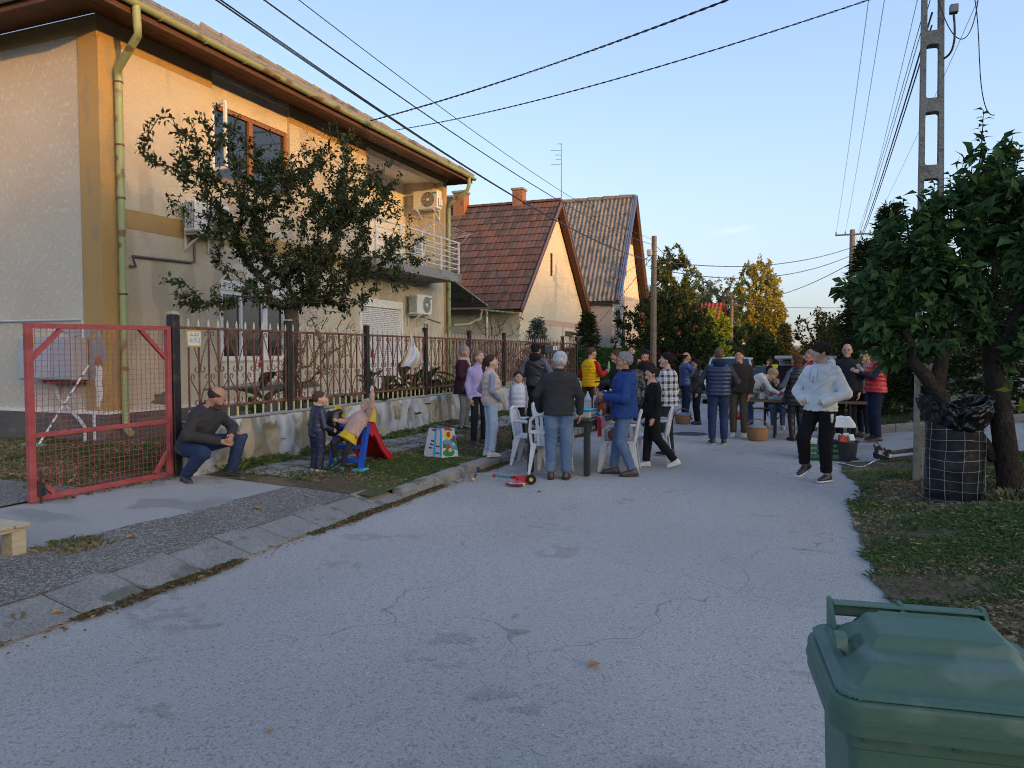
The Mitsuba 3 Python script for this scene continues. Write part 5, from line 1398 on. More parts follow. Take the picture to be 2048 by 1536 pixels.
# conifers
def conifer(name, label, x, y, h, rad, cols, seed, n=7000, L=0.22, W=0.05, dro=0.35, base=0.4, gaps=0.5, cat_='conifer'):
    r = np.random.default_rng(seed)
    t = thing(name, label, cat_)
    z0 = float(ground_z(y)) + (0.125 * (min(x, 6) - 0.56) if x > 0.6 else 0.1)
    part(t, 'trunk', tube([[x, y, z0 - 0.1], [x + 0.03, y, z0 + h * 0.5], [x, y, z0 + h * 0.98]], [0.06 + h * 0.012, 0.04 + h * 0.006, 0.01], 8), 'm_bark')
    nb = int(h * 34)
    B, Dd = [], []
    per = n // nb
    for k in range(nb):
        tt = (k + r.random()) / nb
        zb = z0 + base + (h - base) * tt
        R = rad * (1 - tt) ** 0.75 * r.uniform(0.65, 1.15) + 0.05
        a = k * 2.39996 + r.uniform(-0.4, 0.4)
        s = r.random(per) ** 0.6
        p = np.stack([x + np.cos(a) * R * s, y + np.sin(a) * R * s, zb + R * s * r.uniform(-0.1, 0.35) - dro * R * s * s], 1) + r.normal(0, 0.05 + 0.02 * R, (per, 3))
        B.append(p); Dd.append(np.stack([np.cos(a) + r.normal(0, 0.5, per), np.sin(a) + r.normal(0, 0.5, per), r.normal(-0.1, 0.4, per)], 1))
    B, Dd = np.vstack(B), np.vstack(Dd)
    k = len(B); sc = r.uniform(0.6, 1.2, k)
    add_leaves(t, 'foliage', leaves(B, Dd, r.normal(size=(k, 3)) + [0, 0, 0.7], L * sc, W * sc, palette(k, cols, [1] * len(cols), r, 0.3)))
    return t


TH = [(0.028, 0.052, 0.024), (0.042, 0.066, 0.027), (0.022, 0.042, 0.021), (0.06, 0.055, 0.026)]
conifer('thuja', 'dark thuja nearest the middle of the row, left of the leafy tree', 1.42, 23.5, 4.75, 1.0, TH, 41, n=8000)
conifer('thuja', 'dark drooping thuja behind the leafy tree, second in the row', 1.75, 20.4, 5.05, 0.95, TH, 42, n=8000)
conifer('thuja', 'tall dark thuja rising beside the concrete pole', 3.35, 17.4, 5.0, 0.85, TH, 43, n=8000)
conifer('thuja', 'broad dark thuja hidden behind the leafy tree crown', 2.45, 19.0, 4.6, 1.0, TH, 44, n=7000)
tree('robinia_tree', 'tall soft green tree rising behind the wooden pole above the dark walnut', (-7.2, 42.0, -0.8), (-7.1, 42.0, 3.2), 0.2,
     [(-7.04, 42.0, 5.5, 1.3, 1.3, 1.8), (-7.0, 42.0, 6.9, 0.75, 0.8, 0.8), (-7.6, 42, 6.3, 0.5, 0.6, 0.8), (-6.4, 42, 6.1, 0.55, 0.6, 0.9), (-7.1, 42, 4.0, 1.6, 1.5, 1.3)], 330, 26, 0.24, 0.11, [(0.13, 0.16, 0.055), (0.17, 0.19, 0.065), (0.09, 0.12, 0.045)], [2, 2, 1], 45, seg=0.45, wob=0.1, rtip=0.012)
conifer('spruce', 'small blue spruce in the yard before the cream gable', -8.6, 24.0, 2.75, 0.75, [(0.07, 0.10, 0.10), (0.09, 0.125, 0.125), (0.055, 0.08, 0.075)], 46, n=5000, L=0.13, W=0.03, dro=-0.15, base=0.15)
conifer('spruce', 'small sunlit spruce at the far end of the street', -1.7, 58.0, 4.6, 1.0, [(0.10, 0.10, 0.045), (0.13, 0.12, 0.05)], 47, n=3000, L=0.35, W=0.1)
conifer('dwarf_conifer', 'dark dwarf conifer between the cream and the grey house', -8.6, 30.2, 3.4, 1.0, TH, 48, n=5000)

# far deciduous trees
WALN = [(0.035, 0.060, 0.024), (0.052, 0.078, 0.03), (0.027, 0.047, 0.022), (0.065, 0.072, 0.03)]
tree('walnut_tree', 'dense dark walnut tree before the distant red roof', (-6.5, 38.0, -0.6), (-6.5, 38.0, 0.8), 0.2,
     [(-6.55, 38.0, 2.9, 2.2, 2.2, 1.8), (-7.7, 35.6, 2.6, 1.3, 1.6, 1.5), (-5.5, 38.8, 2.2, 1.4, 1.5, 1.5), (-6.6, 37.0, 0.9, 2.4, 2.4, 1.1), (-7.2, 38.5, 4.3, 1.2, 1.3, 1.0)], 520, 28, 0.23, 0.115, WALN, [3, 3, 3, 1], 51, seg=0.4, wob=0.1, rtip=0.012)
tree('lime_tree', 'bright yellow green tree lit by the sun beside the walnut', (-4.95, 42.0, -0.8), (-4.95, 42.0, 1.0), 0.12,
     [(-4.95, 42.0, 2.9, 0.95, 1.0, 1.3), (-4.7, 41.8, 1.8, 0.9, 0.9, 0.9), (-5.3, 41.9, 2.0, 0.9, 0.8, 1.1), (-4.8, 41.6, 0.9, 1.0, 0.9, 0.8)], 280, 26, 0.20, 0.135, [(0.40, 0.44, 0.05), (0.50, 0.50, 0.06), (0.30, 0.36, 0.05)], [3, 2, 2], 52, seg=0.35, wob=0.08, rtip=0.01)
tree('elm_tree', 'low dark bushy elm right of the yellow green tree', (-4.5, 46.5, -0.9), (-4.5, 46.5, 0.3), 0.12, [(-4.5, 46.0, 1.0, 1.4, 1.5, 1.5), (-5.3, 47, 1.5, 1.4, 1.3, 1.6)], 260, 24, 0.2, 0.11, WALN + [(0.12, 0.11, 0.03)], [3, 3, 2, 2, 1], 53, seg=0.4, rtip=0.01)
tree('willow_tree', 'grey green willow behind the walnut and the spruce', (-8.9, 75.0, -1.7), (-8.9, 75.0, 2.5), 0.3,
     [(-8.7, 75.0, 6.9, 2.9, 2.6, 2.3), (-10.2, 72.0, 7.2, 2.0, 2.0, 2.0), (-6.6, 75.0, 5.4, 1.6, 1.8, 2.2), (-9, 74, 4.5, 3.5, 2, 2)], 460, 26, 0.42, 0.15, [(0.24, 0.25, 0.14), (0.30, 0.30, 0.16), (0.18, 0.20, 0.11)], [1, 1, 1], 54, hang=1.1, seg=0.6, wob=0.15, rtip=0.015)
tree('birch_tree', 'tall weeping golden birch at the end of the street', (-4.5, 70.0, -1.6), (-4.45, 70.0, 4.5), 0.24,
     [(-4.5, 70.0, 7.2, 1.8, 1.8, 2.5), (-5.0, 70, 4.8, 1.6, 1.6, 2.2), (-2.75, 70.0, 5.9, 0.6, 0.8, 1.6), (-4.4, 70, 9.1, 1.4, 1.3, 1.2), (-3.3, 70, 7.4, 1.1, 1.2, 1.6), (-3.7, 69.5, 4.0, 1.6, 1.6, 2.0), (-4.6, 69.5, 1.6, 2.2, 2.0, 2.2)], 560, 28, 0.36, 0.15, [(0.42, 0.36, 0.09), (0.50, 0.43, 0.11), (0.32, 0.30, 0.09)], [2, 2, 2], 55, hang=1.6, seg=0.55, wob=0.12, rtip=0.012)
tree('maple_tree', 'orange and yellow autumn maple below the golden birch', (-3.3, 62.0, -1.3), (-3.3, 62.0, 1.6), 0.2,
     [(-3.3, 62.0, 4.2, 1.6, 1.7, 1.6), (-3.2, 61.5, 3.0, 1.8, 1.6, 1.4), (-2.7, 62, 4.7, 1.0, 1.2, 1.1), (-3.2, 61.5, 1.4, 1.8, 1.6, 1.6)], 420, 26, 0.30, 0.19, [(0.44, 0.26, 0.05), (0.42, 0.34, 0.05), (0.28, 0.30, 0.06)], [2, 3, 2.4], 56, seg=0.5, wob=0.1, rtip=0.012)
tree('hornbeam_tree', 'round dark green shaded tree at the end of the left verge', (-3.7, 54.5, -1.1), (-3.7, 54.5, 0.6), 0.18,
     [(-3.7, 54.5, 2.1, 1.9, 1.9, 1.7), (-4.8, 53, 1.4, 1.4, 1.5, 1.5), (-2.9, 55, 1.3, 1.3, 1.3, 1.4), (-3.8, 54, 0.2, 2.2, 1.8, 1.1)], 480, 27, 0.25, 0.145, [(0.065, 0.10, 0.04), (0.085, 0.12, 0.045), (0.05, 0.08, 0.035)], [1, 1, 1], 57, seg=0.45, rtip=0.012)
tree('hazel_bush', 'sparse olive bush on the right verge beyond the parked hatchback', (0.9, 50.0, -0.6), (0.8, 50.0, 0.8), 0.12,
     [(0.45, 50.0, 2.9, 1.4, 1.6, 1.5), (1.3, 50, 2.2, 1.4, 1.5, 1.7), (0.3, 49, 1.0, 1.2, 1.2, 1.4)], 380, 17, 0.22, 0.11, [(0.055, 0.07, 0.03), (0.10, 0.10, 0.04), (0.04, 0.05, 0.025)], [2, 2, 1], 58, cat_='bush', seg=0.4, rtip=0.01)
tree('hazel_bush', 'dark olive bush on the right verge before the thujas', (1.4, 36.0, -0.2), (1.4, 36.0, 0.8), 0.1,
     [(1.2, 36.0, 1.9, 1.1, 1.3, 1.5), (1.6, 30, 1.3, 1.0, 2.5, 1.1), (2.2, 38, 2.6, 1.4, 1.4, 1.8), (1.3, 34, 0.6, 1.1, 2.5, 0.9)], 380, 20, 0.17, 0.085, [(0.04, 0.055, 0.024), (0.06, 0.07, 0.028), (0.09, 0.085, 0.03)], [2, 2, 1], 59, cat_='bush', seg=0.35, rtip=0.01)
tree('ash_tree', 'pale sunlit tree top peeping out behind the grey house', (-9.6, 60.0, -1.3), (-9.6, 60.0, 3.6), 0.2, [(-9.9, 58.0, 6.0, 1.8, 1.8, 1.5), (-11.5, 62, 6, 2, 2, 1.5)], 160, 14, 0.3, 0.14, [(0.24, 0.20, 0.07), (0.18, 0.17, 0.06)], [1, 1], 60, seg=0.5, rtip=0.012)
tree('barberry_bush', 'dark burgundy leafed bush behind the crowd by the hedge', (-6.8, 33.5, -0.4), (-6.8, 33.5, 0.5), 0.06, [(-6.7, 33.3, 1.3, 1.1, 1.4, 0.6), (-6.0, 35, 1.1, 1.0, 1.2, 0.6)], 180, 15, 0.13, 0.075, [(0.075, 0.018, 0.02), (0.05, 0.016, 0.018), (0.05, 0.035, 0.02)], [2, 2, 1], 61, cat_='bush', rtip=0.008)
for i, (x, y, zc, s, c, lab) in enumerate([(-1.5, 76, 0.6, 2.3, 1, 'sunlit yellow bush at the far end of the street'), (0.2, 88, 1.2, 3.0, 0, 'hazy green tree closing the far end of the street'), (2.4, 66, 1.8, 2.6, 0, 'far dark tree behind the olive bushes on the right'),
                                           (-6.6, 58, 1.6, 2.2, 0, 'dark shrubbery below the distant red roof'), (-1.2, 96, 0.6, 3.0, 1, 'farthest golden tree down the street'), (4.6, 52, 2.2, 2.6, 0, 'dark tree behind the thujas')]):
    gz = float(ground_z(y))
    tree('garden_tree', lab, (x, y, gz), (x, y, gz + 0.8), 0.15, [(x, y, zc + gz + 1.2, s * 0.8, s * 0.8, s * 0.85), (x + s * 0.5, y + 0.5, zc + gz + 0.5, s * 0.6, s * 0.6, s * 0.6), (x - 0.4, y, gz + 0.7, s * 0.8, s * 0.7, 0.9)], 240, 24, 0.34, 0.2, [[(0.035, 0.052, 0.024), (0.055, 0.07, 0.03)], [(0.26, 0.20, 0.04), (0.18, 0.15, 0.04)]][c], [1, 1], 70 + i, seg=0.5, rtip=0.012)

# leafless shrub between the houses, dry thicket and bramble behind the fence
tree('lilac_bush', 'almost leafless brown twigged lilac by the house corner', (-8.3, 19.3, 0.15), (-8.3, 19.35, 0.6), 0.035, [(-8.3, 19.4, 3.0, 0.5, 1.1, 1.1), (-8.3, 18.6, 2.3, 0.4, 0.7, 0.9), (-8.3, 20.6, 2.3, 0.5, 0.9, 0.9), (-8.2, 21.4, 2.5, 0.3, 0.6, 0.5)], 190, 1.1, 0.06, 0.035, [(0.05, 0.022, 0.016), (0.07, 0.03, 0.02)], [1, 1], 81, cat_='bush', alpha=0.12, seg=0.2, wob=0.04)
tree('dry_thicket', 'tangled dry brown thicket behind the fence by the mailbox', (-7.6, 19.2, 0.15), (-7.6, 19.2, 0.35), 0.03, [(-7.6, 18.6, 1.1, 0.35, 1.3, 0.8), (-7.6, 20.4, 1.1, 0.35, 1.2, 0.85), (-7.6, 22.2, 1.0, 0.35, 1.0, 0.8)], 420, 3.0, 0.05, 0.025, [(0.07, 0.05, 0.03), (0.05, 0.05, 0.025), (0.06, 0.04, 0.03)], [2, 2, 1], 82, cat_='bush', alpha=0.1, seg=0.15, wob=0.04)

# clipped hedge
r = np.random.default_rng(90)
hd = thing('clipped_hedge', 'clipped green hedge beyond the fence, behind the yellow vest man', 'hedge')
n = 24000
P = np.stack([r.uniform(-7.75, -6.95, n), r.uniform(23.5, 33.0, n), r.uniform(-0.35, 1.72, n)], 1)
side = r.random(n)
P[side < 0.6, 0] = -6.95 + r.normal(0, 0.05, (side < 0.6).sum()); P[(side > 0.6) & (side < 0.8), 2] = 1.72 + r.normal(0, 0.035, ((side > 0.6) & (side < 0.8)).sum()); P[side > 0.93, 1] = 23.5 + r.normal(0, 0.04, (side > 0.93).sum())
add_leaves(hd, 'leaves', leaves(P, r.normal(size=(n, 3)) + [0.4, 0, 0.4], r.normal(size=(n, 3)), 0.07 * r.uniform(0.7, 1.2, n), 0.04, palette(n, [(0.03, 0.07, 0.02), (0.045, 0.095, 0.028), (0.02, 0.05, 0.016)], [2, 2, 1], r, 0.3)))
part(hd, 'stems', cat([tube([[-7.35 + r.uniform(-0.2, 0.2), 23.7 + k * 0.15, -0.5], [-7.35 + r.uniform(-0.25, 0.25), 23.7 + k * 0.15 + r.uniform(-0.2, 0.2), 1.55]], [0.018, 0.006], 5) for k in range(61)]), 'm_bark', kind='stuff')


# cannas behind the fence: every big leaf a piece
def canna(y, x, h, nl, seed, lab, flower=False):
    r = np.random.default_rng(seed)
    t = thing('canna_plant', lab, 'plant', 'canna plants behind the fence')
    part(t, 'stem', tube([[x, y, 0.18], [x + 0.03, y + 0.02, h * 0.6], [x, y, h]], [0.018, 0.014, 0.008], 6), 'm_leafstem')
    for k in range(nl):
        a = k * 2.4 + r.uniform(-0.4, 0.4); z = 0.3 + (h - 0.55) * (k + 0.5) / nl
        L, W = r.uniform(0.45, 0.70), r.uniform(0.20, 0.30)
        el = r.uniform(0.5, 1.2); bend = r.uniform(0.3, 1.2)
        u, v = np.meshgrid(np.linspace(0, 1, 8), np.linspace(-1, 1, 5), indexing='ij')
        w = W * np.sin(np.pi * np.clip(u * 0.92 + 0.06, 0, 1)) ** 0.8
        ang = el - bend * u
        X = np.cumsum(np.cos(ang) * L / 7, 0) * 1.0; Z = np.cumsum(np.sin(ang) * L / 7, 0)
        Pq = np.stack([X - X[:1], v * w / 2 * 2 * 0.5, Z - Z[:1] + np.abs(v) * w * 0.22], -1).reshape(-1, 3)
        i, j = np.meshgrid(np.arange(7), np.arange(4), indexing='ij')
        q = np.stack([i * 5 + j, (i + 1) * 5 + j, (i + 1) * 5 + j + 1, i * 5 + j + 1], -1).reshape(-1, 4)
        m = xf((Pq, np.vstack([q[:, [0, 1, 2]], q[:, [0, 2, 3]]])), rz(a), (x, y, z))
        c = palette(1, [(0.04, 0.085, 0.03), (0.055, 0.11, 0.036), (0.075, 0.09, 0.03)], [2, 2, 0.6], r, 0.2)
        part(t, 'leaf', m, 'm_leaf', smooth=True, color=np.tile(c, (len(Pq), 1)))
    if flower:
        b = [xf(hull(r.normal(0, 0.028, (8, 3)) + [0, 0, q * 0.04]), t=(x, y, h + 0.02)) for q in range(4)]
        part(t, 'flower', cat(b), 'm_matt', color=(0.38, 0.03, 0.025), label='red flower spike')


for i, (y, x, h, nl, fl) in enumerate([(8.95, -7.55, 1.45, 6, True), (10.6, -7.45, 0.95, 5, False), (11.2, -7.4, 1.0, 6, False), (11.75, -7.4, 1.55, 6, True), (12.2, -7.45, 1.25, 7, False), (12.75, -7.35, 1.5, 7, False),
                                       (13.2, -7.4, 1.2, 6, False), (13.75, -7.45, 1.15, 6, False), (14.3, -7.4, 1.0, 6, False), (15.3, -7.4, 1.55, 6, False), (16.4, -7.4, 1.5, 6, True), (9.9, -7.35, 0.75, 4, False), (12.5, -7.3, 1.0, 7, False), (13.5, -7.3, 1.3, 7, False), (14.0, -7.35, 1.1, 7, False), (14.9, -7.3, 1.2, 6, False), (11.5, -7.3, 0.9, 6, False), (15.8, -7.4, 1.3, 6, False), (8.3, -7.4, 0.7, 4, False)]):
    canna(y, x, h, nl, 100 + i, 'broad leafed canna plant behind the iron fence' if not fl else 'broad leafed canna with a red flower behind the iron fence', fl)
for k in list(labels):
    if k.startswith('canna_plant') and 'red flower' in labels[k].get('label', '') and '__' not in k: labels[k]['group'] = 'flowering canna plants'
wd = thing('weed', 'large leafed weed by the side wall at the left edge', 'plant')
r = np.random.default_rng(12)
for k in range(7):
    a = k * 2.4
    m = leaves(np.array([[-11.9, 6.2, 0.22]]) , np.array([[math.cos(a), math.sin(a), 1.1]]), np.array([[-math.cos(a), -math.sin(a), 0.6]]), 0.5, 0.16, np.array([[0.045, 0.085, 0.03]]), droop=0.3)
    part(wd, 'leaf', m[:2], 'm_leaf', color=m[2])


# ---------------------------------------------------------------- grass, litter and fallen leaves
def blades(P, h, lean, w, cols, r):
    n = len(P)
    a = r.random(n) * 2 * np.pi
    d = np.stack([np.cos(a), np.sin(a), 0 * a], 1); s = np.stack([-np.sin(a), np.cos(a), 0 * a], 1)
    h = np.broadcast_to(h, (n,))[:, None]; l = np.broadcast_to(lean, (n,))[:, None]; w = np.broadcast_to(w, (n,))[:, None]
    v = np.stack([P - s * w, P + s * w, P + d * l * h * 0.35 + np.array([0, 0, 1.0]) * h * 0.6, P + d * l * h + np.array([0, 0, 1.0]) * h * (1.0 - 0.35 * l)], 1)
    f0 = np.array([[0, 1, 2], [1, 3, 2], [0, 2, 3]])
    return v.reshape(-1, 3), (f0[None] + (np.arange(n) * 4)[:, None, None]).reshape(-1, 3), np.repeat(cols, 4, 0)


def cover(name, label, x, y, zf, n, h, seed, cols, w, keep=None, wid=0.0035, lean=(0.3, 1.3), patch=1.2):
    r = np.random.default_rng(seed)
    X, Y = r.uniform(*x, n), r.uniform(*y, n)
    q = meshkit.fbm(np.stack([X * patch, Y * patch, 0 * X + seed], -1), 3, 2)
    ok = r.random(n) < np.clip((q - 0.30) * 3.2, 0.06, 1)
    if keep is not None: ok &= keep(X, Y, r)
    X, Y, q = X[ok], Y[ok], q[ok]
    P = np.stack([X, Y, zf(X, Y) - 0.004], -1)
    k = len(P)
    # greener where it grows thick, straw elsewhere
    g = np.clip((meshkit.fbm(np.stack([X * 0.8, Y * 0.8, 0 * X + 9], -1), 3, 6) - 0.30) * 3.6, 0, 0.92)
    cols = np.array(cols)
    idx = np.where(r.random(k) < g, r.integers(0, w, k), r.integers(w, len(cols), k))
    c = np.clip(cols[idx] * r.uniform(0.7, 1.3, (k, 1)), 0, 1)
    m = blades(P, h * r.uniform(0.4, 1.25, k) * (0.7 + 0.6 * q), r.uniform(*lean, k), wid * r.uniform(0.7, 1.4, k), c, r)
    key = numbered(name); scene[key] = mikit.ply((m[0], m[1]), 'm_matt', color=m[2])
    labels[key] = {'label': label, 'category': 'grass', 'kind': 'stuff'}


GC = [(0.05, 0.088, 0.028), (0.07, 0.11, 0.034), (0.04, 0.07, 0.025), (0.18, 0.145, 0.09), (0.13, 0.105, 0.068), (0.26, 0.22, 0.14), (0.10, 0.085, 0.052)]
onbank = lambda X, Y, r: (X > edge(Y) + r.normal(0.05, 0.05, len(X))) & ~((Y > DR0 - 0.1) & (Y < DR1 + 0.2) & (X > 0.5))
cover('bank_grass', 'short patchy green and straw grass on the near right bank', (0.4, 3.2), (1.6, 7.0), bank, 115000, 0.040, 1, GC, 3, onbank, 0.0028, (0.5, 1.8))
cover('bank_grass', 'short patchy grass on the right bank round the leaning tree', (0.4, 5.5), (7.0, 12.3), bank, 80000, 0.050, 2, GC, 3, onbank, 0.004, (0.5, 1.6))
cover('bank_grass', 'grass on the right bank beyond the concrete drive', (0.5, 6.5), (16.3, 34.0), bank, 45000, 0.09, 3, GC, 3, None, 0.009, (0.4, 1.4))
onverge = lambda X, Y, r: (X < -4.47 - 0.04 * r.random(len(X))) & ((X > -5.75) | (X < -6.64) | (r.random(len(X)) < 0.28))
cover('verge_grass', 'short trampled grass on the left verge by the kerb', (-7.0, -4.42), (7.3, 13.5), verge_l, 72000, 0.040, 4, GC, 3, onverge, 0.004)
cover('verge_grass', 'grass of the left verge farther along the kerb', (-7.0, -4.42), (13.5, 32.0), verge_l, 36000, 0.055, 5, GC, 3, onverge, 0.008)
cover('verge_grass', 'taller dry grass fringe along the foot of the plaster wall', (-6.95, -6.60), (7.3, 22.0), verge_l, 8000, 0.13, 6, [GC[1], GC[3], GC[4], GC[5], GC[6]], 1, None, 0.0045, (0.3, 1.3), 2.2)
cover('yard_grass', 'sparse grass in the yard behind the red gate', (-12.3, -7.3), (5.9, 9.0), yard_z, 26000, 0.07, 7, GC, 3, None, 0.005)
cover('verge_grass', 'tuft of grass beside the pallet bench leg', (-5.62, -5.2), (3.95, 4.4), lambda X, Y: 0.13 + 0 * X, 900, 0.06, 8, GC[:4], 3, None, 0.004)
cover('bank_grass', 'longer grass tufts round the foot of the leaning tree', (1.7, 2.45), (8.75, 9.1), bank, 800, 0.14, 9, GC[:4], 3, None, 0.004, (0.2, 0.9))
cover('kerb_weeds', 'dry grass and moss litter lodged along the kerb foot', (-4.34, -4.14), (2.3, 20.0), lambda X, Y: 0.004 + 0 * X, 24000, 0.030, 10, [(0.06, 0.06, 0.03), (0.05, 0.05, 0.025), (0.10, 0.075, 0.045), (0.075, 0.055, 0.035), (0.14, 0.11, 0.07)], 2,
      lambda X, Y, r: (X < -4.20 + 0.05 * meshkit.noise(np.stack([Y * 3, 0 * Y, 0 * Y], -1))) & (meshkit.noise(np.stack([Y * 1.3, 0 * Y + 5, 0 * Y], -1)) > 0.25), 0.003, (0.9, 2.2))


def fallen(name, label, X, Y, Z, s, seed, kind='stuff'):
    r = np.random.default_rng(seed)
    n = len(X)
    P = np.stack([X, Y, Z + 0.006], -1)
    a = r.random(n) * 2 * np.pi
    D = np.stack([np.cos(a), np.sin(a), r.normal(0.05, 0.15, n)], 1)
    m = leaves(P, D, np.tile([0, 0, 1.0], (n, 1)) + r.normal(0, 0.35, (n, 3)), s * r.uniform(0.6, 1.3, n), s * 0.55 * r.uniform(0.7, 1.2, n), palette(n, [(0.16, 0.085, 0.04), (0.22, 0.14, 0.07), (0.10, 0.055, 0.03), (0.27, 0.19, 0.09)], [3, 2, 2, 1], r, 0.3), fold=0.3, droop=-0.1)
    key = numbered(name); scene[key] = mikit.ply((m[0], m[1]), 'm_matt', color=m[2]); labels[key] = {'label': label, 'category': 'leaves', 'kind': kind}


r = np.random.default_rng(55)
X, Y = r.uniform(-7, -4.45, 900), r.uniform(7.3, 16, 900); fallen('fallen_leaves', 'scattered brown leaves over the left verge', X, Y, verge_l(X, Y), 0.055, 1)
X, Y = -4.22 + np.abs(r.normal(0, 0.07, 420)), r.uniform(2.2, 14, 420); fallen('fallen_leaves', 'brown leaves gathered along the kerb foot', X, Y, 0 * X + 0.006, 0.045, 2)
X, Y = r.uniform(-12, -7.1, 400), r.uniform(5.5, 9, 400); fallen('fallen_leaves', 'brown leaves in the yard behind the red gate', X, Y, yard_z(X, Y), 0.06, 3)
X, Y = r.uniform(-7.0, -6.85, 60), r.uniform(5.2, 6.7, 60); fallen('fallen_leaves', 'brown leaves caught under the red gate', X, Y, 0 * X + 0.20, 0.06, 4)
X, Y = r.uniform(0.8, 4, 60), r.uniform(4, 12, 60); fallen('fallen_leaves', 'few yellowed leaves on the right bank', X, Y, bank(X, Y), 0.06, 5)
for i, (x, y, z, s) in enumerate([(-1.02, 3.85, 0.002, 0.09), (-4.42, 3.05, 0.05, 0.11), (-4.52, 2.86, 0.06, 0.12), (-4.15, 4.2, 0.004, 0.07), (-5.0, 5.9, 0.125, 0.09), (-5.2, 4.6, 0.128, 0.09), (-3.0, 8.35, 0.0, 0.06), (-4.3, 2.6, 0.02, 0.1), (-4.35, 3.3, 0.03, 0.08), (-4.2, 5.4, 0.01, 0.08),
                                  (-4.95, 6.6, 0.12, 0.07), (-2.2, 2.6, 0.0, 0.04)]):
    r = np.random.default_rng(300 + i)
    a = r.random() * 6.28
    u, v = np.meshgrid(np.linspace(0, 1, 7), np.linspace(-1, 1, 5), indexing='ij')
    w = 0.33 * s * np.sin(np.pi * u) ** 0.7 * (1 + 0.3 * np.sin(u * 19))
    Pq = np.stack([u * s, v * w, 0.006 + 0.25 * s * (v * v) * np.sin(np.pi * u) + 0.12 * s * u * u], -1).reshape(-1, 3)
    ii, jj = np.meshgrid(np.arange(6), np.arange(4), indexing='ij')
    q = np.stack([ii * 5 + jj, (ii + 1) * 5 + jj, (ii + 1) * 5 + jj + 1, ii * 5 + jj + 1], -1).reshape(-1, 4)
    m = xf((Pq, np.vstack([q[:, [0, 1, 2]], q[:, [0, 2, 3]]])), rz(a), (x, y, z))
    onroad = x > -4.2
    single('fallen_leaf', m, 'm_grass', 'curled brown leaf lying alone on the asphalt' if onroad else 'curled brown leaf lying on the kerb slabs or the gravel strip', 'leaf', smooth=True, color=np.tile(palette(1, [(0.20, 0.115, 0.06), (0.30, 0.20, 0.11)], [1, 1], r, 0.2), (35, 1)),
           group='single leaves on the road' if onroad else 'single leaves on the kerb')

# ---------------------------------------------------------------- figures: signed-distance bodies and clothes turned into smooth meshes
def snet(fn, lo, hi, h):
    """surface nets: the zero surface of fn over a box, as (v, f)"""
    lo, hi = np.asarray(lo, float), np.asarray(hi, float)
    n = np.ceil((hi - lo) / h).astype(int) + 1
    ax = [lo[k] + h * np.arange(n[k]) for k in range(3)]
    P = np.stack(np.meshgrid(*ax, indexing='ij'), -1)
    F = fn(P.reshape(-1, 3)).reshape(n)
    F[0], F[-1], F[:, 0], F[:, -1], F[:, :, 0], F[:, :, -1] = (np.abs(x) + 1e-3 for x in (F[0], F[-1], F[:, 0], F[:, -1], F[:, :, 0], F[:, :, -1]))
    S = F < 0
    m = n - 1
    acc, cnt = np.zeros((*m, 3)), np.zeros(m)
    c = [(i, j, k) for i in (0, 1) for j in (0, 1) for k in (0, 1)]
    sl = lambda o: tuple(slice(o[q], o[q] + m[q]) for q in range(3))
    for a in c:
        for q in range(3):
            if a[q]: continue
            b = list(a); b[q] = 1
            fa, fb = F[sl(a)], F[sl(b)]
            x = S[sl(a)] != S[sl(b)]
            t = np.where(x, fa / np.where(x, fa - fb, 1), 0)
            for w in range(3):
                acc[..., w] += np.where(x, a[w] + (t if w == q else 0), 0)
            cnt += x
    on = cnt > 0
    idx = np.full(m, -1); idx[on] = np.arange(on.sum())
    g = np.stack(np.nonzero(on), -1)
    v = lo + h * (g + acc[on] / cnt[on][:, None])
    quads = []
    for q in range(3):
        a, b = [k for k in range(3) if k != q]
        s0, s1 = [slice(None)] * 3, [slice(None)] * 3
        s0[q], s1[q] = slice(0, -1), slice(1, None)
        x = S[tuple(s0)] != S[tuple(s1)]
        e = np.stack(np.nonzero(x), -1)
        e = e[(e[:, a] > 0) & (e[:, b] > 0) & (e[:, a] < m[a]) & (e[:, b] < m[b])]
        ins = S[tuple(e.T)]
        C = []
        for da, db in ((1, 1), (0, 1), (0, 0), (1, 0)):
            o = e.copy(); o[:, a] -= da; o[:, b] -= db; C.append(idx[tuple(o.T)])
        Q = np.stack(C, 1)
        flip = ins if q != 1 else ~ins
        Q[~flip] = Q[~flip][:, ::-1]
        quads.append(Q)
    Q = np.vstack(quads)
    return v, np.vstack([Q[:, [0, 1, 2]], Q[:, [0, 2, 3]]])


def relax(m, k=2, lam=0.5):
    v, f = m
    e = np.vstack([f[:, [0, 1]], f[:, [1, 2]], f[:, [2, 0]]])
    for i in range(k):
        s, c = np.zeros_like(v), np.zeros(len(v))
        np.add.at(s, e[:, 0], v[e[:, 1]]); np.add.at(c, e[:, 0], 1)
        v = v + lam * (s / np.maximum(c, 1)[:, None] - v)
    return v, f


def cap(P, a, b, ra, rb):
    a, b = np.asarray(a, float), np.asarray(b, float)
    d = b - a
    t = np.clip(((P - a) @ d) / (d @ d + 1e-12), 0, 1)
    return np.linalg.norm(P - a - t[:, None] * d, axis=1) - (ra + (rb - ra) * t)


def ell(P, c, r):
    q = (P - np.asarray(c, float)) / np.asarray(r, float)
    k = np.linalg.norm(q, axis=1)
    return (k - 1) * min(r)


def smin(a, b, k):
    h = np.clip(0.5 + 0.5 * (b - a) / k, 0, 1)
    return b + (a - b) * h - k * h * (1 - h)


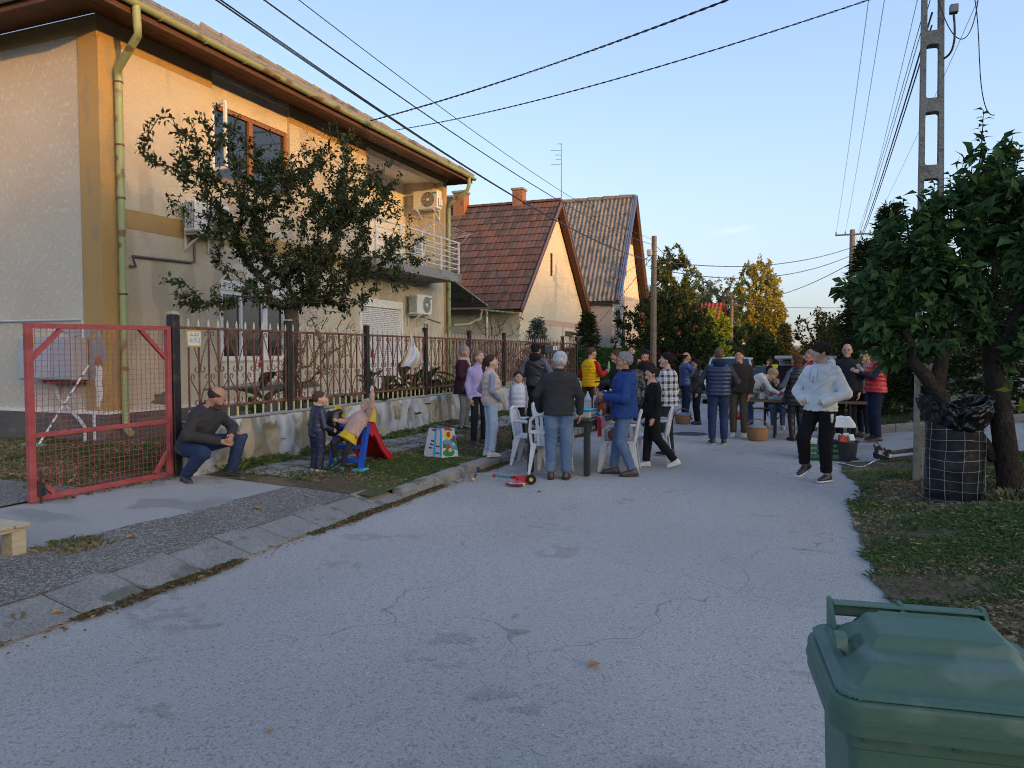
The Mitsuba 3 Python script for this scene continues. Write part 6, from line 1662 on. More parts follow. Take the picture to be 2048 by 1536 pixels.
def head_sdf(P, child=False, female=False):
    jw = 0.050 if female or child else 0.056
    d = ell(P, (0, -0.015, 0.030), (0.076, 0.096, 0.090))
    d = smin(d, cap(P, (0, 0.02, -0.02), (0, 0.050, -0.078 if not child else -0.068), 0.062, jw - 0.016), 0.035)
    d = smin(d, ell(P, (0, 0.071, -0.090 if not child else -0.078), (0.020, 0.018, 0.018)), 0.02)
    for s in (-1, 1):
        d = smin(d, ell(P, (s * 0.040, 0.052, -0.028), (0.026, 0.026, 0.028)), 0.025)
        d = -smin(-d, ell(P, (s * 0.031, 0.094, 0.010), (0.017, 0.014, 0.012)), 0.012)
        d = np.minimum(d, ell(P, (s * 0.031, 0.075, 0.010), (0.0135, 0.0135, 0.0125)))
        d = smin(d, ell(P - [s * 0.077, -0.008, -0.004], (0, 0, 0), (0.010, 0.020, 0.031)), 0.008)
    d = smin(d, cap(P, (-0.034, 0.078, 0.032), (0.034, 0.078, 0.032), 0.009, 0.009), 0.016)
    d = smin(d, cap(P, (0, 0.084, 0.018), (0, 0.104 - 0.008 * child, -0.022), 0.008, 0.0135), 0.014)
    d = smin(d, cap(P, (-0.017, 0.080, -0.050), (0.017, 0.080, -0.050), 0.0085, 0.0085), 0.008)
    d = smin(d, cap(P, (0, -0.018, -0.05), (0, -0.034, -0.19), 0.052 if not (child or female) else 0.045, 0.056 if not (child or female) else 0.048), 0.03)
    return d


HEADS = {}
for nm, kw in (('m', {}), ('f', {'female': True}), ('c', {'child': True})):
    hv, hf = snet(lambda P, kw=kw: head_sdf(P, **kw), (-0.10, -0.13, -0.20), (0.10, 0.13, 0.14), 0.005)
    hv, hf = relax((hv, hf), 1, 0.4)
    x, y, z = np.abs(hv[:, 0]), hv[:, 1], hv[:, 2]
    HEADS[nm] = (hv, hf, {'lip': np.exp(-(((x / 0.020) ** 2 + ((z + 0.051) / 0.0075) ** 2))) * (y > 0.07), 'brow': ((np.abs(z - 0.031 - 0.1 * (x - 0.03)) < 0.0055) & (x > 0.012) & (x < 0.046) & (y > 0.05)).astype(float),
                          'eye': (((x - 0.031) / 0.012) ** 2 + ((z - 0.010) / 0.0065) ** 2 < 1).astype(float) * (y > 0.06), 'iris': (((x - 0.031) / 0.0058) ** 2 + ((z - 0.010) / 0.0062) ** 2 < 1).astype(float) * (y > 0.06),
                          'beard': np.clip((-(z + 0.030)) / 0.012, 0, 1) * (y > 0.008) * (z > -0.115), 'scalp': np.clip((z - 0.045 - 0.35 * np.clip(y - 0.03, 0, 1)) / 0.012, 0, 1)})


def hand_sdf(P, curl):
    d = np.full(len(P), 9.0)
    for i, (x, L) in enumerate(((0.026, 0.072), (0.009, 0.080), (-0.009, 0.075), (-0.026, 0.060))):
        b = np.array([x, 0, 0.088 - 0.004 * abs(i - 1)])
        d = smin(d, cap(P, (x * 0.55, 0, 0.0), b, 0.015, 0.0115), 0.014)
        a = 0.25 * curl
        for k, f in enumerate((0.45, 0.32, 0.23)):
            a += curl * (0.55, 0.65, 0.4)[k]
            e = b + L * f * np.array([x * 0.6, math.sin(a), math.cos(a)]); d = smin(d, cap(P, b, e, 0.0098 - 0.0009 * k, 0.0092 - 0.0009 * k), 0.003); b = e
    t0, t1, t2 = np.array([0.018, 0.006, 0.022]), np.array([0.045, 0.016, 0.055]), np.array([0.046 - 0.02 * curl * 0.5, 0.022 + 0.02 * curl, 0.085])
    d = smin(d, cap(P, t0, t1, 0.015, 0.0115), 0.012)
    d = smin(d, cap(P, t1, t2, 0.0115, 0.0088), 0.005)
    return smin(d, cap(P, (0, 0, -0.05), (0, 0, 0.01), 0.024, 0.024), 0.02)


HANDS = {k: relax(snet(lambda P, c=c: hand_sdf(P, c), (-0.06, -0.035, -0.08), (0.075, 0.10, 0.19), 0.0042), 1, 0.4) for k, c in (('relaxed', 0.45), ('grip', 1.25), ('open', 0.12))}


def shoe_sdf(P):
    d = cap(P * [1, 1, 1.12], (0, -0.048, -0.058), (0, 0.135, -0.070), 0.043, 0.036)
    d = smin(d, cap(P, (0, -0.025, -0.05), (0, -0.03, 0.012), 0.043, 0.044), 0.03)
    d = smin(d, cap(P, (0, 0.0, -0.03), (0, 0.09, -0.058), 0.038, 0.034), 0.025)
    return np.maximum(np.maximum(d, -0.076 - P[:, 2]), P[:, 2] - 0.022)


def sole_sdf(P):
    q = P.copy(); q[:, 2] = -0.06
    d = cap(q, (0, -0.052, -0.06), (0, 0.145, -0.06), 0.046, 0.043)
    return np.maximum(d, np.abs(P[:, 2] + 0.081) - 0.0105)


SHOE = relax(snet(shoe_sdf, (-0.07, -0.12, -0.10), (0.07, 0.20, 0.04), 0.007), 1, 0.4), relax(snet(sole_sdf, (-0.07, -0.12, -0.10), (0.07, 0.22, -0.05), 0.006), 1, 0.3)


def hair_mesh(style, seed=0):
    r = 0.010
    def f(P):
        x, y, z = P.T
        n = 0.007 * (meshkit.noise(P * [120, 120, 34], seed) - 0.5) + 0.012 * (meshkit.noise(P * [45, 45, 24], seed + 3) - 0.5)
        sk = ell(P, (0, -0.017, 0.034), (0.079, 0.100, 0.092))
        front = y - (0.066 - 1.2 * np.clip(0.055 - z, 0, 1))          # hairline drops towards the ears
        nape = -0.062 - z
        if style == 'crop': return np.maximum(np.maximum(sk - 0.003 + n * 0.4, front), nape)
        if style == 'bald': return np.maximum(np.maximum(np.maximum(sk - 0.003 + n * 0.4, front + 0.035), nape), z - 0.062)
        if style == 'short': return np.maximum(np.maximum(sk - 0.012 + n, front), nape)
        if style == 'mop':
            d = ell(P, (0, -0.012, 0.040), (0.092, 0.112, 0.096))
            return np.maximum(np.maximum(d + n * 1.4, y - (0.095 - 1.6 * np.clip(0.030 - z, 0, 1))), nape + 0.01)
        if style in ('bob', 'long'):
            lo = -0.13 if style == 'bob' else -0.30
            d = smin(ell(P, (0, -0.014, 0.036), (0.090, 0.110, 0.095)), cap(P * [1, 1.2, 1], (0, -0.035, 0.0), (0, -0.062, lo), 0.088, 0.078 if style == 'bob' else 0.062), 0.03)
            return np.maximum(d + n * 1.3, np.maximum(y - (0.070 - 1.1 * np.clip(0.060 - z, 0, 1)).clip(0.0 if style == 'bob' else -0.01), lo - z))
        if style in ('pony', 'bun', 'plait'):
            d = np.maximum(np.maximum(sk - 0.009 + n * 0.7, front), nape)
            if style == 'pony': t = np.minimum(cap(P, (0, -0.115, 0.055), (0, -0.150, -0.06), 0.026, 0.034), cap(P, (0, -0.150, -0.06), (0, -0.150, -0.34), 0.034, 0.016)) + n * 1.6
            elif style == 'bun': t = ell(P, (0, -0.128, 0.035), (0.046, 0.042, 0.046)) + n
            else: t = cap(P, (0, -0.10, 0.04), (0.0, -0.13, -0.12), 0.028, 0.018) + n
            return smin(d, t, 0.012)
        if style == 'cap':
            d = np.maximum(ell(P, (0, -0.012, 0.044), (0.090, 0.108, 0.088)), 0.040 - z)
            q = P - [0, 0.085, 0.047]
            return np.minimum(d, np.maximum(np.maximum(np.linalg.norm((q * [1.25, 1, 0])[:, :2], axis=1) - 0.090, np.abs(q[:, 2] + 0.16 * q[:, 1]) - 0.007), -q[:, 1] - 0.03))
        return sk
    lo = (-0.12, -0.22, -0.38 if style in ('long', 'pony', 'plait', 'bob') else -0.09)
    return relax(snet(f, lo, (0.12, 0.20, 0.16), 0.0062), 1, 0.35)


HAIRS = {}


def torso_sdf(P, J, prof, t0, t1, grow=0.0):
    """tapering oval trunk along the spine; prof rows (t, half width, half depth, forward shift)"""
    a, b = J['pelvis'], J['neck']
    d = b - a; L = np.linalg.norm(d); ax = d / L
    q = P - a
    t = q @ ax / L
    s0, s1 = J['hipside'], J['shside']
    tc = np.clip(t, 0, 1)[:, None]
    s = s0 * (1 - tc) + s1 * tc; s /= np.linalg.norm(s, axis=1, keepdims=True)
    c = q - (t * L)[:, None] * ax
    u = (c * s).sum(1)
    f = np.cross(ax, s); v = (c * f).sum(1)
    v = -v if J['flipf'] else v
    pr = np.array(prof)
    wx, wy, sh = (np.interp(t, pr[:, 0], pr[:, k]) for k in (1, 2, 3))
    wx, wy = wx + grow, wy + grow
    k = ((np.abs(u) / wx) ** 2.3 + (np.abs(v - sh) / wy) ** 2.3) ** (1 / 2.3)
    d = (k - 1) * np.minimum(wx, wy)
    return np.maximum(d, np.maximum(t0 - t, t - t1) * L), t, u, v


MPROF = [(-0.30, 0.165, 0.125, 0.0), (0.0, 0.165, 0.125, 0.0), (0.30, 0.155, 0.118, 0.008), (0.62, 0.180, 0.128, 0.012), (0.80, 0.176, 0.120, 0.005), (0.90, 0.135, 0.100, 0.0), (1.0, 0.072, 0.072, -0.005), (1.1, 0.065, 0.065, 0.0)]
FPROF = [(-0.30, 0.170, 0.130, 0.0), (0.0, 0.172, 0.130, -0.005), (0.33, 0.138, 0.110, 0.004), (0.62, 0.155, 0.130, 0.022), (0.80, 0.152, 0.112, 0.008), (0.90, 0.115, 0.088, 0.0), (1.0, 0.064, 0.064, -0.005), (1.1, 0.058, 0.058, 0.0)]
CPROF = [(-0.30, 0.140, 0.120, 0.0), (0.0, 0.140, 0.115, 0.005), (0.35, 0.138, 0.115, 0.012), (0.65, 0.140, 0.110, 0.006), (0.80, 0.136, 0.098, 0.0), (0.90, 0.110, 0.085, 0.0), (1.0, 0.066, 0.066, -0.004), (1.1, 0.058, 0.058, 0.0)]
SKIN, PALE, TAN = (0.46, 0.265, 0.185), (0.52, 0.33, 0.25), (0.40, 0.22, 0.15)


def person(label, xy, face, H=1.72, z=0.0, sex='m', lean=(0, 0), head=(0, 0), hs=1.0, fat=1.0, arms=None, legs=None, pelvis=None, hands=('relaxed', 'relaxed'), palms=None, skin=SKIN, hair=('short', (0.05, 0.035, 0.025)), beard=0.0,
           top=None, sleeves=None, pants=None, shoes=((0.03, 0.03, 0.035), None), collar=None, hood=None, skirt=None, glasses=False, h=0.012, scarf=None, cap_=None, group=None, feet=(0, 0), hat=None):
    """top: (colour, material, hem t, thickness, quilt pitch or 0); sleeves the same or None for arms of the top; joints are given for a height of 1.75"""
    K = thing('person', label, 'person', group)
    s = H / 1.75
    th = math.radians(face)
    W = np.stack([[math.sin(th), -math.cos(th), 0], [math.cos(th), math.sin(th), 0], [0, 0, 1.0]], 1)
    O = np.array([xy[0], xy[1], z])
    world = lambda m: (np.asarray(m[0]) @ W.T + O, m[1])
    pel = np.array(pelvis if pelvis is not None else (0, 0, 0.95)) * s
    R = rz(0) @ ry(math.radians(lean[1])) @ rx(-math.radians(lean[0]))
    up = lambda p: pel + R @ (np.array(p, float) * s)
    wsh = (0.172 if sex == 'm' else 0.150 if sex == 'f' else 0.142) * (0.5 + 0.5 * fat)
    J = {'pelvis': pel, 'neck': up((0, -0.015, 0.515)), 'head': up((0, 0.022, 0.668)), 'hipside': np.array([1.0, 0, 0]), 'shside': R @ np.array([1.0, 0, 0]), 'flipf': False}
    if hs > 1.05: J['head'] = up((0, 0.018, 0.640 + 0.06 * (hs - 1)))
    for k, sx in (('L', -1), ('R', 1)):
        J['sh' + k] = up((sx * wsh, -0.02, 0.440))
        J['hip' + k] = pel + np.array([sx * 0.092, 0, -0.02]) * s
    A = arms or {}
    LG = legs or {}
    for k, sx in (('L', -1), ('R', 1)):
        J['el' + k], J['wr' + k] = (np.array(p, float) * s for p in A[k]) if k in A else (J['sh' + k] + np.array([sx * 0.055, -0.03, -0.285]) * s, J['sh' + k] + np.array([sx * 0.045, 0.055, -0.53]) * s)
        J['kn' + k], J['an' + k] = (np.array(p, float) * s for p in LG[k]) if k in LG else (J['hip' + k] + np.array([sx * 0.012, 0.025, -0.43]) * s, np.array([pel[0] + sx * 0.105 * s, pel[1] - 0.02 * s, 0.092 * s]))
    prof = [(t, w * s * fat, dd * s * fat, f * s) for t, w, dd, f in {'m': MPROF, 'f': FPROF, 'c': CPROF}[sex]]
    kid = sex == 'c'
    ar = (0.050, 0.040, 0.030) if sex == 'm' else (0.043, 0.035, 0.027)
    lr = (0.088, 0.062, 0.045)
    seed = abs(hash(label)) % 997 if False else sum(map(ord, label)) % 997
    # skin body: head, neck, trunk and limbs in one mesh, hands joined on
    hk = 'c' if kid else sex
    hsz = s * hs * 1.06
    HR = R @ rz(math.radians(head[0])) @ rx(math.radians(head[1]))
    hv, hf, mk = HEADS[hk]
    hm = (hv * hsz @ HR.T + J['head'], hf)
    c = np.tile(skin, (len(hv), 1))
    bl = lambda c, m, col, a: c * (1 - a * m[:, None]) + np.array(col) * (a * m[:, None])
    c = bl(c, mk['beard'], hair[1], beard); c = bl(c, mk['lip'], (skin[0] * 0.75, skin[1] * 0.52, skin[2] * 0.55), 0.8)
    c = bl(c, mk['brow'], np.array(hair[1]) * 0.7, 0.75); c = bl(c, mk['eye'], (0.55, 0.53, 0.50), 0.85); c = bl(c, mk['iris'], (0.04, 0.03, 0.025), 0.95)
    def limbs(P):
        d = torso_sdf(P, J, prof, -0.06, 1.04, -0.012 * s)[0]
        d = smin(d, cap(P, J['neck'] - (J['head'] - J['neck']) * 0.2, J['head'] - HR @ np.array([0, 0.03, 0.07]) * hsz, 0.052 * s, 0.046 * hsz), 0.02)
        for k in 'LR':
            d = smin(d, cap(P, J['sh' + k], J['el' + k], ar[0] * s * 0.9, ar[1] * s), 0.025); d = smin(d, cap(P, J['el' + k], J['wr' + k], ar[1] * s, ar[2] * s), 0.01)
            d = smin(d, cap(P, J['hip' + k], J['kn' + k], lr[0] * s * 0.85, lr[1] * s * 0.85), 0.02); d = smin(d, cap(P, J['kn' + k], J['an' + k], lr[1] * s * 0.85, lr[2] * s * 0.8), 0.01)
        return d
    pts = np.array([v for k, v in J.items() if k[:2] in ('pe', 'ne', 'sh', 'el', 'wr', 'hi', 'kn', 'an') and k not in ('hipside', 'shside')])
    lo, hi = pts.min(0) - 0.16 * s, pts.max(0) + 0.16 * s
    bm = snet(limbs, lo, hi, 0.020)
    ms, cs = [hm, bm], [c, np.tile(skin, (len(bm[0]), 1))]
    for i, k in enumerate('LR'):
        if hands[i] is None: continue
        a = unit(J['wr' + k] - J['el' + k])
        pn = np.array(palms[i], float) if palms and palms[i] is not None else np.array([(1.0 if k == 'L' else -1.0), 0, 0])
        pn = unit(pn - a * (pn @ a)); b = np.cross(pn, a)
        # thumb side: for the right hand x, mirrored for the left
        sg = 1.0 if k == 'L' else -1.0
        m0 = HANDS[hands[i]]
        V = m0[0] * (0.92 * s * (0.95 if sex == 'f' else 1.05 if kid else 1.0))
        V = V[:, :1] * sg * b + V[:, 1:2] * pn + V[:, 2:] * a + J['wr' + k]
        f = m0[1]
        if np.linalg.det(np.stack([b * sg, pn, a], 1)) < 0: f = f[:, ::-1]
        ms.append((V, f)); cs.append(np.tile(skin, (len(V), 1)) * np.array([1.02, 0.96, 0.95]))
    m = world(cat(ms))
    part(K, 'body', m, 'm_skin', smooth=True, color=np.vstack(cs))
    # hair or hat
    if hair[0] is not None:
        if hair[0] not in HAIRS: HAIRS[hair[0]] = hair_mesh(hair[0], 3)
        q = HAIRS[hair[0]]
        hv2 = q[0] * hsz
        cc = np.clip(np.array(hair[1]) * (0.6 + 0.8 * meshkit.noise(q[0] * [110, 110, 24])[:, None]), 0, 1)
        part(K, 'hair', world((hv2 @ HR.T + J['head'], q[1])), 'm_hair', smooth=True, color=cc)
    if hat is not None:
        if 'cap' not in HAIRS: HAIRS['cap'] = hair_mesh('cap', 3)
        q = HAIRS['cap']; part(K, 'cap', world((q[0] * hsz * 1.04 @ HR.T + J['head'], q[1])), 'm_cloth', smooth=True, color=hat)
    if glasses:
        gl = []
        for sx in (-1, 1):
            gl.append(tube([[sx * 0.032 + 0.020 * math.cos(a), 0.099 - 0.006 * abs(math.cos(a)), 0.008 + 0.015 * math.sin(a)] for a in np.linspace(0, 2 * math.pi, 13)[:-1]], 0.0022, 4, closed=True))
            gl.append(tube([[sx * 0.052, 0.095, 0.012], [sx * 0.079, 0.06, 0.012], [sx * 0.082, -0.01, 0.010]], 0.0022, 4))
        q = cat(gl); part(K, 'glasses', world((q[0] * hsz @ HR.T + J['head'], q[1])), 'm_plastic', color=(0.03, 0.03, 0.035))
    ax = unit(J['neck'] - J['pelvis'])
    def fold(P, amt, sd):
        q = P @ np.array([[0.8, 0.3, 0.5], [-0.4, 0.9, 0.1], [-0.45, -0.3, 0.85]]) / s
        return amt * (0.7 * meshkit.noise(q * [9, 9, 30], sd) + 0.7 * (1 - np.abs(2 * meshkit.noise(q * [13, 15, 44], sd + 5) - 1)) - 0.75)
    def garment(spec, arm, body, name, lbl=None):
        col, mat, hem, thk, quilt = spec[:5]
        flare = spec[5] if len(spec) > 5 else 0.0
        def f(P):
            d = np.full(len(P), 9.0)
            if body:
                d, t, u, v = torso_sdf(P, J, [(a, b + flare * s * max(0, 0.35 - a), e + flare * s * max(0, 0.35 - a), g) for a, b, e, g in prof], hem, 1.02, thk * s)
                if quilt:
                    L = np.linalg.norm(J['neck'] - J['pelvis'])
                    d = d - 0.011 * s * (np.abs(np.sin(t * L * math.pi / quilt)) - 0.5) * (t < 0.93)
            if arm:
                for k in 'LR':
                    a, b, e = J['sh' + k], J['el' + k], J['wr' + k]
                    e2 = b + (e - b) * 0.97
                    g = 0.010 if not body else thk * 0.55
                    d1 = cap(P, a, b, (ar[0] + g * 0.8 + 0.006) * s, (ar[1] + g * 0.9 + 0.006) * s)
                    d2 = cap(P, b, e2, (ar[1] + g + 0.006) * s, (ar[2] + g + 0.004) * s)
                    d2 = np.maximum(d2, (P - e2) @ unit(e2 - b))
                    w = smin(d1, d2, 0.025 * s)
                    if quilt and body:
                        dd = e - a; w = w - 0.008 * s * (np.abs(np.sin(((P - a) @ unit(dd)) * math.pi / quilt)) - 0.5)
                    d = smin(d, w, 0.04 * s) if body else np.minimum(d, w)
            return d + fold(P, 0.014 * s if not quilt else 0.006 * s, seed)
        p = [J['pelvis'] + ax * hem * 0.55 * s, J['neck'] + ax * 0.03] + ([J[q + k] for q in ('sh', 'el', 'wr') for k in 'LR'] if arm else [])
        p = np.array(p); pad = (0.24 if body else 0.11) * s * max(1, fat)
        lo, hi = p.min(0) - [pad + 0.02, pad, 0.12 * s], p.max(0) + [pad + 0.02, pad, 0.10 * s]
        m = relax(snet(f, lo, hi, h if not quilt else h * 0.8), 1, 0.4)
        if isinstance(col, str):
            part(K, name, world(m), col, smooth=True, label=lbl)
        else:
            cc = np.clip(np.array(col) * (0.88 + 0.24 * meshkit.noise(m[0] * 14, seed)[:, None]), 0, 1)
            part(K, name, world(m), mat, smooth=True, color=cc, label=lbl)
    if top: garment(top, sleeves is None, True, top[6] if len(top) > 6 else 'jacket')
    if sleeves: garment(sleeves, True, False, 'sleeves')
    if collar is not None:
        cz = J['neck']
        q = lathe([(0.062, -0.035), (0.078, -0.03), (0.074, 0.05), (0.066, 0.052), (0.060, 0.0)], 20)
        part(K, 'collar', world((q[0] * s * [1, 1.0, 1.0] @ R.T + cz, q[1])), 'm_cloth', smooth=True, color=collar)
    if scarf is not None:
        q = np.vstack([[0.085 * math.cos(a), 0.085 * math.sin(a), 0.006 * math.sin(3 * a)] for a in np.linspace(0, 2 * math.pi, 17)[:-1]])
        part(K, 'scarf', world(cat([(m[0] * s @ R.T + J['neck'] + [0, 0.01, 0.015], m[1]) for m in (tube(q, 0.036, 8, closed=True), tube([[0.03, 0.09, 0.0], [0.035, 0.135, -0.10], [0.03, 0.15, -0.24]], [0.032, 0.034, 0.028], 8))])), 'm_cloth', smooth=True, color=scarf)
    if hood is not None:
        q = snet(lambda P: np.maximum(smin(ell(P, (0, -0.115, 0.02), (0.115, 0.06, 0.085)), cap(P, (-0.08, -0.03, 0.02), (0.08, -0.03, 0.02), 0.045, 0.045), 0.05), -ell(P, (0, -0.01, 0.09), (0.068, 0.085, 0.085))) + 0.006 * (meshkit.noise(P * 40) - 0.5), (-0.17, -0.22, -0.10), (0.17, 0.10, 0.15), 0.011)
        part(K, 'hood', world((relax(q)[0] * s @ R.T + J['neck'], q[1])), 'm_cloth', smooth=True, color=hood)
    if pants:
        col, mat, wide = pants[:3]
        short = pants[3] if len(pants) > 3 else 0.985
        def f(P):
            d = torso_sdf(P, J, prof, -0.13, 0.16, 0.010 * s)[0]
            for k in 'LR':
                a, b, e = J['hip' + k], J['kn' + k], J['an' + k]
                e2 = b + (e - b) * short
                d1 = cap(P, a, b, (lr[0] + 0.004) * s * wide * (fat ** 0.5), (lr[1] + 0.010) * s * wide)
                d2 = np.maximum(cap(P, b, e2 + (e2 - b) * 0.05, (lr[1] + 0.010) * s * wide, (lr[2] + 0.013) * s * wide), (P - e2) @ unit(e2 - b))
                d = smin(d, smin(d1, d2, 0.02 * s), 0.022 * s)
            return d + fold(P, 0.014 * s, seed + 9)
        p = np.array([J['pelvis'] + [0, 0, 0.1 * s]] + [J[q + k] for q in ('hip', 'kn', 'an') for k in 'LR'])
        m = relax(snet(f, p.min(0) - [0.17 * s * fat, 0.17 * s * fat, 0.03 * s], p.max(0) + [0.17 * s * fat, 0.17 * s * fat, 0.03 * s], h), 1, 0.4)
        if isinstance(col, str): part(K, 'trousers', world(m), col, smooth=True)
        else: part(K, 'trousers', world(m), mat, smooth=True, color=np.clip(np.array(col) * (0.85 + 0.3 * meshkit.noise(m[0] * 11, seed)[:, None]), 0, 1))
    if skirt is not None:
        def f(P):
            a = J['pelvis'] + ax * 0.12 * s; q = P - a; t = -(q @ ax) / (0.30 * s)
            rad = 0.125 * s + 0.10 * s * np.clip(t, 0, 1) + 0.013 * s * np.sin(np.arctan2(q[:, 1], q[:, 0]) * 11) * np.clip(t, 0, 1)
            d = np.linalg.norm(q - (q @ ax)[:, None] * ax, axis=1) - rad
            return np.maximum(np.maximum(d, -t * 0.3 * s), (t - 1) * 0.3 * s)
        m = snet(f, J['pelvis'] - 0.30 * s, J['pelvis'] + 0.28 * s, 0.009); part(K, 'skirt', world(relax(m, 1)), 'm_cloth', smooth=True, color=skirt)
    for i, k in enumerate('LR'):
        d = J['an' + k] - J['kn' + k]
        fr = rz(math.radians(feet[i] if np.isscalar(feet[i]) else feet[i][0])) @ (np.eye(3) if np.isscalar(feet[i]) else rx(math.radians(feet[i][1])))
        sc = s * (0.93 if sex == 'f' else 1.0 if sex == 'm' else 1.08)
        q = SHOE[0]; key = part(K, 'shoe', world((q[0] * sc @ fr.T + J['an' + k], q[1])), 'm_plastic', smooth=True, color=shoes[0])
        q = SHOE[1]; part(K, 'shoe_sole', world((q[0] * sc @ fr.T + J['an' + k], q[1])), 'm_plastic', smooth=40, color=shoes[1] or (0.02, 0.02, 0.02))
    J['world'] = lambda p: W @ (np.array(p, float) * s) + O
    J['W'], J['O'], J['s'], J['key'] = W, O, s, K
    return J

# ---------------------------------------------------------------- the people, from the gate to the far end
BLK, CHAR, NAVY, WHT = (0.014, 0.014, 0.017), (0.034, 0.036, 0.042), (0.016, 0.022, 0.055), (0.60, 0.62, 0.64)
GREYH, DKH, BRH, BLO = (0.34, 0.34, 0.35), (0.022, 0.017, 0.015), (0.075, 0.045, 0.028), (0.34, 0.24, 0.12)
C = 'm_cloth'
person('balding bearded man in a dark jacket and blue jeans crouching by the red gate', (-6.66, 6.78), 8, 1.76, 0.17, lean=(30, 0), head=(28, -6), pelvis=(0, -0.08, 0.40), h=0.011,
       legs={'L': ((-0.24, 0.40, 0.50), (-0.22, 0.30, 0.092)), 'R': ((0.27, 0.27, 0.36), (0.20, -0.02, 0.092))}, arms={'L': ((-0.33, 0.24, 0.60), (-0.07, 0.40, 0.52)), 'R': ((0.33, 0.10, 0.56), (0.07, 0.37, 0.47))}, hands=('relaxed', 'relaxed'), palms=((0, -1, -0.3), (0, -1, 0)),
       skin=TAN, hair=('bald', (0.04, 0.03, 0.025)), beard=0.75, top=((0.042, 0.042, 0.048), C, -0.16, 0.032, 0), pants=('m_denimdark', None, 1.12), shoes=((0.035, 0.033, 0.032), (0.13, 0.11, 0.09)), collar=(0.042, 0.042, 0.048), feet=(-8, -35))
person('small boy in speckled navy overalls with his back turned, by the slide', (-5.80, 7.90), 62, 1.03, 0.13, 'c', hs=1.34, lean=(6, 0), head=(-28, 8), hair=('crop', (0.07, 0.045, 0.032)), skin=PALE, fat=1.22, h=0.009,
       top=(NAVY, 'm_nylon', -0.28, 0.03, 0, 0, 'overalls'), pants=(NAVY, 'm_nylon', 1.45, 0.97), shoes=((0.42, 0.36, 0.28), (0.36, 0.3, 0.22)), arms={'R': ((0.27, 0.05, 1.02), (0.16, 0.30, 0.93)), 'L': ((-0.26, -0.03, 1.04), (-0.22, 0.12, 0.83))})
girl = person('little blond girl in a pink fleece and yellow skirt stretching back on the slide', (-5.50, 8.08), 258, 1.08, 0.13, 'c', hs=1.30, lean=(-32, -14), head=(0, -18), pelvis=(0, -0.16, 0.80), hair=('long', (0.42, 0.33, 0.20)), skin=PALE, h=0.009,
       legs={'L': ((-0.08, 0.06, 0.45), (-0.06, 0.16, 0.095)), 'R': ((0.13, 0.20, 0.64), (0.17, 0.12, 0.27))}, arms={'L': ((-0.40, -0.36, 1.38), (-0.47, -0.32, 1.66)), 'R': ((0.24, -0.25, 1.02), (0.33, -0.10, 1.06))}, hands=('relaxed', 'grip'),
       top=((0.43, 0.30, 0.27), C, -0.04, 0.042, 0), skirt=(0.52, 0.36, 0.035), pants=((0.025, 0.025, 0.04), C, 0.92, 0.86), shoes=((0.02, 0.03, 0.028), (0.02, 0.02, 0.02)), feet=(0, (0, -20)))
for k in 'LR':
    a, b = girl['an' + k], girl['kn' + k]
    m = tube([a + (b - a) * 0.02, a + (b - a) * 0.22], [0.026, 0.028], 12)
    part(girl['key'], 'sock', (m[0] @ girl['W'].T + girl['O'], m[1]), C, smooth=40, color=(0.03, 0.26, 0.12))
person('elderly woman in a dark plum coat with folded arms and a black handbag', (-6.22, 13.15), 2, 1.66, 0.13, 'f', fat=1.12, head=(-12, 0), hair=('short', (0.27, 0.25, 0.23)), skin=SKIN, arms={'L': ((-0.25, 0.03, 1.16), (0.02, 0.26, 1.17)), 'R': ((0.25, 0.03, 1.14), (-0.02, 0.25, 1.13))}, palms=((0, -1, 0), (0, -1, 0)),
       top=((0.040, 0.016, 0.030), C, -0.34, 0.032, 0, 0.05, 'coat'), pants=((0.17, 0.175, 0.19), C, 0.92, 0.93), shoes=((0.018, 0.018, 0.02), None), scarf=(0.50, 0.37, 0.37), h=0.012)
person('fair haired girl in a lavender jacket half hidden behind the ponytail girl', (-5.10, 11.35), -35, 1.58, 0.12, 'f', head=(10, 8), hair=('pony', (0.20, 0.14, 0.09)), skin=PALE, top=((0.40, 0.33, 0.58), C, -0.1, 0.03, 0), collar=(0.36, 0.30, 0.54), pants=((0.02, 0.02, 0.03), C, 0.95), shoes=((0.09, 0.03, 0.06), None))
pg_ = person('girl with a long brown ponytail, pale pink quilted vest and light jeans', (-4.40, 10.22), 42, 1.51, 0.12, 'f', fat=0.94, head=(-26, 12), hair=('pony', (0.045, 0.028, 0.022)), skin=PALE, top=((0.50, 0.38, 0.36), 'm_nylon', -0.03, 0.034, 0.085, 0, 'vest'), sleeves=((0.24, 0.26, 0.34), C, 0, 0.012, 0),
       pants=('m_denimpale', None, 1.02), shoes=((0.56, 0.50, 0.47), (0.6, 0.57, 0.55)), collar=(0.50, 0.38, 0.36), arms={'L': ((-0.30, -0.10, 1.14), (-0.17, 0.10, 0.98)), 'R': ((0.30, -0.08, 1.14), (0.18, 0.12, 0.98))}, h=0.011)
person('small dark haired girl in a white quilted vest facing the camera', (-4.55, 11.75), 288, 1.22, 0.12, 'c', hs=1.2, head=(14, 6), hair=('plait', (0.035, 0.024, 0.02)), skin=SKIN, top=((0.55, 0.57, 0.62), 'm_nylon', -0.10, 0.032, 0.085, 0, 'vest'), sleeves=((0.27, 0.26, 0.36), C, 0, 0.012, 0), collar=(0.58, 0.60, 0.64),
       pants=((0.028, 0.03, 0.035), C, 1.0), shoes=((0.50, 0.48, 0.47), (0.55, 0.53, 0.52)), h=0.010)
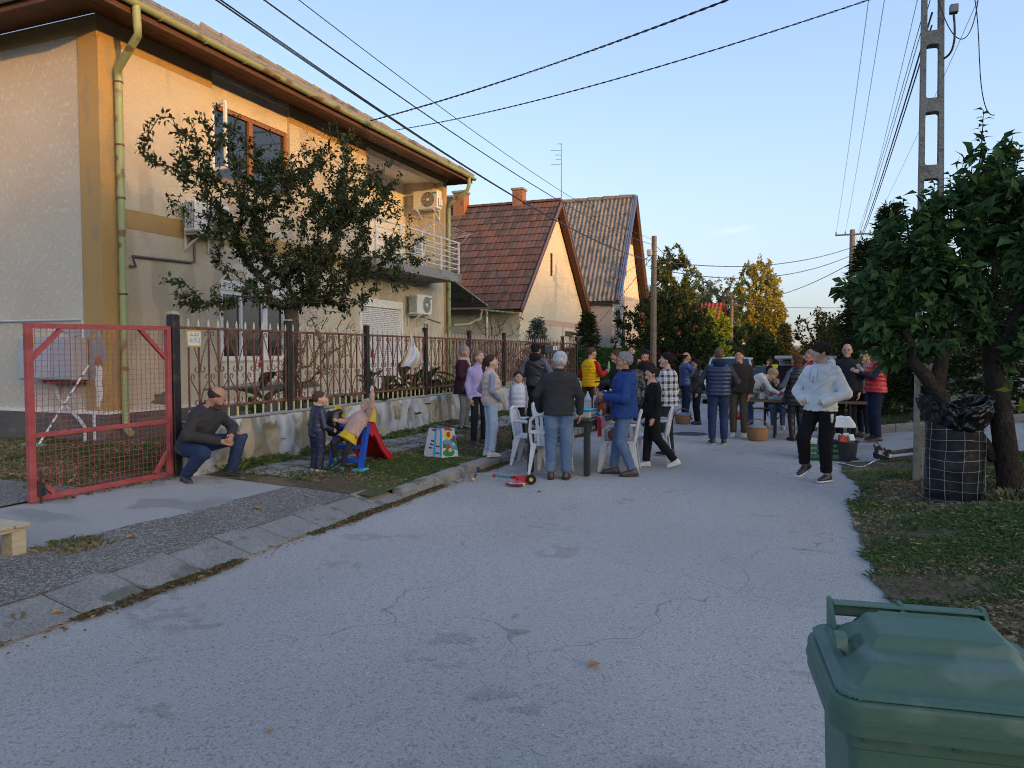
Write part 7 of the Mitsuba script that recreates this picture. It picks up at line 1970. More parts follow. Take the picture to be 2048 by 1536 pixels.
person('man in a black vest and black cap with his back turned, by the mailbox', (-4.85, 13.45), 100, 1.72, 0.12, top=((0.018, 0.020, 0.026), 'm_nylon', -0.06, 0.036, 0, 0, 'vest'), sleeves=((0.13, 0.16, 0.22), C, 0, 0.014, 0), hood=(0.016, 0.017, 0.022), hat=(0.014, 0.014, 0.018), hair=('crop', DKH), pants=(BLK, C, 1.05), head=(-12, 5),
       arms={'R': ((0.29, 0.03, 1.16), (0.22, 0.28, 1.18)), 'L': ((-0.29, 0.0, 1.16), (-0.16, 0.24, 1.10))}, hands=('grip', 'grip'))
person('grey haired man in a charcoal fleece and jeans leaning on the dark table', (-3.06, 9.38), 102, 1.68, 0.0, fat=1.10, head=(22, 8), lean=(5, 0), hair=('short', (0.42, 0.43, 0.45)), skin=SKIN, glasses=True, top=(CHAR, C, -0.15, 0.030, 0), collar=(0.030, 0.032, 0.038), pants=('m_denim', None, 1.22), shoes=((0.05, 0.034, 0.026), (0.03, 0.025, 0.02)),
       arms={'L': ((-0.31, 0.02, 1.16), (-0.30, 0.28, 0.90)), 'R': ((0.29, 0.0, 1.14), (0.28, 0.10, 0.88))}, hands=('grip', 'relaxed'), feet=(6, -6), h=0.011)
yv = person('man in a bright yellow quilted vest over red sleeves, before the hedge', (-4.62, 16.5), 62, 1.78, 0.0, head=(-18, 0), hair=('crop', BRH), top=((0.74, 0.44, 0.015), 'm_cloth', -0.16, 0.042, 0.072, 0, 'vest'), sleeves=((0.34, 0.018, 0.022), C, 0, 0.016, 0), pants=((0.06, 0.05, 0.045), C, 1.05),
       arms={'R': ((0.32, 0.0, 1.13), (0.20, 0.30, 1.20)), 'L': ((-0.28, -0.03, 1.14), (-0.24, 0.1, 0.9))}, hands=('relaxed', 'grip'))
bc = person('grey haired man with glasses in a royal blue coat holding a cup at the table', (-2.32, 9.98), 198, 1.67, 0.0, fat=1.14, head=(6, 3), hair=('short', (0.20, 0.20, 0.21)), glasses=True, skin=TAN, top=((0.022, 0.055, 0.20), 'm_cloth', -0.24, 0.040, 0, 0.02, 'coat'), collar=(0.012, 0.014, 0.03), pants=('m_denim', None, 1.10), shoes=((0.06, 0.042, 0.035), (0.03, 0.02, 0.02)),
       arms={'L': ((-0.30, 0.02, 1.10), (-0.09, 0.30, 1.12)), 'R': ((0.30, 0.05, 1.12), (0.06, 0.32, 1.14))}, hands=('grip', 'grip'), palms=((1, 0, 0.1), (-1, 0, 0.1)), feet=(10, -8), legs={'L': ((-0.11, 0.06, 0.49), (-0.11, -0.10, 0.10)), 'R': ((0.10, 0.09, 0.50), (0.11, 0.14, 0.092))}, h=0.011)
bb = person('boy in a black sweatshirt and white trainers stepping towards the table', (-2.10, 10.80), 205, 1.47, 0.0, 'f', fat=0.98, head=(10, 20), hair=('mop', (0.03, 0.022, 0.02)), skin=PALE, top=(BLK, C, -0.10, 0.030, 0, 0, 'sweatshirt'), pants=(BLK, C, 1.15), shoes=((0.60, 0.60, 0.60), (0.62, 0.62, 0.62)),
       legs={'R': ((0.10, 0.05, 0.50), (0.12, 0.08, 0.092)), 'L': ((-0.10, -0.05, 0.52), (-0.12, -0.36, 0.14))}, feet=((0, -16), 0), h=0.011)
person('dark haired woman in a black and white plaid shirt, seen from behind', (-2.14, 12.15), 158, 1.66, 0.0, 'f', fat=1.18, head=(38, 5), hair=('bun', (0.016, 0.012, 0.012)), skin=PALE, top=('m_plaid', None, -0.20, 0.032, 0, 0, 'shirt'), pants=((0.022, 0.026, 0.034), C, 1.12), shoes=((0.02, 0.02, 0.025), (0.5, 0.5, 0.5)), h=0.012)
# those standing behind the table
person('tall dark haired man whose face shows above the heads behind the blue coat man', (-4.15, 18.6), 275, 1.83, 0.0, hair=('short', DKH), top=(BLK, C, -0.1, 0.03, 0), pants=(BLK, C, 1.0))
person('brown haired woman in a dark coat directly behind the blue coat man', (-3.55, 14.6), 205, 1.71, 0.0, 'f', hair=('bob', (0.085, 0.05, 0.032)), top=((0.02, 0.02, 0.026), C, -0.3, 0.035, 0), pants=(BLK, C, 1.0))
person('woman with long black hair and a black coat, back turned, behind the boy', (-2.92, 13.1), 110, 1.63, 0.0, 'f', hair=('long', (0.010, 0.009, 0.010)), top=(BLK, 'm_nylon', -0.3, 0.04, 0), pants=(BLK, C, 1.0))
person('man in a dark cap and red collar raising a hand to his mouth', (-3.45, 16.9), 238, 1.72, 0.0, hair=('crop', DKH), hat=(0.012, 0.016, 0.035), collar=(0.30, 0.02, 0.025), top=((0.03, 0.018, 0.022), C, -0.12, 0.035, 0), pants=(BLK, C, 1.0), arms={'R': ((0.28, 0.14, 1.20), (0.06, 0.22, 1.46))}, hands=('relaxed', 'grip'))
person('man in a blue jacket eating, beside the far wicker basket', (-2.86, 18.9), 28, 1.66, 0.0, hair=('bald', DKH), skin=SKIN, top=((0.03, 0.065, 0.20), 'm_nylon', -0.14, 0.032, 0), pants=((0.02, 0.028, 0.07), C, 1.05), arms={'R': ((0.28, 0.16, 1.25), (0.03, 0.20, 1.44)), 'L': ((-0.28, 0.14, 1.25), (-0.02, 0.2, 1.42))}, hands=('grip', 'grip'))
person('short woman in black with glasses facing left beside the navy vest man', (-2.40, 17.6), 200, 1.50, 0.0, 'f', fat=1.15, hair=('bob', BLK), glasses=True, top=((0.018, 0.019, 0.022), 'm_nylon', -0.22, 0.036, 0), pants=(BLK, C, 1.05))
person('man in a quilted navy vest and brown knitted cap, back turned, mid street', (-1.53, 14.0), 104, 1.74, 0.0, fat=1.12, hair=('crop', (0.13, 0.085, 0.06)), top=((0.018, 0.030, 0.085), 'm_nylon', -0.10, 0.042, 0.07, 0, 'vest'), sleeves=((0.05, 0.052, 0.058), C, 0, 0.020, 0), hood=(0.016, 0.026, 0.075), pants=('m_denimdark', None, 1.12), shoes=((0.018, 0.018, 0.02), (0.5, 0.5, 0.5)),
       arms={'L': ((-0.33, -0.02, 1.14), (-0.24, 0.20, 0.98)), 'R': ((0.33, -0.02, 1.14), (0.25, 0.20, 0.98))}, feet=(10, -12), h=0.011)
person('dark haired man in a brown jacket facing the camera behind the navy vest man', (-1.28, 15.3), 262, 1.72, 0.0, hair=('short', DKH), top=((0.034, 0.030, 0.026), C, -0.12, 0.036, 0), pants=((0.07, 0.06, 0.045), C, 1.08), shoes=((0.55, 0.55, 0.52), (0.55, 0.55, 0.52)))
bw = person('blond woman in a white jacket bending over the food table', (-1.16, 16.25), 12, 1.66, 0.0, 'f', lean=(58, 0), head=(-10, 6), pelvis=(0, -0.10, 0.93), hair=('short', BLO), skin=PALE, top=((0.56, 0.56, 0.54), C, -0.20, 0.042, 0, 0.06), pants=((0.06, 0.10, 0.20), C, 0.95, 0.93), shoes=((0.02, 0.022, 0.035), (0.5, 0.5, 0.5)),
       arms={'L': ((-0.24, 0.42, 0.95), (-0.14, 0.62, 0.86)), 'R': ((0.24, 0.40, 0.95), (0.16, 0.60, 0.86))}, legs={'L': ((-0.10, 0.0, 0.50), (-0.10, -0.02, 0.092)), 'R': ((0.10, 0.02, 0.50), (0.10, 0.04, 0.092))})
person('seated person in dark clothes and jeans on the far side of the food table', (-0.72, 17.5), 285, 1.6, 0.0, 'f', pelvis=(0, 0, 0.50), hair=('bob', DKH), top=(BLK, C, -0.05, 0.03, 0), pants=((0.05, 0.08, 0.15), C, 1.0), shoes=((0.5, 0.5, 0.5), (0.5, 0.5, 0.5)), legs={'L': ((-0.11, 0.40, 0.50), (-0.11, 0.42, 0.092)), 'R': ((0.11, 0.40, 0.50), (0.11, 0.44, 0.092))}, lean=(14, 0))
person('auburn haired woman in a long black quilted vest and leather leggings', (-0.22, 15.1), 128, 1.63, 0.0, 'f', fat=1.16, head=(20, 6), hair=('bob', (0.10, 0.045, 0.028)), top=((0.014, 0.013, 0.016), 'm_nylon', -0.42, 0.042, 0.09, 0.03, 'vest'), sleeves=((0.09, 0.115, 0.17), C, 0, 0.020, 0), pants=((0.012, 0.013, 0.016), 'm_plastic', 1.0), shoes=((0.012, 0.012, 0.014), (0.012, 0.012, 0.014)), arms={'L': ((-0.33, 0.02, 1.10), (-0.20, 0.28, 1.04)), 'R': ((0.33, 0.0, 1.12), (0.2, 0.25, 1.04))})
person('grey haired man in a red jacket by the open hatchback', (0.02, 17.2), 205, 1.72, 0.0, hair=('short', (0.20, 0.20, 0.20)), skin=SKIN, head=(0, 8), top=((0.40, 0.02, 0.03), 'm_nylon', -0.12, 0.036, 0), collar=(0.02, 0.02, 0.03), pants=(BLK, C, 1.05))
tn = person('teenage boy in a white hoodie and black trousers walking with hands in his pocket', (0.14, 10.46), 238, 1.80, 0.0, head=(-40, 0), hair=('mop', (0.028, 0.018, 0.015)), skin=PALE, fat=1.0, top=((0.60, 0.63, 0.65), C, -0.12, 0.040, 0, 0, 'hoodie'), hood=(0.60, 0.63, 0.65), pants=((0.011, 0.011, 0.014), C, 1.20, 0.95), shoes=((0.03, 0.03, 0.035), (0.62, 0.63, 0.65)),
       arms={'L': ((-0.34, 0.0, 1.12), (-0.11, 0.19, 1.00)), 'R': ((0.33, 0.0, 1.12), (0.11, 0.19, 1.00))}, hands=(None, None), legs={'L': ((-0.09, 0.02, 0.50), (-0.07, -0.04, 0.092)), 'R': ((0.13, 0.16, 0.56), (0.17, 0.06, 0.20))}, feet=(0, (-8, -24)), h=0.011)
person('balding man with glasses in a dark jacket standing behind the teenage boy', (0.66, 15.6), 262, 1.83, 0.0, hair=('bald', DKH), glasses=True, top=((0.020, 0.022, 0.030), C, -0.12, 0.036, 0), collar=(0.02, 0.02, 0.026), pants=(BLK, C, 1.05))
person('woman in a red quilted vest and navy trousers on the concrete drive', (1.10, 14.85), 196, 1.70, 0.07, 'f', fat=1.10, hair=('bob', BRH), skin=PALE, top=((0.42, 0.018, 0.025), 'm_nylon', -0.06, 0.042, 0.075, 0, 'vest'), sleeves=((0.018, 0.022, 0.04), C, 0, 0.016, 0), pants=((0.014, 0.018, 0.042), C, 1.10), shoes=((0.02, 0.02, 0.025), (0.30, 0.03, 0.03)),
       arms={'L': ((-0.26, 0.14, 1.18), (-0.10, 0.34, 1.28)), 'R': ((0.26, 0.14, 1.18), (0.10, 0.36, 1.30))}, hands=('grip', 'grip'))
person('woman in a grey and white patterned top behind the red vest woman', (0.98, 15.7), 215, 1.64, 0.05, 'f', hair=('bob', BLO), top=((0.25, 0.25, 0.26), C, -0.1, 0.03, 0), pants=((0.02, 0.022, 0.04), C, 1.0), arms={'L': ((-0.22, 0.16, 1.26), (-0.06, 0.26, 1.48))})
person('small distant figure in black beside the parked cars', (-1.55, 33.0), 200, 1.7, float(ground_z(33.0)), 'f', hair=('bob', BRH), top=(BLK, C, -0.1, 0.03, 0), pants=((0.05, 0.07, 0.12), C, 1.0), h=0.02)
PEOPLE = dict(girl=girl, yv=yv, bc=bc, bb=bb, bw=bw, tn=tn, pg=pg_)

# ---------------------------------------------------------------- things in the street
def local(o, deg, z=0.0, tilt=None):
    R = rz(math.radians(deg))
    if tilt is not None: R = R @ tilt
    return lambda m: xf(m, R, (o[0], o[1], z) if len(o) == 2 else o)


# wheeled refuse bin in the right foreground: u along its front, v to the back
wb = thing('wheeled_bin', 'green plastic wheeled refuse bin with a domed lid in the right foreground', 'bin')
F = local((0.062, 1.690), 8.0, -0.026)
BG = 'm_binplastic'
W_, D_ = 0.490, 0.430


def rr(x, y, r=0.06):
    """signed distance inside a rounded rectangle, positive inside"""
    qx, qy = np.abs(x - W_ / 2) - (W_ / 2 - r), np.abs(y - D_ / 2) - (D_ / 2 - r)
    return r - (np.hypot(np.maximum(qx, 0), np.maximum(qy, 0)) + np.minimum(np.maximum(qx, qy), 0))


def st(a, b, x):
    t = np.clip((x - a) / (b - a), 0, 1); return t * t * (3 - 2 * t)


def lid(u, v):
    x, y = W_ * u, D_ * v
    e = rr(x, y)
    z = 0.970 + 0.010 * st(0, 0.012, e) + 0.004 * st(0.02, 0.034, e) + 0.040 * st(0.042, 0.105, e) + 0.012 * y / D_
    px = np.minimum(np.minimum(x - 0.095, W_ - 0.055 - x), np.minimum(y - 0.16, 0.55 - y))
    z = z + 0.026 * st(0.0, 0.035, px)
    ridge = np.minimum(np.minimum(x - 0.145, W_ - 0.105 - x), np.minimum(y - 0.315, 0.352 - y)); z = z + 0.006 * st(0, 0.012, ridge)
    pocket = np.minimum(np.minimum(x - 0.052, 0.098 - x), np.minimum(y - 0.195, 0.265 - y)); z = z - 0.010 * st(0, 0.008, pocket)
    ex = np.clip(0.004 - e, 0, 1)
    return np.stack([x + 0 * ex, y, z], -1)


def rrect(z, o=0.0, r=0.06, n=8):
    P = []
    for cx, cy, a0 in ((W_ - r, D_ - r, 0), (r, D_ - r, 90), (r, r, 180), (W_ - r, r, 270)):
        for a in np.radians(np.linspace(a0, a0 + 90, n)): P.append([cx + (r + o) * math.cos(a), cy + (r + o) * math.sin(a), z])
    return np.array(P)


def loft(rings):
    n = len(rings[0]); v = np.vstack(rings); i, j = np.meshgrid(np.arange(len(rings) - 1), np.arange(n), indexing='ij'); j2 = (j + 1) % n
    q = np.stack([i * n + j, i * n + j2, (i + 1) * n + j2, (i + 1) * n + j], -1).reshape(-1, 4)
    return v, np.vstack([q[:, [0, 1, 2]], q[:, [0, 2, 3]]])


m = grid(130, 130, lid)
keep_ = rr(m[0][:, 0], m[0][:, 1])[m[1]].min(1) > 0.004
part(wb, 'lid', F((m[0], m[1][keep_])), BG, smooth=True, label='domed lid with a raised panel and ridge')
part(wb, 'lid_rim', F(loft([rrect(0.9735, -0.016), rrect(0.972, -0.004), rrect(0.970, 0.001), rrect(0.962, 0.004), rrect(0.935, 0.005), rrect(0.934, 0.008), rrect(0.927, 0.008), rrect(0.926, 0.005), rrect(0.900, 0.004), rrect(0.897, -0.008)])), BG, smooth=40, label='deep skirt of the lid')
part(wb, 'grip', F(hull([[0.036, y, z] for y, z in ((0.20, 1.012), (0.265, 1.018), (0.215, 1.034), (0.25, 1.036))] + [[0.062, y, z] for y, z in ((0.20, 1.0), (0.265, 1.006), (0.215, 1.032), (0.25, 1.034))])), BG)
part(wb, 'hinge_bar', F(cat([cbox([0.062, D_ - 0.008, 1.012], [W_ - 0.075, D_ + 0.010, 1.045], 0.006), cbox([0.062, D_ - 0.030, 1.046], [W_ - 0.075, D_ + 0.012, 1.052], 0.003)])), BG, label='long handle bar at the back of the lid')
for x in (0.052, 0.222, W_ - 0.078):
    part(wb, 'hinge_lug', F(hull([[x + dx, y, z] for dx in (0, 0.010) for y, z in ((D_ - 0.085, 1.005), (D_ + 0.012, 0.985), (D_ + 0.016, 1.058), (D_ - 0.01, 1.058), (D_ - 0.06, 1.018))])), BG)
def bodyring(z, t): return (rrect(z, -0.030) - [W_ / 2, D_ / 2, 0]) * [1 - t, 1 - t, 1] + [W_ / 2, D_ / 2, 0]
part(wb, 'body', F(loft([bodyring(0.897, 0.0), bodyring(0.86, 0.0), bodyring(0.855, 0.03), bodyring(0.35, 0.10), bodyring(0.06, 0.16), bodyring(0.05, 0.9)])), BG, smooth=40)
for x in (0.06, 0.235, W_ - 0.09):
    part(wb, 'rim_rib', F(hull([[x + dx, y, z] for dx in (0, 0.012) for y, z in ((0.018, 0.898), (0.055, 0.898), (0.055, 0.82))])), BG)
part(wb, 'back_handle', F(tube([[0.06, D_, 0.93], [0.06, D_ + 0.055, 0.94], [W_ - 0.06, D_ + 0.055, 0.94], [W_ - 0.06, D_, 0.93]], 0.014, 8)), BG)
for x in (0.03, W_ - 0.08):
    part(wb, 'wheel', F(frame2(lathe([(0, 0), (0.09, 0), (0.1, 0.01), (0.1, 0.04), (0.09, 0.05), (0, 0.05)], 24), (x, D_ - 0.03, 0.1), (0, 1, 0), (0, 0, 1), (1, 0, 0))), 'm_matt', color=(0.02, 0.02, 0.02))

# pallet bench at the left edge
pb = thing('pallet_bench', 'low bench of pale pallet timber at the left edge', 'bench')
for i, y in enumerate((3.56, 3.685, 3.81)):
    part(pb, 'plank', cbox([-7.3, y, 0.350], [-5.535 + 0.012 * i, y + 0.112, 0.375], 0.003), 'm_palewood' if i else 'm_paleboard')
for x in (-5.63, -6.5, -7.2):
    part(pb, 'crosspiece', cbox([x - 0.05, 3.56, 0.322], [x + 0.09, 3.922, 0.348], 0.003), 'm_palewood')
    part(pb, 'block', cbox([x - 0.045, 3.57, 0.135], [x + 0.085, 3.69, 0.320], 0.006), 'm_palewood')
    part(pb, 'block', cbox([x - 0.045, 3.80, 0.135], [x + 0.085, 3.91, 0.320], 0.006), 'm_palewood')
    part(pb, 'runner', cbox([x - 0.08, 3.55, 0.105], [x + 0.075, 3.92, 0.133], 0.003), 'm_palewood')

# toddler slide
sd = thing('toddler_slide', 'small plastic slide with blue ladder, red chute and yellow top on the verge', 'slide')
F = local((-5.60, 8.20), 98, 0.125)       # u runs along the slide (away), v to the left
BLU, REDP, YEL = (0.012, 0.075, 0.46), (0.42, 0.012, 0.018), (0.62, 0.44, 0.04)
for v in (-0.21, 0.21):
    part(sd, 'ladder_leg', F(hull([[u, v + dv, z] for dv in (-0.028, 0.028) for u, z in ((0.0, 0.0), (0.085, 0.0), (0.29, 0.60), (0.20, 0.60))])), 'm_plastic', color=BLU)
    part(sd, 'side_panel',
         F(frame2(prism_geom(Polygon([(0.21, 0.52), (0.19, 0.66), (0.30, 0.70), (0.36, 0.66), (0.43, 0.63), (0.52, 0.52), (0.66, 0.36), (0.84, 0.20), (1.0, 0.10), (1.10, 0.05), (1.12, 0.0), (1.04, 0.0), (0.90, 0.06), (0.70, 0.20), (0.52, 0.38), (0.42, 0.46), (0.38, 0.42), (0.31, 0.46)]).buffer(0.008), 0.035), (0, v - 0.017, 0), (1, 0, 0), (0, 0, 1), (0, 1, 0))), 'm_plastic', color=REDP)
    part(sd, 'top_arch', F(frame2(prism_geom(Polygon([(0.20, 0.64)] + [(0.32 + 0.12 * math.cos(a), 0.70 + 0.13 * math.sin(a)) for a in np.linspace(math.pi, 0, 12)] + [(0.43, 0.60)]), 0.03), (0, v - 0.015 + (0.034 if v > 0 else -0.034), 0), (1, 0, 0), (0, 0, 1), (0, 1, 0))), 'm_plastic', color=YEL)
part(sd, 'chute', F(grid(24, 3, lambda u, v: np.stack([0.32 + 0.78 * u, -0.19 + 0.38 * v, np.interp(u, [0, 0.12, 0.3, 0.55, 0.8, 1.0], [0.56, 0.54, 0.38, 0.19, 0.07, 0.03])], -1))), 'm_plastic', color=(0.30, 0.010, 0.014), smooth=True)
part(sd, 'platform', F(box([0.20, -0.19, 0.53], [0.36, 0.19, 0.56])), 'm_plastic', color=BLU)
for k in range(3):
    part(sd, 'rung', F(cbox([0.045 + 0.065 * k, -0.185, 0.10 + k * 0.17], [0.115 + 0.065 * k, 0.185, 0.16 + k * 0.17], 0.012)), 'm_plastic', color=BLU)
for v in (-0.21, 0.21):
    part(sd, 'foot', F(cbox([-0.08, v - 0.09, -0.005], [0.14, v + 0.09, 0.04], 0.03)), 'm_plastic', color=(0.03, 0.34, 0.32), smooth=30)
jk = thing('jacket', 'black child jacket hung over the top of the slide beside the girl', 'jacket')
r_ = snet(lambda P: smin(ell(P, (0, 0, 0.02), (0.10, 0.07, 0.17)), cap(P, (0.03, 0, 0.10), (0.10, 0.03, 0.17), 0.06, 0.045), 0.05) + 0.02 * (meshkit.noise(P * 22) - 0.5), (-0.2, -0.16, -0.22), (0.24, 0.16, 0.30), 0.012)
part(jk, 'cloth', local((-5.80, 8.22), 20, 0.72)(relax(r_)), 'm_nylon', smooth=True, color=(0.012, 0.012, 0.014))


# monobloc chairs
def chair(xy, face, label):
    t = thing('plastic_chair', label, 'chair', 'white plastic garden chairs round the dark table')
    F = local(xy, face, 0.0)        # faces +x
    c = (0.56, 0.58, 0.60)
    part(t, 'seat', F(grid(14, 12, lambda u, v: np.stack([-0.21 + 0.44 * u, -0.22 + 0.44 * v, 0.425 - 0.02 * np.sin(np.pi * u) + 0.014 * (2 * v - 1) ** 2 - 0.03 * np.clip(u - 0.85, 0, 1) * 4], -1))), 'm_plastic', color=c, smooth=True)
    part(t, 'seat_rim', F(tube([[-0.21, -0.225, 0.42], [0.20, -0.235, 0.415], [0.235, -0.16, 0.395], [0.235, 0.16, 0.395], [0.20, 0.235, 0.415], [-0.21, 0.225, 0.42]], 0.016, 6, closed=True)), 'm_plastic', color=c)
    for sy in (-1, 1):
        part(t, 'leg', F(hull([[x, sy * y, z] for x, y, z in ((0.14, 0.235, 0.42), (0.235, 0.235, 0.42), (0.235, 0.15, 0.41), (0.24, 0.255, 0.0), (0.285, 0.255, 0.0), (0.285, 0.225, 0.0))])), 'm_plastic', color=c)
        part(t, 'leg', F(hull([[x, sy * y, z] for x, y, z in ((-0.14, 0.225, 0.42), (-0.235, 0.225, 0.45), (-0.235, 0.15, 0.43), (-0.30, 0.255, 0.0), (-0.265, 0.255, 0.0), (-0.29, 0.225, 0.0))])), 'm_plastic', color=c)
        part(t, 'armrest', F(cat([tube([[-0.26, sy * 0.225, 0.66], [-0.1, sy * 0.265, 0.655], [0.12, sy * 0.265, 0.64], [0.20, sy * 0.255, 0.60], [0.215, sy * 0.245, 0.41]], [0.022, 0.026, 0.028, 0.024, 0.022], 7)])), 'm_plastic', color=c, smooth=50)
    rim = [[-0.225 - 0.0, -0.215, 0.43], [-0.255, -0.235, 0.62], [-0.285, -0.215, 0.76], [-0.305, -0.13, 0.83], [-0.31, 0.0, 0.85], [-0.305, 0.13, 0.83], [-0.285, 0.215, 0.76], [-0.255, 0.235, 0.62], [-0.225, 0.215, 0.43]]
    part(t, 'back_frame', F(tube(rim, 0.024, 7)), 'm_plastic', color=c, smooth=50)
    for k in range(5):
        y = -0.13 + k * 0.065
        part(t, 'back_slat', F(bar([-0.225, y * 0.9, 0.43], [-0.30, y, 0.82], 0.044, 0.008, (1, 0, 0))), 'm_plastic', color=c)
    part(t, 'back_band', F(bar([-0.258, -0.22, 0.60], [-0.258, 0.22, 0.60], 0.02, 0.05)), 'm_plastic', color=c)
    return t


chair((-3.83, 10.50), 8, 'white plastic chair at the left side of the dark table, before the small girl')
chair((-3.28, 9.72), 95, 'white plastic chair pushed under the near end of the table, behind the grey haired man')
chair((-2.50, 10.42), 190, 'white plastic chair on the right of the table holding the orange red bag')
chair((-2.20, 11.25), 185, 'white plastic chair half hidden between the blue coat man and the boy')
chair((-3.85, 11.5), 5, 'white plastic chair at the far left of the table')
cb = (-10.15, 18.2)
t0 = len(labels); bchair = chair(cb, -100, 'white plastic chair standing on the balcony'); labels[bchair].pop('group')
for k in list(scene):
    if k.startswith(bchair + '__'):
        scene[k]['to_world'] = T().translate([0, 0, 3.94])
rk = thing('drying_rack', 'wire drying rack hooked over the balcony railing', 'rack')
part(rk, 'frame', cat([tube([[-9.55, 17.4, 4.88], [-8.95, 17.35, 5.02]], 0.010, 5), tube([[-9.55, 19.4, 4.88], [-8.95, 19.55, 5.02]], 0.010, 5), tube([[-9.6, 17.4, 4.88], [-9.6, 19.4, 4.88]], 0.010, 5), tube([[-9.05, 17.36, 5.0], [-9.55, 17.4, 4.45]], 0.008, 5), tube([[-9.05, 19.5, 5.0], [-9.55, 19.4, 4.45]], 0.008, 5)]), 'm_plastic', color=(0.6, 0.6, 0.6))
for k in range(6):
    part(rk, 'line', tube([[-9.5 + k * 0.1, 17.4, 4.895 + k * 0.023], [-9.5 + k * 0.1, 19.45, 4.895 + k * 0.023]], 0.004, 4), 'm_plastic', color=(0.55, 0.5, 0.5))

# dark table and what stands on it
tb = thing('garden_table', 'dark green plastic garden table loaded with bottles', 'table')
DT = (0.018, 0.026, 0.026)
TX0, TX1, TY0, TY1 = -3.64, -2.72, 9.68, 11.45
part(tb, 'tabletop', cbox([TX0, TY0, 0.725], [TX1, TY1, 0.765], 0.012), 'm_plastic', color=DT)
part(tb, 'apron', cat([box([TX0 + 0.02, TY0 + 0.02, 0.66], [TX1 - 0.02, TY0 + 0.05, 0.724]), box([TX0 + 0.02, TY1 - 0.05, 0.66], [TX1 - 0.02, TY1 - 0.02, 0.724]), box([TX0 + 0.02, TY0 + 0.051, 0.66], [TX0 + 0.05, TY1 - 0.051, 0.724]), box([TX1 - 0.05, TY0 + 0.051, 0.66], [TX1 - 0.02, TY1 - 0.051, 0.724])]), 'm_plastic', color=DT)
for x in (TX0 + 0.055, TX1 - 0.055):
    for y in (TY0 + 0.055, TY1 - 0.055):
        part(tb, 'leg', cbox([x - 0.04, y - 0.04, 0.0], [x + 0.04, y + 0.04, 0.70], 0.012), 'm_plastic', color=DT)


def bottle(x, y, z, hgt, r, body, lab, capc, label, glassy=False):
    t = thing('bottle', label, 'bottle', 'drinks bottles on the dark table')
    part(t, 'body', xf(lathe([(0, 0), (r * 0.9, 0.0), (r, 0.02), (r, hgt * 0.60), (r * 0.92, hgt * 0.68), (r * 0.45, hgt * 0.86), (0.014, hgt * 0.92), (0.014, hgt * 0.955)], 16), t=(x, y, z)), 'm_foil', color=body, smooth=40)
    part(t, 'label', xf(lathe([(r + 0.0008, hgt * 0.26), (r + 0.0012, hgt * 0.27), (r + 0.0012, hgt * 0.52), (r + 0.0008, hgt * 0.53)], 16), t=(x, y, z)), 'm_plastic', color=lab)
    part(t, 'cap', xf(lathe([(0.0155, hgt * 0.945), (0.0155, hgt * 0.995), (0.0, hgt)], 12), t=(x, y, z)), 'm_plastic', color=capc)


Z = 0.766
CLR, COLA = (0.46, 0.48, 0.50), (0.018, 0.008, 0.006)
for x, y, h_, r_, b, l, c, lab in [(-3.02, 10.62, 0.33, 0.055, CLR, (0.55, 0.58, 0.62), (0.55, 0.56, 0.62), 'clear water bottle, leftmost beside the grey haired man'), (-2.98, 10.95, 0.34, 0.05, CLR, (0.6, 0.6, 0.62), (0.6, 0.6, 0.6), 'clear bottle behind the leftmost water bottle'),
                                   (-2.90, 10.72, 0.34, 0.052, CLR, (0.02, 0.05, 0.40), (0.62, 0.62, 0.64), 'white capped bottle with a blue label'), (-2.83, 10.92, 0.34, 0.05, COLA, (0.02, 0.02, 0.06), (0.62, 0.62, 0.64), 'white capped dark bottle next to the blue labelled one'),
                                   (-2.80, 10.66, 0.36, 0.058, COLA, (0.03, 0.03, 0.08), (0.02, 0.03, 0.2), 'big cola bottle with a blue cap'), (-2.74, 10.86, 0.36, 0.055, COLA, (0.04, 0.04, 0.08), (0.62, 0.62, 0.64), 'dark cola bottle with a white cap in the middle'),
                                   (-2.76, 10.45, 0.34, 0.052, (0.16, 0.03, 0.02), (0.36, 0.11, 0.04), (0.55, 0.4, 0.2), 'red brown soft drink bottle nearest the towel'), (-2.78, 10.28, 0.30, 0.045, (0.10, 0.02, 0.02), (0.30, 0.05, 0.04), (0.6, 0.6, 0.6), 'small dark red bottle by the bread bag'),
                                   (-2.77, 11.1, 0.33, 0.05, (0.40, 0.42, 0.36), (0.5, 0.55, 0.5), (0.1, 0.3, 0.1), 'pale bottle at the right end of the row'), (-2.95, 11.2, 0.32, 0.05, COLA, (0.25, 0.02, 0.02), (0.3, 0.02, 0.02), 'cola bottle with a red cap at the back')]:
    bottle(x, y, Z, h_, r_, b, l, c, lab)
fb = thing('food_box', 'clear food box with a bright blue lid on the near corner of the table', 'box')
part(fb, 'tub', cbox([-2.98, 9.84, Z], [-2.76, 10.14, Z + 0.10], 0.02), 'm_plastic', color=(0.42, 0.46, 0.48), smooth=30)
part(fb, 'lid', cbox([-2.99, 9.83, Z + 0.101], [-2.75, 10.15, Z + 0.125], 0.008), 'm_plastic', color=(0.02, 0.34, 0.50))
part(fb, 'contents', cbox([-2.984, 9.86, Z + 0.02], [-2.982 + 0.22 + 0.005, 10.12, Z + 0.06], 0.01), 'm_matt', color=(0.20, 0.17, 0.12))
for k in range(5):
    single('plastic_cup', xf(lathe([(0, 0), (0.026, 0), (0.034, 0.075), (0.032, 0.075), (0.025, 0.003)], 14), t=(-2.95 + k * 0.045, 10.22 + 0.02 * (k % 2), Z)), 'm_plastic', 'blue plastic cup in the row behind the food box', 'cup', smooth=40, color=(0.02, 0.22, 0.55), group='blue cups behind the food box')
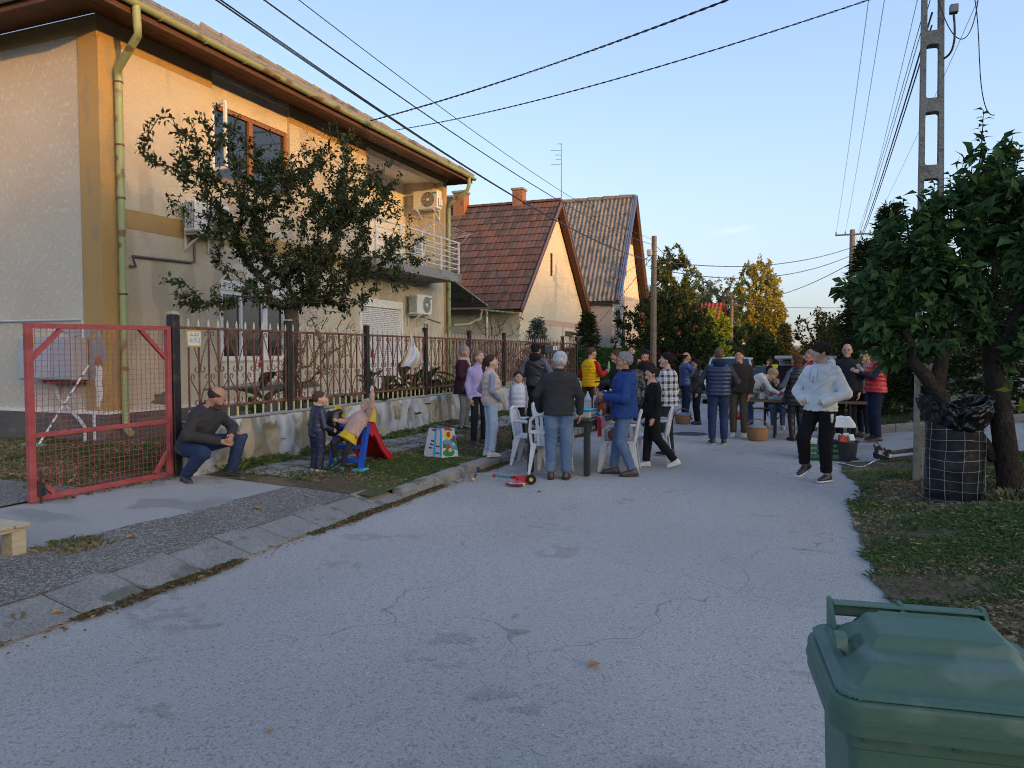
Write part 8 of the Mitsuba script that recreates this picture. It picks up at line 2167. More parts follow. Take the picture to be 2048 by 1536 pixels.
bd = snet(lambda P: ell(P, (0, 0, 0.05), (0.11, 0.085, 0.065)) + 0.022 * (meshkit.noise(P * 45) - 0.5), (-0.15, -0.13, -0.02), (0.15, 0.13, 0.15), 0.009)
single('bread_bag', xf(relax(bd, 1), t=(-2.82, 10.30, Z)), 'm_foil', 'crumpled pale bread bag between the food box and the bottles', 'bag', smooth=True, color=(0.48, 0.44, 0.42))
tw_ = thing('towel', 'pink and red towel draped over the right edge of the table', 'towel')
for k, (y0, y1, c) in enumerate(((9.98, 10.16, (0.34, 0.03, 0.05)), (10.16, 10.36, (0.50, 0.20, 0.27)))):
    part(tw_, 'cloth', grid(14, 12, lambda u, v, y0=y0, y1=y1, k=k: np.stack([np.interp(v, [0, 0.4, 0.5, 1], [-2.86, -2.73, -2.705, -2.695 + 0.02 * k]) + 0.012 * np.sin(u * 9) * v, y0 + (y1 - y0) * u, np.interp(v, [0, 0.4, 0.5, 1], [Z + 0.006, Z + 0.008, Z - 0.01, 0.50 + 0.12 * k])], -1)), 'm_cloth', smooth=True, color=c)
ob = snet(lambda P: smin(ell(P, (0, 0, 0.08), (0.21, 0.15, 0.085)), ell(P, (0.05, 0.02, 0.12), (0.12, 0.10, 0.07)), 0.05) + 0.03 * (meshkit.noise(P * 20) - 0.5) + 0.012 * (meshkit.noise(P * 55) - 0.5), (-0.27, -0.2, -0.04), (0.27, 0.2, 0.24), 0.011)
single('carrier_bag', local((-2.50, 10.42), 95, 0.42)(relax(ob)), 'm_nylon', 'orange red bag lying on the seat of a white plastic chair', 'bag', smooth=True, color=(0.36, 0.085, 0.06))
single('blue_bag', local((-3.27, 10.0), 10, 0.40)(xf(relax(ob), s=0.5)), 'm_nylon', 'small bright blue bag on the chair behind the grey haired man', 'bag', smooth=True, color=(0.02, 0.14, 0.45))
# cup in the blue coat man's hands, bottle in the yellow vest man's
p = PEOPLE['bc']['world']((0.0, 0.40, 1.14))
single('paper_cup', xf(lathe([(0, 0), (0.028, 0), (0.038, 0.09), (0.035, 0.09), (0.027, 0.003)], 14), t=p), 'm_plastic', 'small brown cup held by the man in the blue coat', 'cup', smooth=40, color=(0.28, 0.16, 0.12))
single('stirrer', tube([p + [0, 0, 0.02], p + [-0.02, 0.0, 0.17]], 0.005, 5), 'm_plastic', 'white plastic spoon standing in the brown cup', 'spoon', color=(0.6, 0.6, 0.6))
p = PEOPLE['yv']['world']((0.17, 0.40, 1.18))
single('beer_bottle', xf(lathe([(0, 0), (0.032, 0), (0.032, 0.14), (0.014, 0.20), (0.014, 0.26), (0, 0.262)], 14), t=p), 'm_foil', 'green bottle in the hand of the yellow vest man', 'bottle', smooth=40, color=(0.12, 0.32, 0.10))
hb = thing('handbag', 'black leather handbag hanging at the elderly woman\'s hip', 'bag')
q = relax(snet(lambda P: np.maximum(ell(P, (0, 0, 0), (0.17, 0.075, 0.13)), np.abs(P[:, 2] + 0.01) - 0.10) + 0.006 * (meshkit.noise(P * 40) - 0.5), (-0.2, -0.1, -0.15), (0.2, 0.1, 0.13), 0.010))
part(hb, 'body', local((-6.02, 12.98), 20, 0.97)(q), 'm_foil', smooth=True, color=(0.014, 0.014, 0.017))
part(hb, 'strap', tube(bez([-6.16, 12.92, 1.05], [-6.08, 12.92, 1.30], [-6.0, 12.98, 1.32], [-5.90, 13.02, 1.06], 16), 0.011, 6), 'm_plastic', color=(0.014, 0.014, 0.017))
sb = thing('shoulder_bag', 'brown patterned shoulder bag on the back of the bending blond woman', 'bag')
q = relax(snet(lambda P: ell(P * [1, 1, 1.0], (0, 0, 0), (0.21, 0.09, 0.19)) + 0.01 * (meshkit.noise(P * 30) - 0.5), (-0.26, -0.13, -0.24), (0.26, 0.13, 0.24), 0.012))
part(sb, 'body', local((-1.27, 16.02), 15, 0.98, ry(0.5))(q), 'm_nylon', smooth=True, color=(0.028, 0.020, 0.018))
part(sb, 'tag', local((-1.23, 15.915), 15, 1.02, ry(0.5))(box([-0.04, -0.012, -0.03], [0.045, -0.004, 0.03])), 'm_plastic', color=(0.55, 0.45, 0.18))
part(sb, 'strap', tube(bez([-1.35, 15.98, 1.1], [-1.2, 15.9, 1.3], [-1.0, 16.0, 1.36], [-0.98, 16.2, 1.24], 14), 0.014, 6), 'm_plastic', color=(0.03, 0.02, 0.018))
# lettering on the black sweatshirt
k_ = PEOPLE['bb']; tm_ = meshkit.text_mesh('JT', 0.11, 0.004, True); v_ = np.array(tm_.vertices)
pv = v_ @ np.array([[1.0, 0, 0], [0, 0.06, 1.0], [0, 0.9, 0]]).T
part(k_['key'], 'chest_print', (np.stack([-(v_[:, 0] - 0.09) * 1.0, 0.168 - v_[:, 2] + 0 * v_[:, 1], 1.22 + v_[:, 1]], 1) * k_['s'] @ k_['W'].T + k_['O'], np.array(tm_.faces)[:, ::-1]), 'm_plastic', color=(0.5, 0.5, 0.5))
k_ = PEOPLE['tn']
g_ = [tube([[0.012 * math.cos(a) + 0.0, 0.0, 0.016 * math.sin(a) + 0.10] for a in np.linspace(0, 2 * math.pi, 13)[:-1]], 0.003, 4, closed=True), tube([[0.0, 0, 0.084], [0.012, 0, 0.055], [-0.004, 0, 0.03]], 0.003, 4), tube([[0.012, 0, 0.055], [0.022, 0, 0.0]], 0.003, 4), tube([[-0.004, 0, 0.03], [-0.03, 0, 0.0], [-0.04, 0, 0.004]], 0.003, 4)]
m_ = cat(g_); part(k_['key'], 'chest_print', ((m_[0] * [0.6, 1, 0.7] + [0.0, 0.178, 1.24]) * k_['s'] @ k_['W'].T + k_['O'], m_[1]), 'm_plastic', color=(0.14, 0.15, 0.16), label='small line drawing printed on the hoodie')
for sx in (-0.045, 0.045):
    m_ = tube([[sx, 0.150, 1.42], [sx * 1.15, 0.172, 1.36], [sx * 1.1, 0.178, 1.26]], 0.005, 5); part(k_['key'], 'drawstring', (m_[0] * k_['s'] @ k_['W'].T + k_['O'], m_[1]), 'm_cloth', color=(0.42, 0.43, 0.44))
m_ = tube([[-0.19, 0.06, 0.86], [-0.205, 0.085, 0.80], [-0.20, 0.08, 0.76]], [0.020, 0.016, 0.01], 7); part(k_['key'], 'tissue', (m_[0] * k_['s'] @ k_['W'].T + k_['O'], m_[1]), 'm_cloth', color=(0.6, 0.6, 0.6), label='white cloth sticking out of the trouser pocket')

# scooter lying on its side by the kerb
sc_ = thing('kick_scooter', 'red and blue child scooter lying on the road beside the kerb', 'scooter')
a, b = np.array([-4.05, 8.93, 0.075]), np.array([-3.42, 8.86, 0.07])
part(sc_, 'handlebar', tube([[-4.07, 9.03, 0.12], [-4.05, 8.93, 0.075], [-4.03, 8.80, 0.03]], 0.013, 8), 'm_plastic', color=(0.015, 0.02, 0.06))
for p in ((-4.075, 9.05, 0.125), (-4.028, 8.78, 0.028)):
    part(sc_, 'grip_end', xf((lambda q: (np.array(q.vertices), np.array(q.faces)))(trimesh.creation.icosphere(2, 0.026)), t=p), 'm_plastic', color=(0.55, 0.36, 0.05) if p[2] < 0.1 else (0.02, 0.03, 0.1), smooth=True)
part(sc_, 'steering_tube', tube([a, a + (b - a) * 0.42], 0.013, 8), 'm_metal', color=(0.60, 0.60, 0.52))
part(sc_, 'stem', tube([a + (b - a) * 0.40, a + (b - a) * 0.86], 0.019, 8), 'm_plastic', color=(0.02, 0.06, 0.14))
for k in range(7):
    part(sc_, 'stem_pattern', tube([a + (b - a) * (0.44 + k * 0.055), a + (b - a) * (0.468 + k * 0.055)], 0.0195, 8), 'm_plastic', color=(0.14, 0.34, 0.40))
for f_ in (0.41, 0.85):
    part(sc_, 'clamp', tube([a + (b - a) * f_, a + (b - a) * (f_ + 0.045)], 0.025, 8), 'm_plastic', color=(0.36, 0.02, 0.025))
part(sc_, 'fork', hull([[-3.46, 8.89, 0.03], [-3.46, 8.83, 0.03], [-3.46, 8.89, 0.095], [-3.46, 8.83, 0.095], [-3.28, 8.88, 0.06], [-3.28, 8.83, 0.06], [-3.30, 8.86, 0.12], [-3.34, 8.78, 0.03]]), 'm_plastic', color=(0.40, 0.02, 0.028))
part(sc_, 'fork', hull([[-3.36, 8.86, 0.02], [-3.30, 8.86, 0.02], [-3.36, 8.86, 0.07], [-3.30, 8.86, 0.07], [-3.42, 8.62, 0.02], [-3.34, 8.62, 0.02], [-3.42, 8.62, 0.05], [-3.34, 8.62, 0.05]]), 'm_plastic', color=(0.40, 0.02, 0.028))
part(sc_, 'wheel', frame2(lathe([(0.026, 0.0), (0.058, 0.0), (0.066, 0.012), (0.058, 0.024), (0.026, 0.024), (0.026, 0.0)], 22), (-3.25, 8.84, 0.066), (0.93, 0.37, 0), (0, 0, 1), (0.37, -0.93, 0)), 'm_matt', color=(0.02, 0.02, 0.02))
part(sc_, 'hub', frame2(lathe([(0, -0.002), (0.026, -0.002), (0.026, 0.027), (0, 0.027)], 16), (-3.25, 8.84, 0.066), (0.93, 0.37, 0), (0, 0, 1), (0.37, -0.93, 0)), 'm_plastic', color=(0.50, 0.34, 0.04))
part(sc_, 'deck', hull([[x, y, z] for x, y in ((-3.50, 8.66), (-3.44, 8.60), (-3.28, 8.62), (-3.27, 8.68), (-3.32, 8.70)) for z in (0.012, 0.045)]), 'm_plastic', color=(0.46, 0.40, 0.30))
part(sc_, 'deck_edge', tube([[-3.52, 8.67, 0.02], [-3.44, 8.585, 0.025], [-3.27, 8.605, 0.03]], 0.013, 6), 'm_plastic', color=(0.20, 0.02, 0.02))

# printed shopping bag on the verge
g = thing('shopping_bag', 'large white shopping bag with blue straps and a bright flower print on the verge', 'bag')
F = local((-5.02, 9.82), 8, 0.135)
A_, B_, C_, D0 = np.array([-0.27, -0.02, 0]), np.array([0.06, -0.13, 0]), np.array([0.24, 0.08, 0]), np.array([-0.12, 0.15, 0])
tp = lambda p, k=0.72: np.array([p[0] * k + 0.01, p[1] * k, 0.42])
part(g, 'bag', F(cat([hull([A_, B_, C_, D0, tp(A_), tp(B_), tp(C_), tp(D0)])])), 'm_foil', color=(0.50, 0.52, 0.58))
def onface(P0, P1, quad):
    """flat print on the face between base points P0, P1: (u, v) in 0..1"""
    n = unit(np.cross(P1 - P0, tp(P0) - P0))
    out = [(P0 * (1 - u) + P1 * u) * (1 - v) + (tp(P0) * (1 - u) + tp(P1) * u) * v for u, v in quad]
    return hull([p - n * d for p in out for d in (-0.0015, 0.0015)])
def discq(cu, cv, ru, rv, n=12, star=0.0): return [(cu + ru * (1 - star * (k % 2)) * math.cos(k * 2 * math.pi / n), cv + rv * (1 - star * (k % 2)) * math.sin(k * 2 * math.pi / n)) for k in range(n)]
for u in (0.50, 0.86):
    part(g, 'strap', F(onface(A_, B_, [(u, 0.05), (u + 0.12, 0.05), (u + 0.10, 0.95), (u - 0.02, 0.95)])), 'm_plastic', color=(0.03, 0.36, 0.62))
pr = [onface(A_, B_, [(0.22 + du, v), (0.42 + du, v - 0.02), (0.42 + du, v + 0.035), (0.22 + du, v + 0.055)]) for v, du in ((0.30, 0.0), (0.42, 0.04), (0.54, 0.08))] + [onface(A_, B_, [(0.63, v), (0.84, v), (0.84, v + 0.05), (0.63, v + 0.05)]) for v in (0.12, 0.36)]
part(g, 'worn_print', F(cat(pr)), 'm_plastic', color=(0.03, 0.035, 0.10), kind='stuff')
def petal(cu, cv, ru, rv, n):
    return [discq(cu + ru * math.cos(a), cv + rv * math.sin(a), 0.085, 0.06, 8) for a in np.arange(n) * 2 * math.pi / n]
lay = [(0.0, [[(0.04, 0.34), (0.98, 0.24), (0.98, 0.62), (0.5, 0.66), (0.04, 0.58)]], (0.02, 0.17, 0.05)), (0.0008, [[(0.08, 0.50), (0.6, 0.42), (0.95, 0.22), (0.95, 0.42), (0.55, 0.62), (0.1, 0.62)]], (0.08, 0.26, 0.55)), (0.0, [discq(0.42, 0.16, 0.38, 0.14)], (0.03, 0.20, 0.06)),
       (0.0016, petal(0.45, 0.78, 0.20, 0.14, 11), (0.62, 0.42, 0.05)), (0.0024, [discq(0.45, 0.79, 0.14, 0.095)], (0.34, 0.03, 0.03)), (0.0016, [discq(0.40, 0.36, 0.16, 0.11)], (0.36, 0.06, 0.04)), (0.0024, [discq(0.52, 0.25, 0.12, 0.07), discq(0.78, 0.45, 0.08, 0.05)], (0.58, 0.52, 0.28)), (0.0016, [discq(0.86, 0.66, 0.11, 0.09)], (0.16, 0.03, 0.20)), (0.0016, [discq(0.1, 0.88, 0.08, 0.08)], (0.62, 0.55, 0.06))]
nb = unit(np.cross(C_ - B_, tp(B_) - B_))
for d, qs, c in lay:
    ms_ = cat([onface(B_, C_, q) for q in qs]); part(g, 'flower_print', F((ms_[0] + nb * (0.002 + d), ms_[1])), 'm_plastic', color=c, kind='stuff')
part(g, 'handle', F(tube(bez(tp(A_) + [0.06, 0, -0.02], tp(A_) + [0.08, -0.02, 0.08], tp(B_) + [-0.08, 0, 0.06], tp(B_) + [-0.03, 0, -0.02], 12), 0.010, 5)), 'm_plastic', color=(0.03, 0.25, 0.18))
part(g, 'contents', F(relax(snet(lambda P: ell(P, (0, 0, 0.40), (0.16, 0.07, 0.05)) + 0.03 * (meshkit.noise(P * 40) - 0.5), (-0.22, -0.13, 0.3), (0.22, 0.13, 0.5), 0.014))), 'm_cloth', smooth=True, color=(0.16, 0.06, 0.15))
# striped bag on the fence
fb_ = thing('striped_bag', 'pastel rainbow striped carrier bag hanging on the fence', 'bag')
def sbag(u, v):
    w = 0.10 + 0.29 * v ** 0.8
    return np.stack([FX + 0.055 + 0.07 * np.sin(np.pi * u) * np.sin(np.pi * np.clip(v, 0, 0.97)) ** 0.5 + 0.012 * np.sin(u * 13 + v * 5), 12.42 + w * (2 * u - 1) * 0.95 - 0.0 * v + 0.10 * v * (u > 0.5) * (2 * u - 1), 1.78 - 0.39 * v + 0.07 * v * np.clip(2 * u - 1, 0, 1) + 0.02 * np.sin(u * 9)], -1)
m_ = grid(90, 50, sbag); uu = np.repeat(np.linspace(0, 1, 90), 50); vv = np.tile(np.linspace(0, 1, 50), 90)
ph = (uu * 2.2 + vv * 0.9) * 1.6
PC = np.array([(0.52, 0.44, 0.62), (0.28, 0.48, 0.56), (0.60, 0.56, 0.16), (0.58, 0.33, 0.42), (0.27, 0.40, 0.58), (0.58, 0.57, 0.56)])
part(fb_, 'bag', m_, 'm_foil', smooth=True, color=PC[(np.floor(ph * 2.6) % 6).astype(int)])
m_ = grid(40, 26, lambda u, v: sbag(u, v) * [1, 1, 1] - np.stack([0.03 + 0.05 * np.sin(np.pi * u) * np.sin(np.pi * v), 0 * u, 0 * u], -1)); part(fb_, 'back', (m_[0], m_[1]), 'm_foil', smooth=True, color=(0.58, 0.57, 0.60))
for y in (12.36, 12.50):
    part(fb_, 'handle', tube(bez([FX + 0.06, y, 1.77], [FX + 0.05, y + 0.01, 1.9], [FX + 0.04, 12.42, 1.99], [FX + 0.0, 12.42, 1.99], 10), 0.011, 5), 'm_foil', color=(0.6, 0.6, 0.62))

# food table and trestles
ft = thing('trestle_table', 'brown folding trestle table set with food in the middle of the street', 'table')
part(ft, 'tabletop', cbox([-1.12, 15.30, 0.715], [1.05, 16.05, 0.745], 0.006), 'm_wood')
part(ft, 'edge', box([-1.125, 15.296, 0.70], [1.055, 15.3, 0.744]), 'm_plastic', color=(0.16, 0.09, 0.05))
for x in (-0.62, 0.72):
    for y in (15.42, 15.95):
        part(ft, 'leg', cbox([x - 0.022, y - 0.022, 0], [x + 0.022, y + 0.022, 0.712], 0.004), 'm_plastic', color=(0.015, 0.015, 0.017))
    part(ft, 'brace', cat([bar([x, 15.42, 0.30], [x, 15.95, 0.30], 0.03, 0.03), bar([x, 15.68, 0.69], [x + (0.45 if x < 0 else -0.45), 15.68, 0.69], 0.02, 0.02), bar([x, 15.68, 0.32], [x + (0.45 if x < 0 else -0.45), 15.68, 0.68], 0.02, 0.02), bar([x, 15.5, 0.68], [x + 0.35, 15.85, 0.42], 0.02, 0.02)]), 'm_plastic', color=(0.015, 0.015, 0.017))
bn = thing('trestle_bench', 'dark folding bench behind the food table', 'bench')
part(bn, 'seat', cbox([-1.2, 17.2, 0.42], [0.9, 17.5, 0.45], 0.006), 'm_wood')
for x in (-0.9, 0.6): part(bn, 'leg', cat([cbox([x - 0.02, 17.24, 0], [x + 0.02, 17.28, 0.418], 0.004), cbox([x - 0.02, 17.42, 0], [x + 0.02, 17.46, 0.418], 0.004), box([x - 0.015, 17.282, 0.2], [x + 0.015, 17.418, 0.23])]), 'm_plastic', color=(0.015, 0.015, 0.017))
ZT = 0.746
def pan(x, y, rad, hgt, col, label, mat='m_metal', lidc=None):
    t = thing('cooking_pot', label, 'pot')
    part(t, 'pot', xf(lathe([(0, 0), (rad * 0.94, 0), (rad, 0.01), (rad, hgt), (rad + 0.008, hgt + 0.004), (rad - 0.006, hgt), (rad - 0.008, 0.01)], 22), t=(x, y, ZT)), mat, smooth=40, color=col)
    for s_ in (-1, 1): part(t, 'handle', xf(tube(bez([s_ * rad, -0.04, hgt * 0.75], [s_ * (rad + 0.05), -0.04, hgt * 0.8], [s_ * (rad + 0.05), 0.04, hgt * 0.8], [s_ * rad, 0.04, hgt * 0.75], 8), 0.007, 5), t=(x, y, ZT)), 'm_metal', color=(0.3, 0.3, 0.3))
    if lidc: part(t, 'ladle', xf(tube([[0.03, 0, 0.03], [-0.02, 0.0, hgt + 0.11]], 0.010, 6), t=(x, y, ZT)), 'm_plastic', color=lidc)
pan(-0.88, 15.55, 0.16, 0.13, (0.50, 0.49, 0.48), 'shiny steel pot with a ladle at the left end of the food table', lidc=(0.02, 0.02, 0.025))
pan(-0.42, 15.85, 0.13, 0.11, (0.52, 0.52, 0.52), 'shiny steel pot behind the white dish on the food table')
def dish(x, y, w, d, hgt, c, fc, label):
    t = thing('food_tray', label, 'tray')
    part(t, 'tray', xf(loft([np.array([[sx * w, sy * d, z] for sx, sy in ((-1, -1), (1, -1), (1, 1), (-1, 1))]) * [k, k, 1] for z, k in ((0, 0.8), (hgt, 1.0), (hgt, 0.94), (0.01, 0.78))]), t=(x, y, ZT)), 'm_plastic', color=c)
    f_ = relax(snet(lambda P: np.maximum(ell(P, (0, 0, hgt * 0.5), (w * 0.9, d * 0.9, hgt * 0.9)), 0.01 - P[:, 2]) + 0.018 * (meshkit.noise(P * 60) - 0.5), (-w, -d, 0), (w, d, hgt * 1.8), 0.011)); part(t, 'food', xf(f_, t=(x, y, ZT)), 'm_foil', smooth=True, color=fc)
dish(-0.62, 15.47, 0.14, 0.10, 0.06, (0.55, 0.56, 0.57), (0.05, 0.05, 0.12), 'white plastic dish with dark wrapping near the front edge of the food table')
dish(-0.18, 15.50, 0.15, 0.10, 0.05, (0.56, 0.56, 0.55), (0.50, 0.50, 0.52), 'white foil covered tray in front of the long black vest')
dish(-0.36, 15.62, 0.13, 0.09, 0.06, (0.40, 0.38, 0.36), (0.36, 0.26, 0.20), 'foil tray of food right of the steel pots')
dish(0.02, 15.80, 0.16, 0.10, 0.05, (0.5, 0.5, 0.5), (0.42, 0.40, 0.40), 'silvery tray at the back of the food table')
dish(-0.55, 15.95, 0.12, 0.07, 0.07, (0.40, 0.03, 0.03), (0.44, 0.12, 0.08), 'red bowl at the back of the food table')
single('paper_bag', xf(relax(snet(lambda P: np.maximum(ell(P, (0, 0, 0.08), (0.17, 0.10, 0.14)), -P[:, 2]) + 0.02 * (meshkit.noise(P * 25) - 0.5), (-0.2, -0.14, -0.01), (0.2, 0.14, 0.26), 0.012)), t=(-0.18, 16.0, ZT)), 'm_matt', 'crumpled brown paper bag at the back of the food table', 'bag', smooth=True, color=(0.26, 0.17, 0.11))
bottle(-0.50, 15.8, ZT, 0.26, 0.045, (0.45, 0.47, 0.50), (0.4, 0.05, 0.05), (0.6, 0.6, 0.6), 'squat clear bottle on the food table')
labels['bottle_010' if 'bottle_010' in labels else 'bottle'].pop('group', None)


def basket(x, y, rad, hgt, label):
    t = thing('wicker_basket', label, 'basket')
    nz, na = 9, 40
    # woven: alternate strands bulge in and out between the stakes
    rows = []
    for k in range(nz * 2 + 1):
        z = hgt * k / (nz * 2); R_ = rad * (0.78 + 0.22 * math.sin(min(1, z / hgt * 1.1) * math.pi / 2)) * (1 - 0.05 * max(0, z / hgt - 0.8) * 5)
        a = np.arange(na * 2) * math.pi / na
        rows.append(np.stack([np.cos(a) * (R_ + 0.006 * np.cos(a * na / 2 + (k // 2 % 2) * math.pi) * (k % 2)), np.sin(a) * 0.8 * (R_ + 0.006 * np.cos(a * na / 2 + (k // 2 % 2) * math.pi) * (k % 2)), np.full(na * 2, z)], 1))
    m = loft(rows); a = np.arctan2(m[0][:, 1], m[0][:, 0])
    key = numbered(t + '__body'); v = xf(m, t=(x, y, 0.004)); scene[key] = mikit.ply((v[0], v[1]), 'm_wicker', smooth=True, uv=np.stack([np.abs(a) / math.pi / 2 * 1.0, m[0][:, 2] / hgt], 1))
    part(t, 'floor', xf(lathe([(0, 0.01), (rad * 0.78, 0.01)], 20), t=(x, y, 0.004)), 'm_woodframe')
    part(t, 'rim', xf(tube([[math.cos(q) * rad, math.sin(q) * rad * 0.8, hgt] for q in np.linspace(0, 2 * math.pi, 25)[:-1]], 0.012, 6, closed=True), t=(x, y, 0)), 'm_woodframe')
    part(t, 'handle', xf(tube([[math.cos(q) * rad * 0.98, 0, hgt + math.sin(q) * rad * 0.82] for q in np.linspace(0, math.pi, 15)], 0.012, 6), t=(x, y, 0)), 'm_woodframe')
    part(t, 'contents', xf(relax(snet(lambda P: ell(P, (0, 0, 0), (rad * 0.85, rad * 0.62, 0.08)) + 0.03 * (meshkit.noise(P * 24) - 0.5), (-rad, -rad, -0.12), (rad, rad, 0.14), 0.014)), t=(x, y, hgt - 0.01)), 'm_cloth', smooth=True, color=(0.22, 0.25, 0.30))


basket(-0.90, 14.85, 0.20, 0.24, 'brown wicker basket with a hooped handle in front of the food table')
basket(-2.72, 17.6, 0.19, 0.20, 'brown wicker basket standing behind the plaid shirt woman')
single('red_bag', local((-1.72, 19.3), 15, 0.0)(xf(relax(ob), s=1.05)), 'm_nylon', 'red bag dumped on the road beyond the navy vest man', 'bag', smooth=True, color=(0.36, 0.015, 0.03))

# pushchair beyond the bottles
pc = thing('pushchair', 'black pushchair with a white cloth behind the drinks table', 'pushchair')
F = local((-4.0, 15.6), -70, 0.0)
for x in (-0.25, 0.32):
    for y in (-0.24, 0.24): part(pc, 'wheel', F(frame2(lathe([(0.03, 0), (0.10, 0), (0.12, 0.02), (0.10, 0.04), (0.03, 0.04)], 18), (x, y, 0.12), (1, 0, 0), (0, 0, 1), (0, 1, 0))), 'm_matt', color=(0.02, 0.02, 0.022))
for y in (-0.24, 0.24): part(pc, 'frame', F(cat([tube([[-0.25, y, 0.12], [0.15, y, 0.75], [-0.32, y, 1.02]], 0.014, 6), tube([[0.32, y, 0.12], [-0.18, y, 0.72]], 0.014, 6)])), 'm_plastic', color=(0.02, 0.02, 0.022))
part(pc, 'handlebar', F(tube([[-0.32, -0.24, 1.02], [-0.34, 0, 1.03], [-0.32, 0.24, 1.02]], 0.018, 6)), 'm_plastic', color=(0.02, 0.02, 0.022))
part(pc, 'seat', F(hull([[x, y, z] for y in (-0.2, 0.2) for x, z in ((-0.2, 0.85), (-0.14, 0.5), (0.3, 0.42), (0.3, 0.52), (-0.05, 0.6))])), 'm_cloth', color=(0.02, 0.022, 0.03))
hd_ = snet(lambda P: np.maximum(np.maximum(ell(P, (0, 0, 0), (0.30, 0.23, 0.28)), -ell(P, (0.06, 0, -0.04), (0.28, 0.205, 0.26))), -P[:, 2] - 0.06), (-0.34, -0.27, -0.1), (0.34, 0.27, 0.32), 0.016)
part(pc, 'hood', F(xf(relax(hd_), t=(-0.05, 0, 0.80))), 'm_cloth', smooth=True, color=(0.018, 0.02, 0.026))
part(pc, 'cloth', F(grid(10, 8, lambda u, v: np.stack([0.10 + 0.14 * u, -0.15 + 0.3 * v + 0.03 * u, 0.80 - 0.18 * u + 0.02 * np.sin(v * 8)], -1))), 'm_cloth', smooth=True, color=(0.52, 0.55, 0.60))

# behind the teenager: crates, tub, little stand
cr = thing('bottle_crate', 'green plastic bottle crate behind the teenage boy', 'crate')
F = local((0.20, 12.62), 10)
part(cr, 'base', F(box([-0.22, -0.15, 0.03], [0.22, 0.15, 0.05])), 'm_plastic', color=(0.02, 0.12, 0.07))
for z in (0.05, 0.13, 0.21):
    part(cr, 'band', F(cat([box([-0.22, -0.15, z], [0.22, -0.14, z + 0.045]), box([-0.22, 0.14, z], [0.22, 0.15, z + 0.045]), box([-0.22, -0.139, z], [-0.21, 0.139, z + 0.045]), box([0.21, -0.139, z], [0.22, 0.139, z + 0.045])])), 'm_plastic', color=(0.02, 0.13, 0.07))
for k in range(9):
    x = -0.2 + k * 0.05
    part(cr, 'upright', F(cat([box([x - 0.006, -0.153, 0.05], [x + 0.006, -0.1501, 0.25])])), 'm_plastic', color=(0.02, 0.10, 0.055))
part(cr, 'runner', F(box([-0.26, -0.16, 0.0], [0.52, 0.16, 0.028])), 'm_plastic', color=(0.02, 0.02, 0.022), label='dark board under the crate')
cb_ = thing('carton', 'small white carton standing in the green crate', 'carton'); part(cb_, 'box', F(cbox([-0.19, -0.1, 0.052], [-0.09, 0.06, 0.33], 0.004)), 'm_plastic', color=(0.50, 0.53, 0.55))
bl_ = thing('ball', 'bright lime green bowl on the wire stand behind the boy', 'bowl'); part(bl_, 'bowl', F(xf(lathe([(0, 0.0), (0.05, 0.005), (0.085, 0.05), (0.08, 0.05), (0.045, 0.012), (0, 0.008)], 16), t=(0.10, 0.03, 0.34))), 'm_plastic', smooth=40, color=(0.28, 0.48, 0.03))
tbk = thing('tub', 'black plastic tub filled with white waste beside the crate', 'tub')
part(tbk, 'tub', xf(lathe([(0, 0.0), (0.155, 0.0), (0.165, 0.02), (0.195, 0.27), (0.215, 0.275), (0.215, 0.29), (0.19, 0.288), (0.16, 0.02), (0, 0.015)], 26), t=(0.52, 12.66, 0.01)), 'm_plastic', smooth=40, color=(0.018, 0.024, 0.032))
for k, (dx, dy, a) in enumerate(((-0.08, 0, 0.5), (0.02, 0.05, 0.9), (0.07, -0.05, -0.5), (-0.02, -0.08, 0.2))):
    part(tbk, 'waste_pack', xf(xf(cbox([-0.07, -0.045, -0.05], [0.07, 0.045, 0.06], 0.008), rz(a * 2) @ ry(a)), t=(0.52 + dx, 12.66 + dy, 0.33)), 'm_plastic', color=((0.52, 0.54, 0.56), (0.46, 0.48, 0.50), (0.5, 0.52, 0.54), (0.36, 0.05, 0.04))[k])
sn = thing('wire_stand', 'spindly legged side table under a white cloth behind the boy', 'table')
part(sn, 'top', cbox([0.16, 12.95, 0.60], [0.60, 13.25, 0.615], 0.004), 'm_plastic', color=(0.4, 0.4, 0.4))
for x, y, dx in ((0.18, 12.97, -0.05), (0.58, 12.97, 0.10), (0.18, 13.23, -0.05), (0.58, 13.23, 0.10)): part(sn, 'leg', tube([[x, y, 0.6], [x + dx, y, 0.02]], 0.008, 5), 'm_metal', color=(0.06, 0.06, 0.06))
part(sn, 'cloth', grid(24, 20, lambda u, v: np.stack([0.10 + 0.58 * u + 0.02 * np.sin(v * 11), 12.88 + 0.42 * v, 0.635 - 0.14 * np.clip(np.maximum(np.abs(2 * u - 1) - 0.72, np.abs(2 * v - 1) - 0.66), 0, 1) * 3.2 + 0.012 * np.sin(u * 17) * np.sin(v * 13)], -1)), 'm_cloth', smooth=True, color=(0.58, 0.60, 0.62))
single('extension_cable', tube(np.vstack([bez([0.20, 12.42, 0.012], [0.45, 12.25, 0.02], [0.52, 12.0, 0.02], [0.66, 11.75, 0.03], 14), bez([0.66, 11.75, 0.03], [0.82, 11.62, 0.045], [0.80, 12.2, 0.05], [1.02, 12.30, 0.09], 14)[1:]]), 0.009, 6), 'm_plastic', 'white extension cable running over the grass to the hand dolly', 'cable', smooth=50, color=(0.58, 0.60, 0.62))
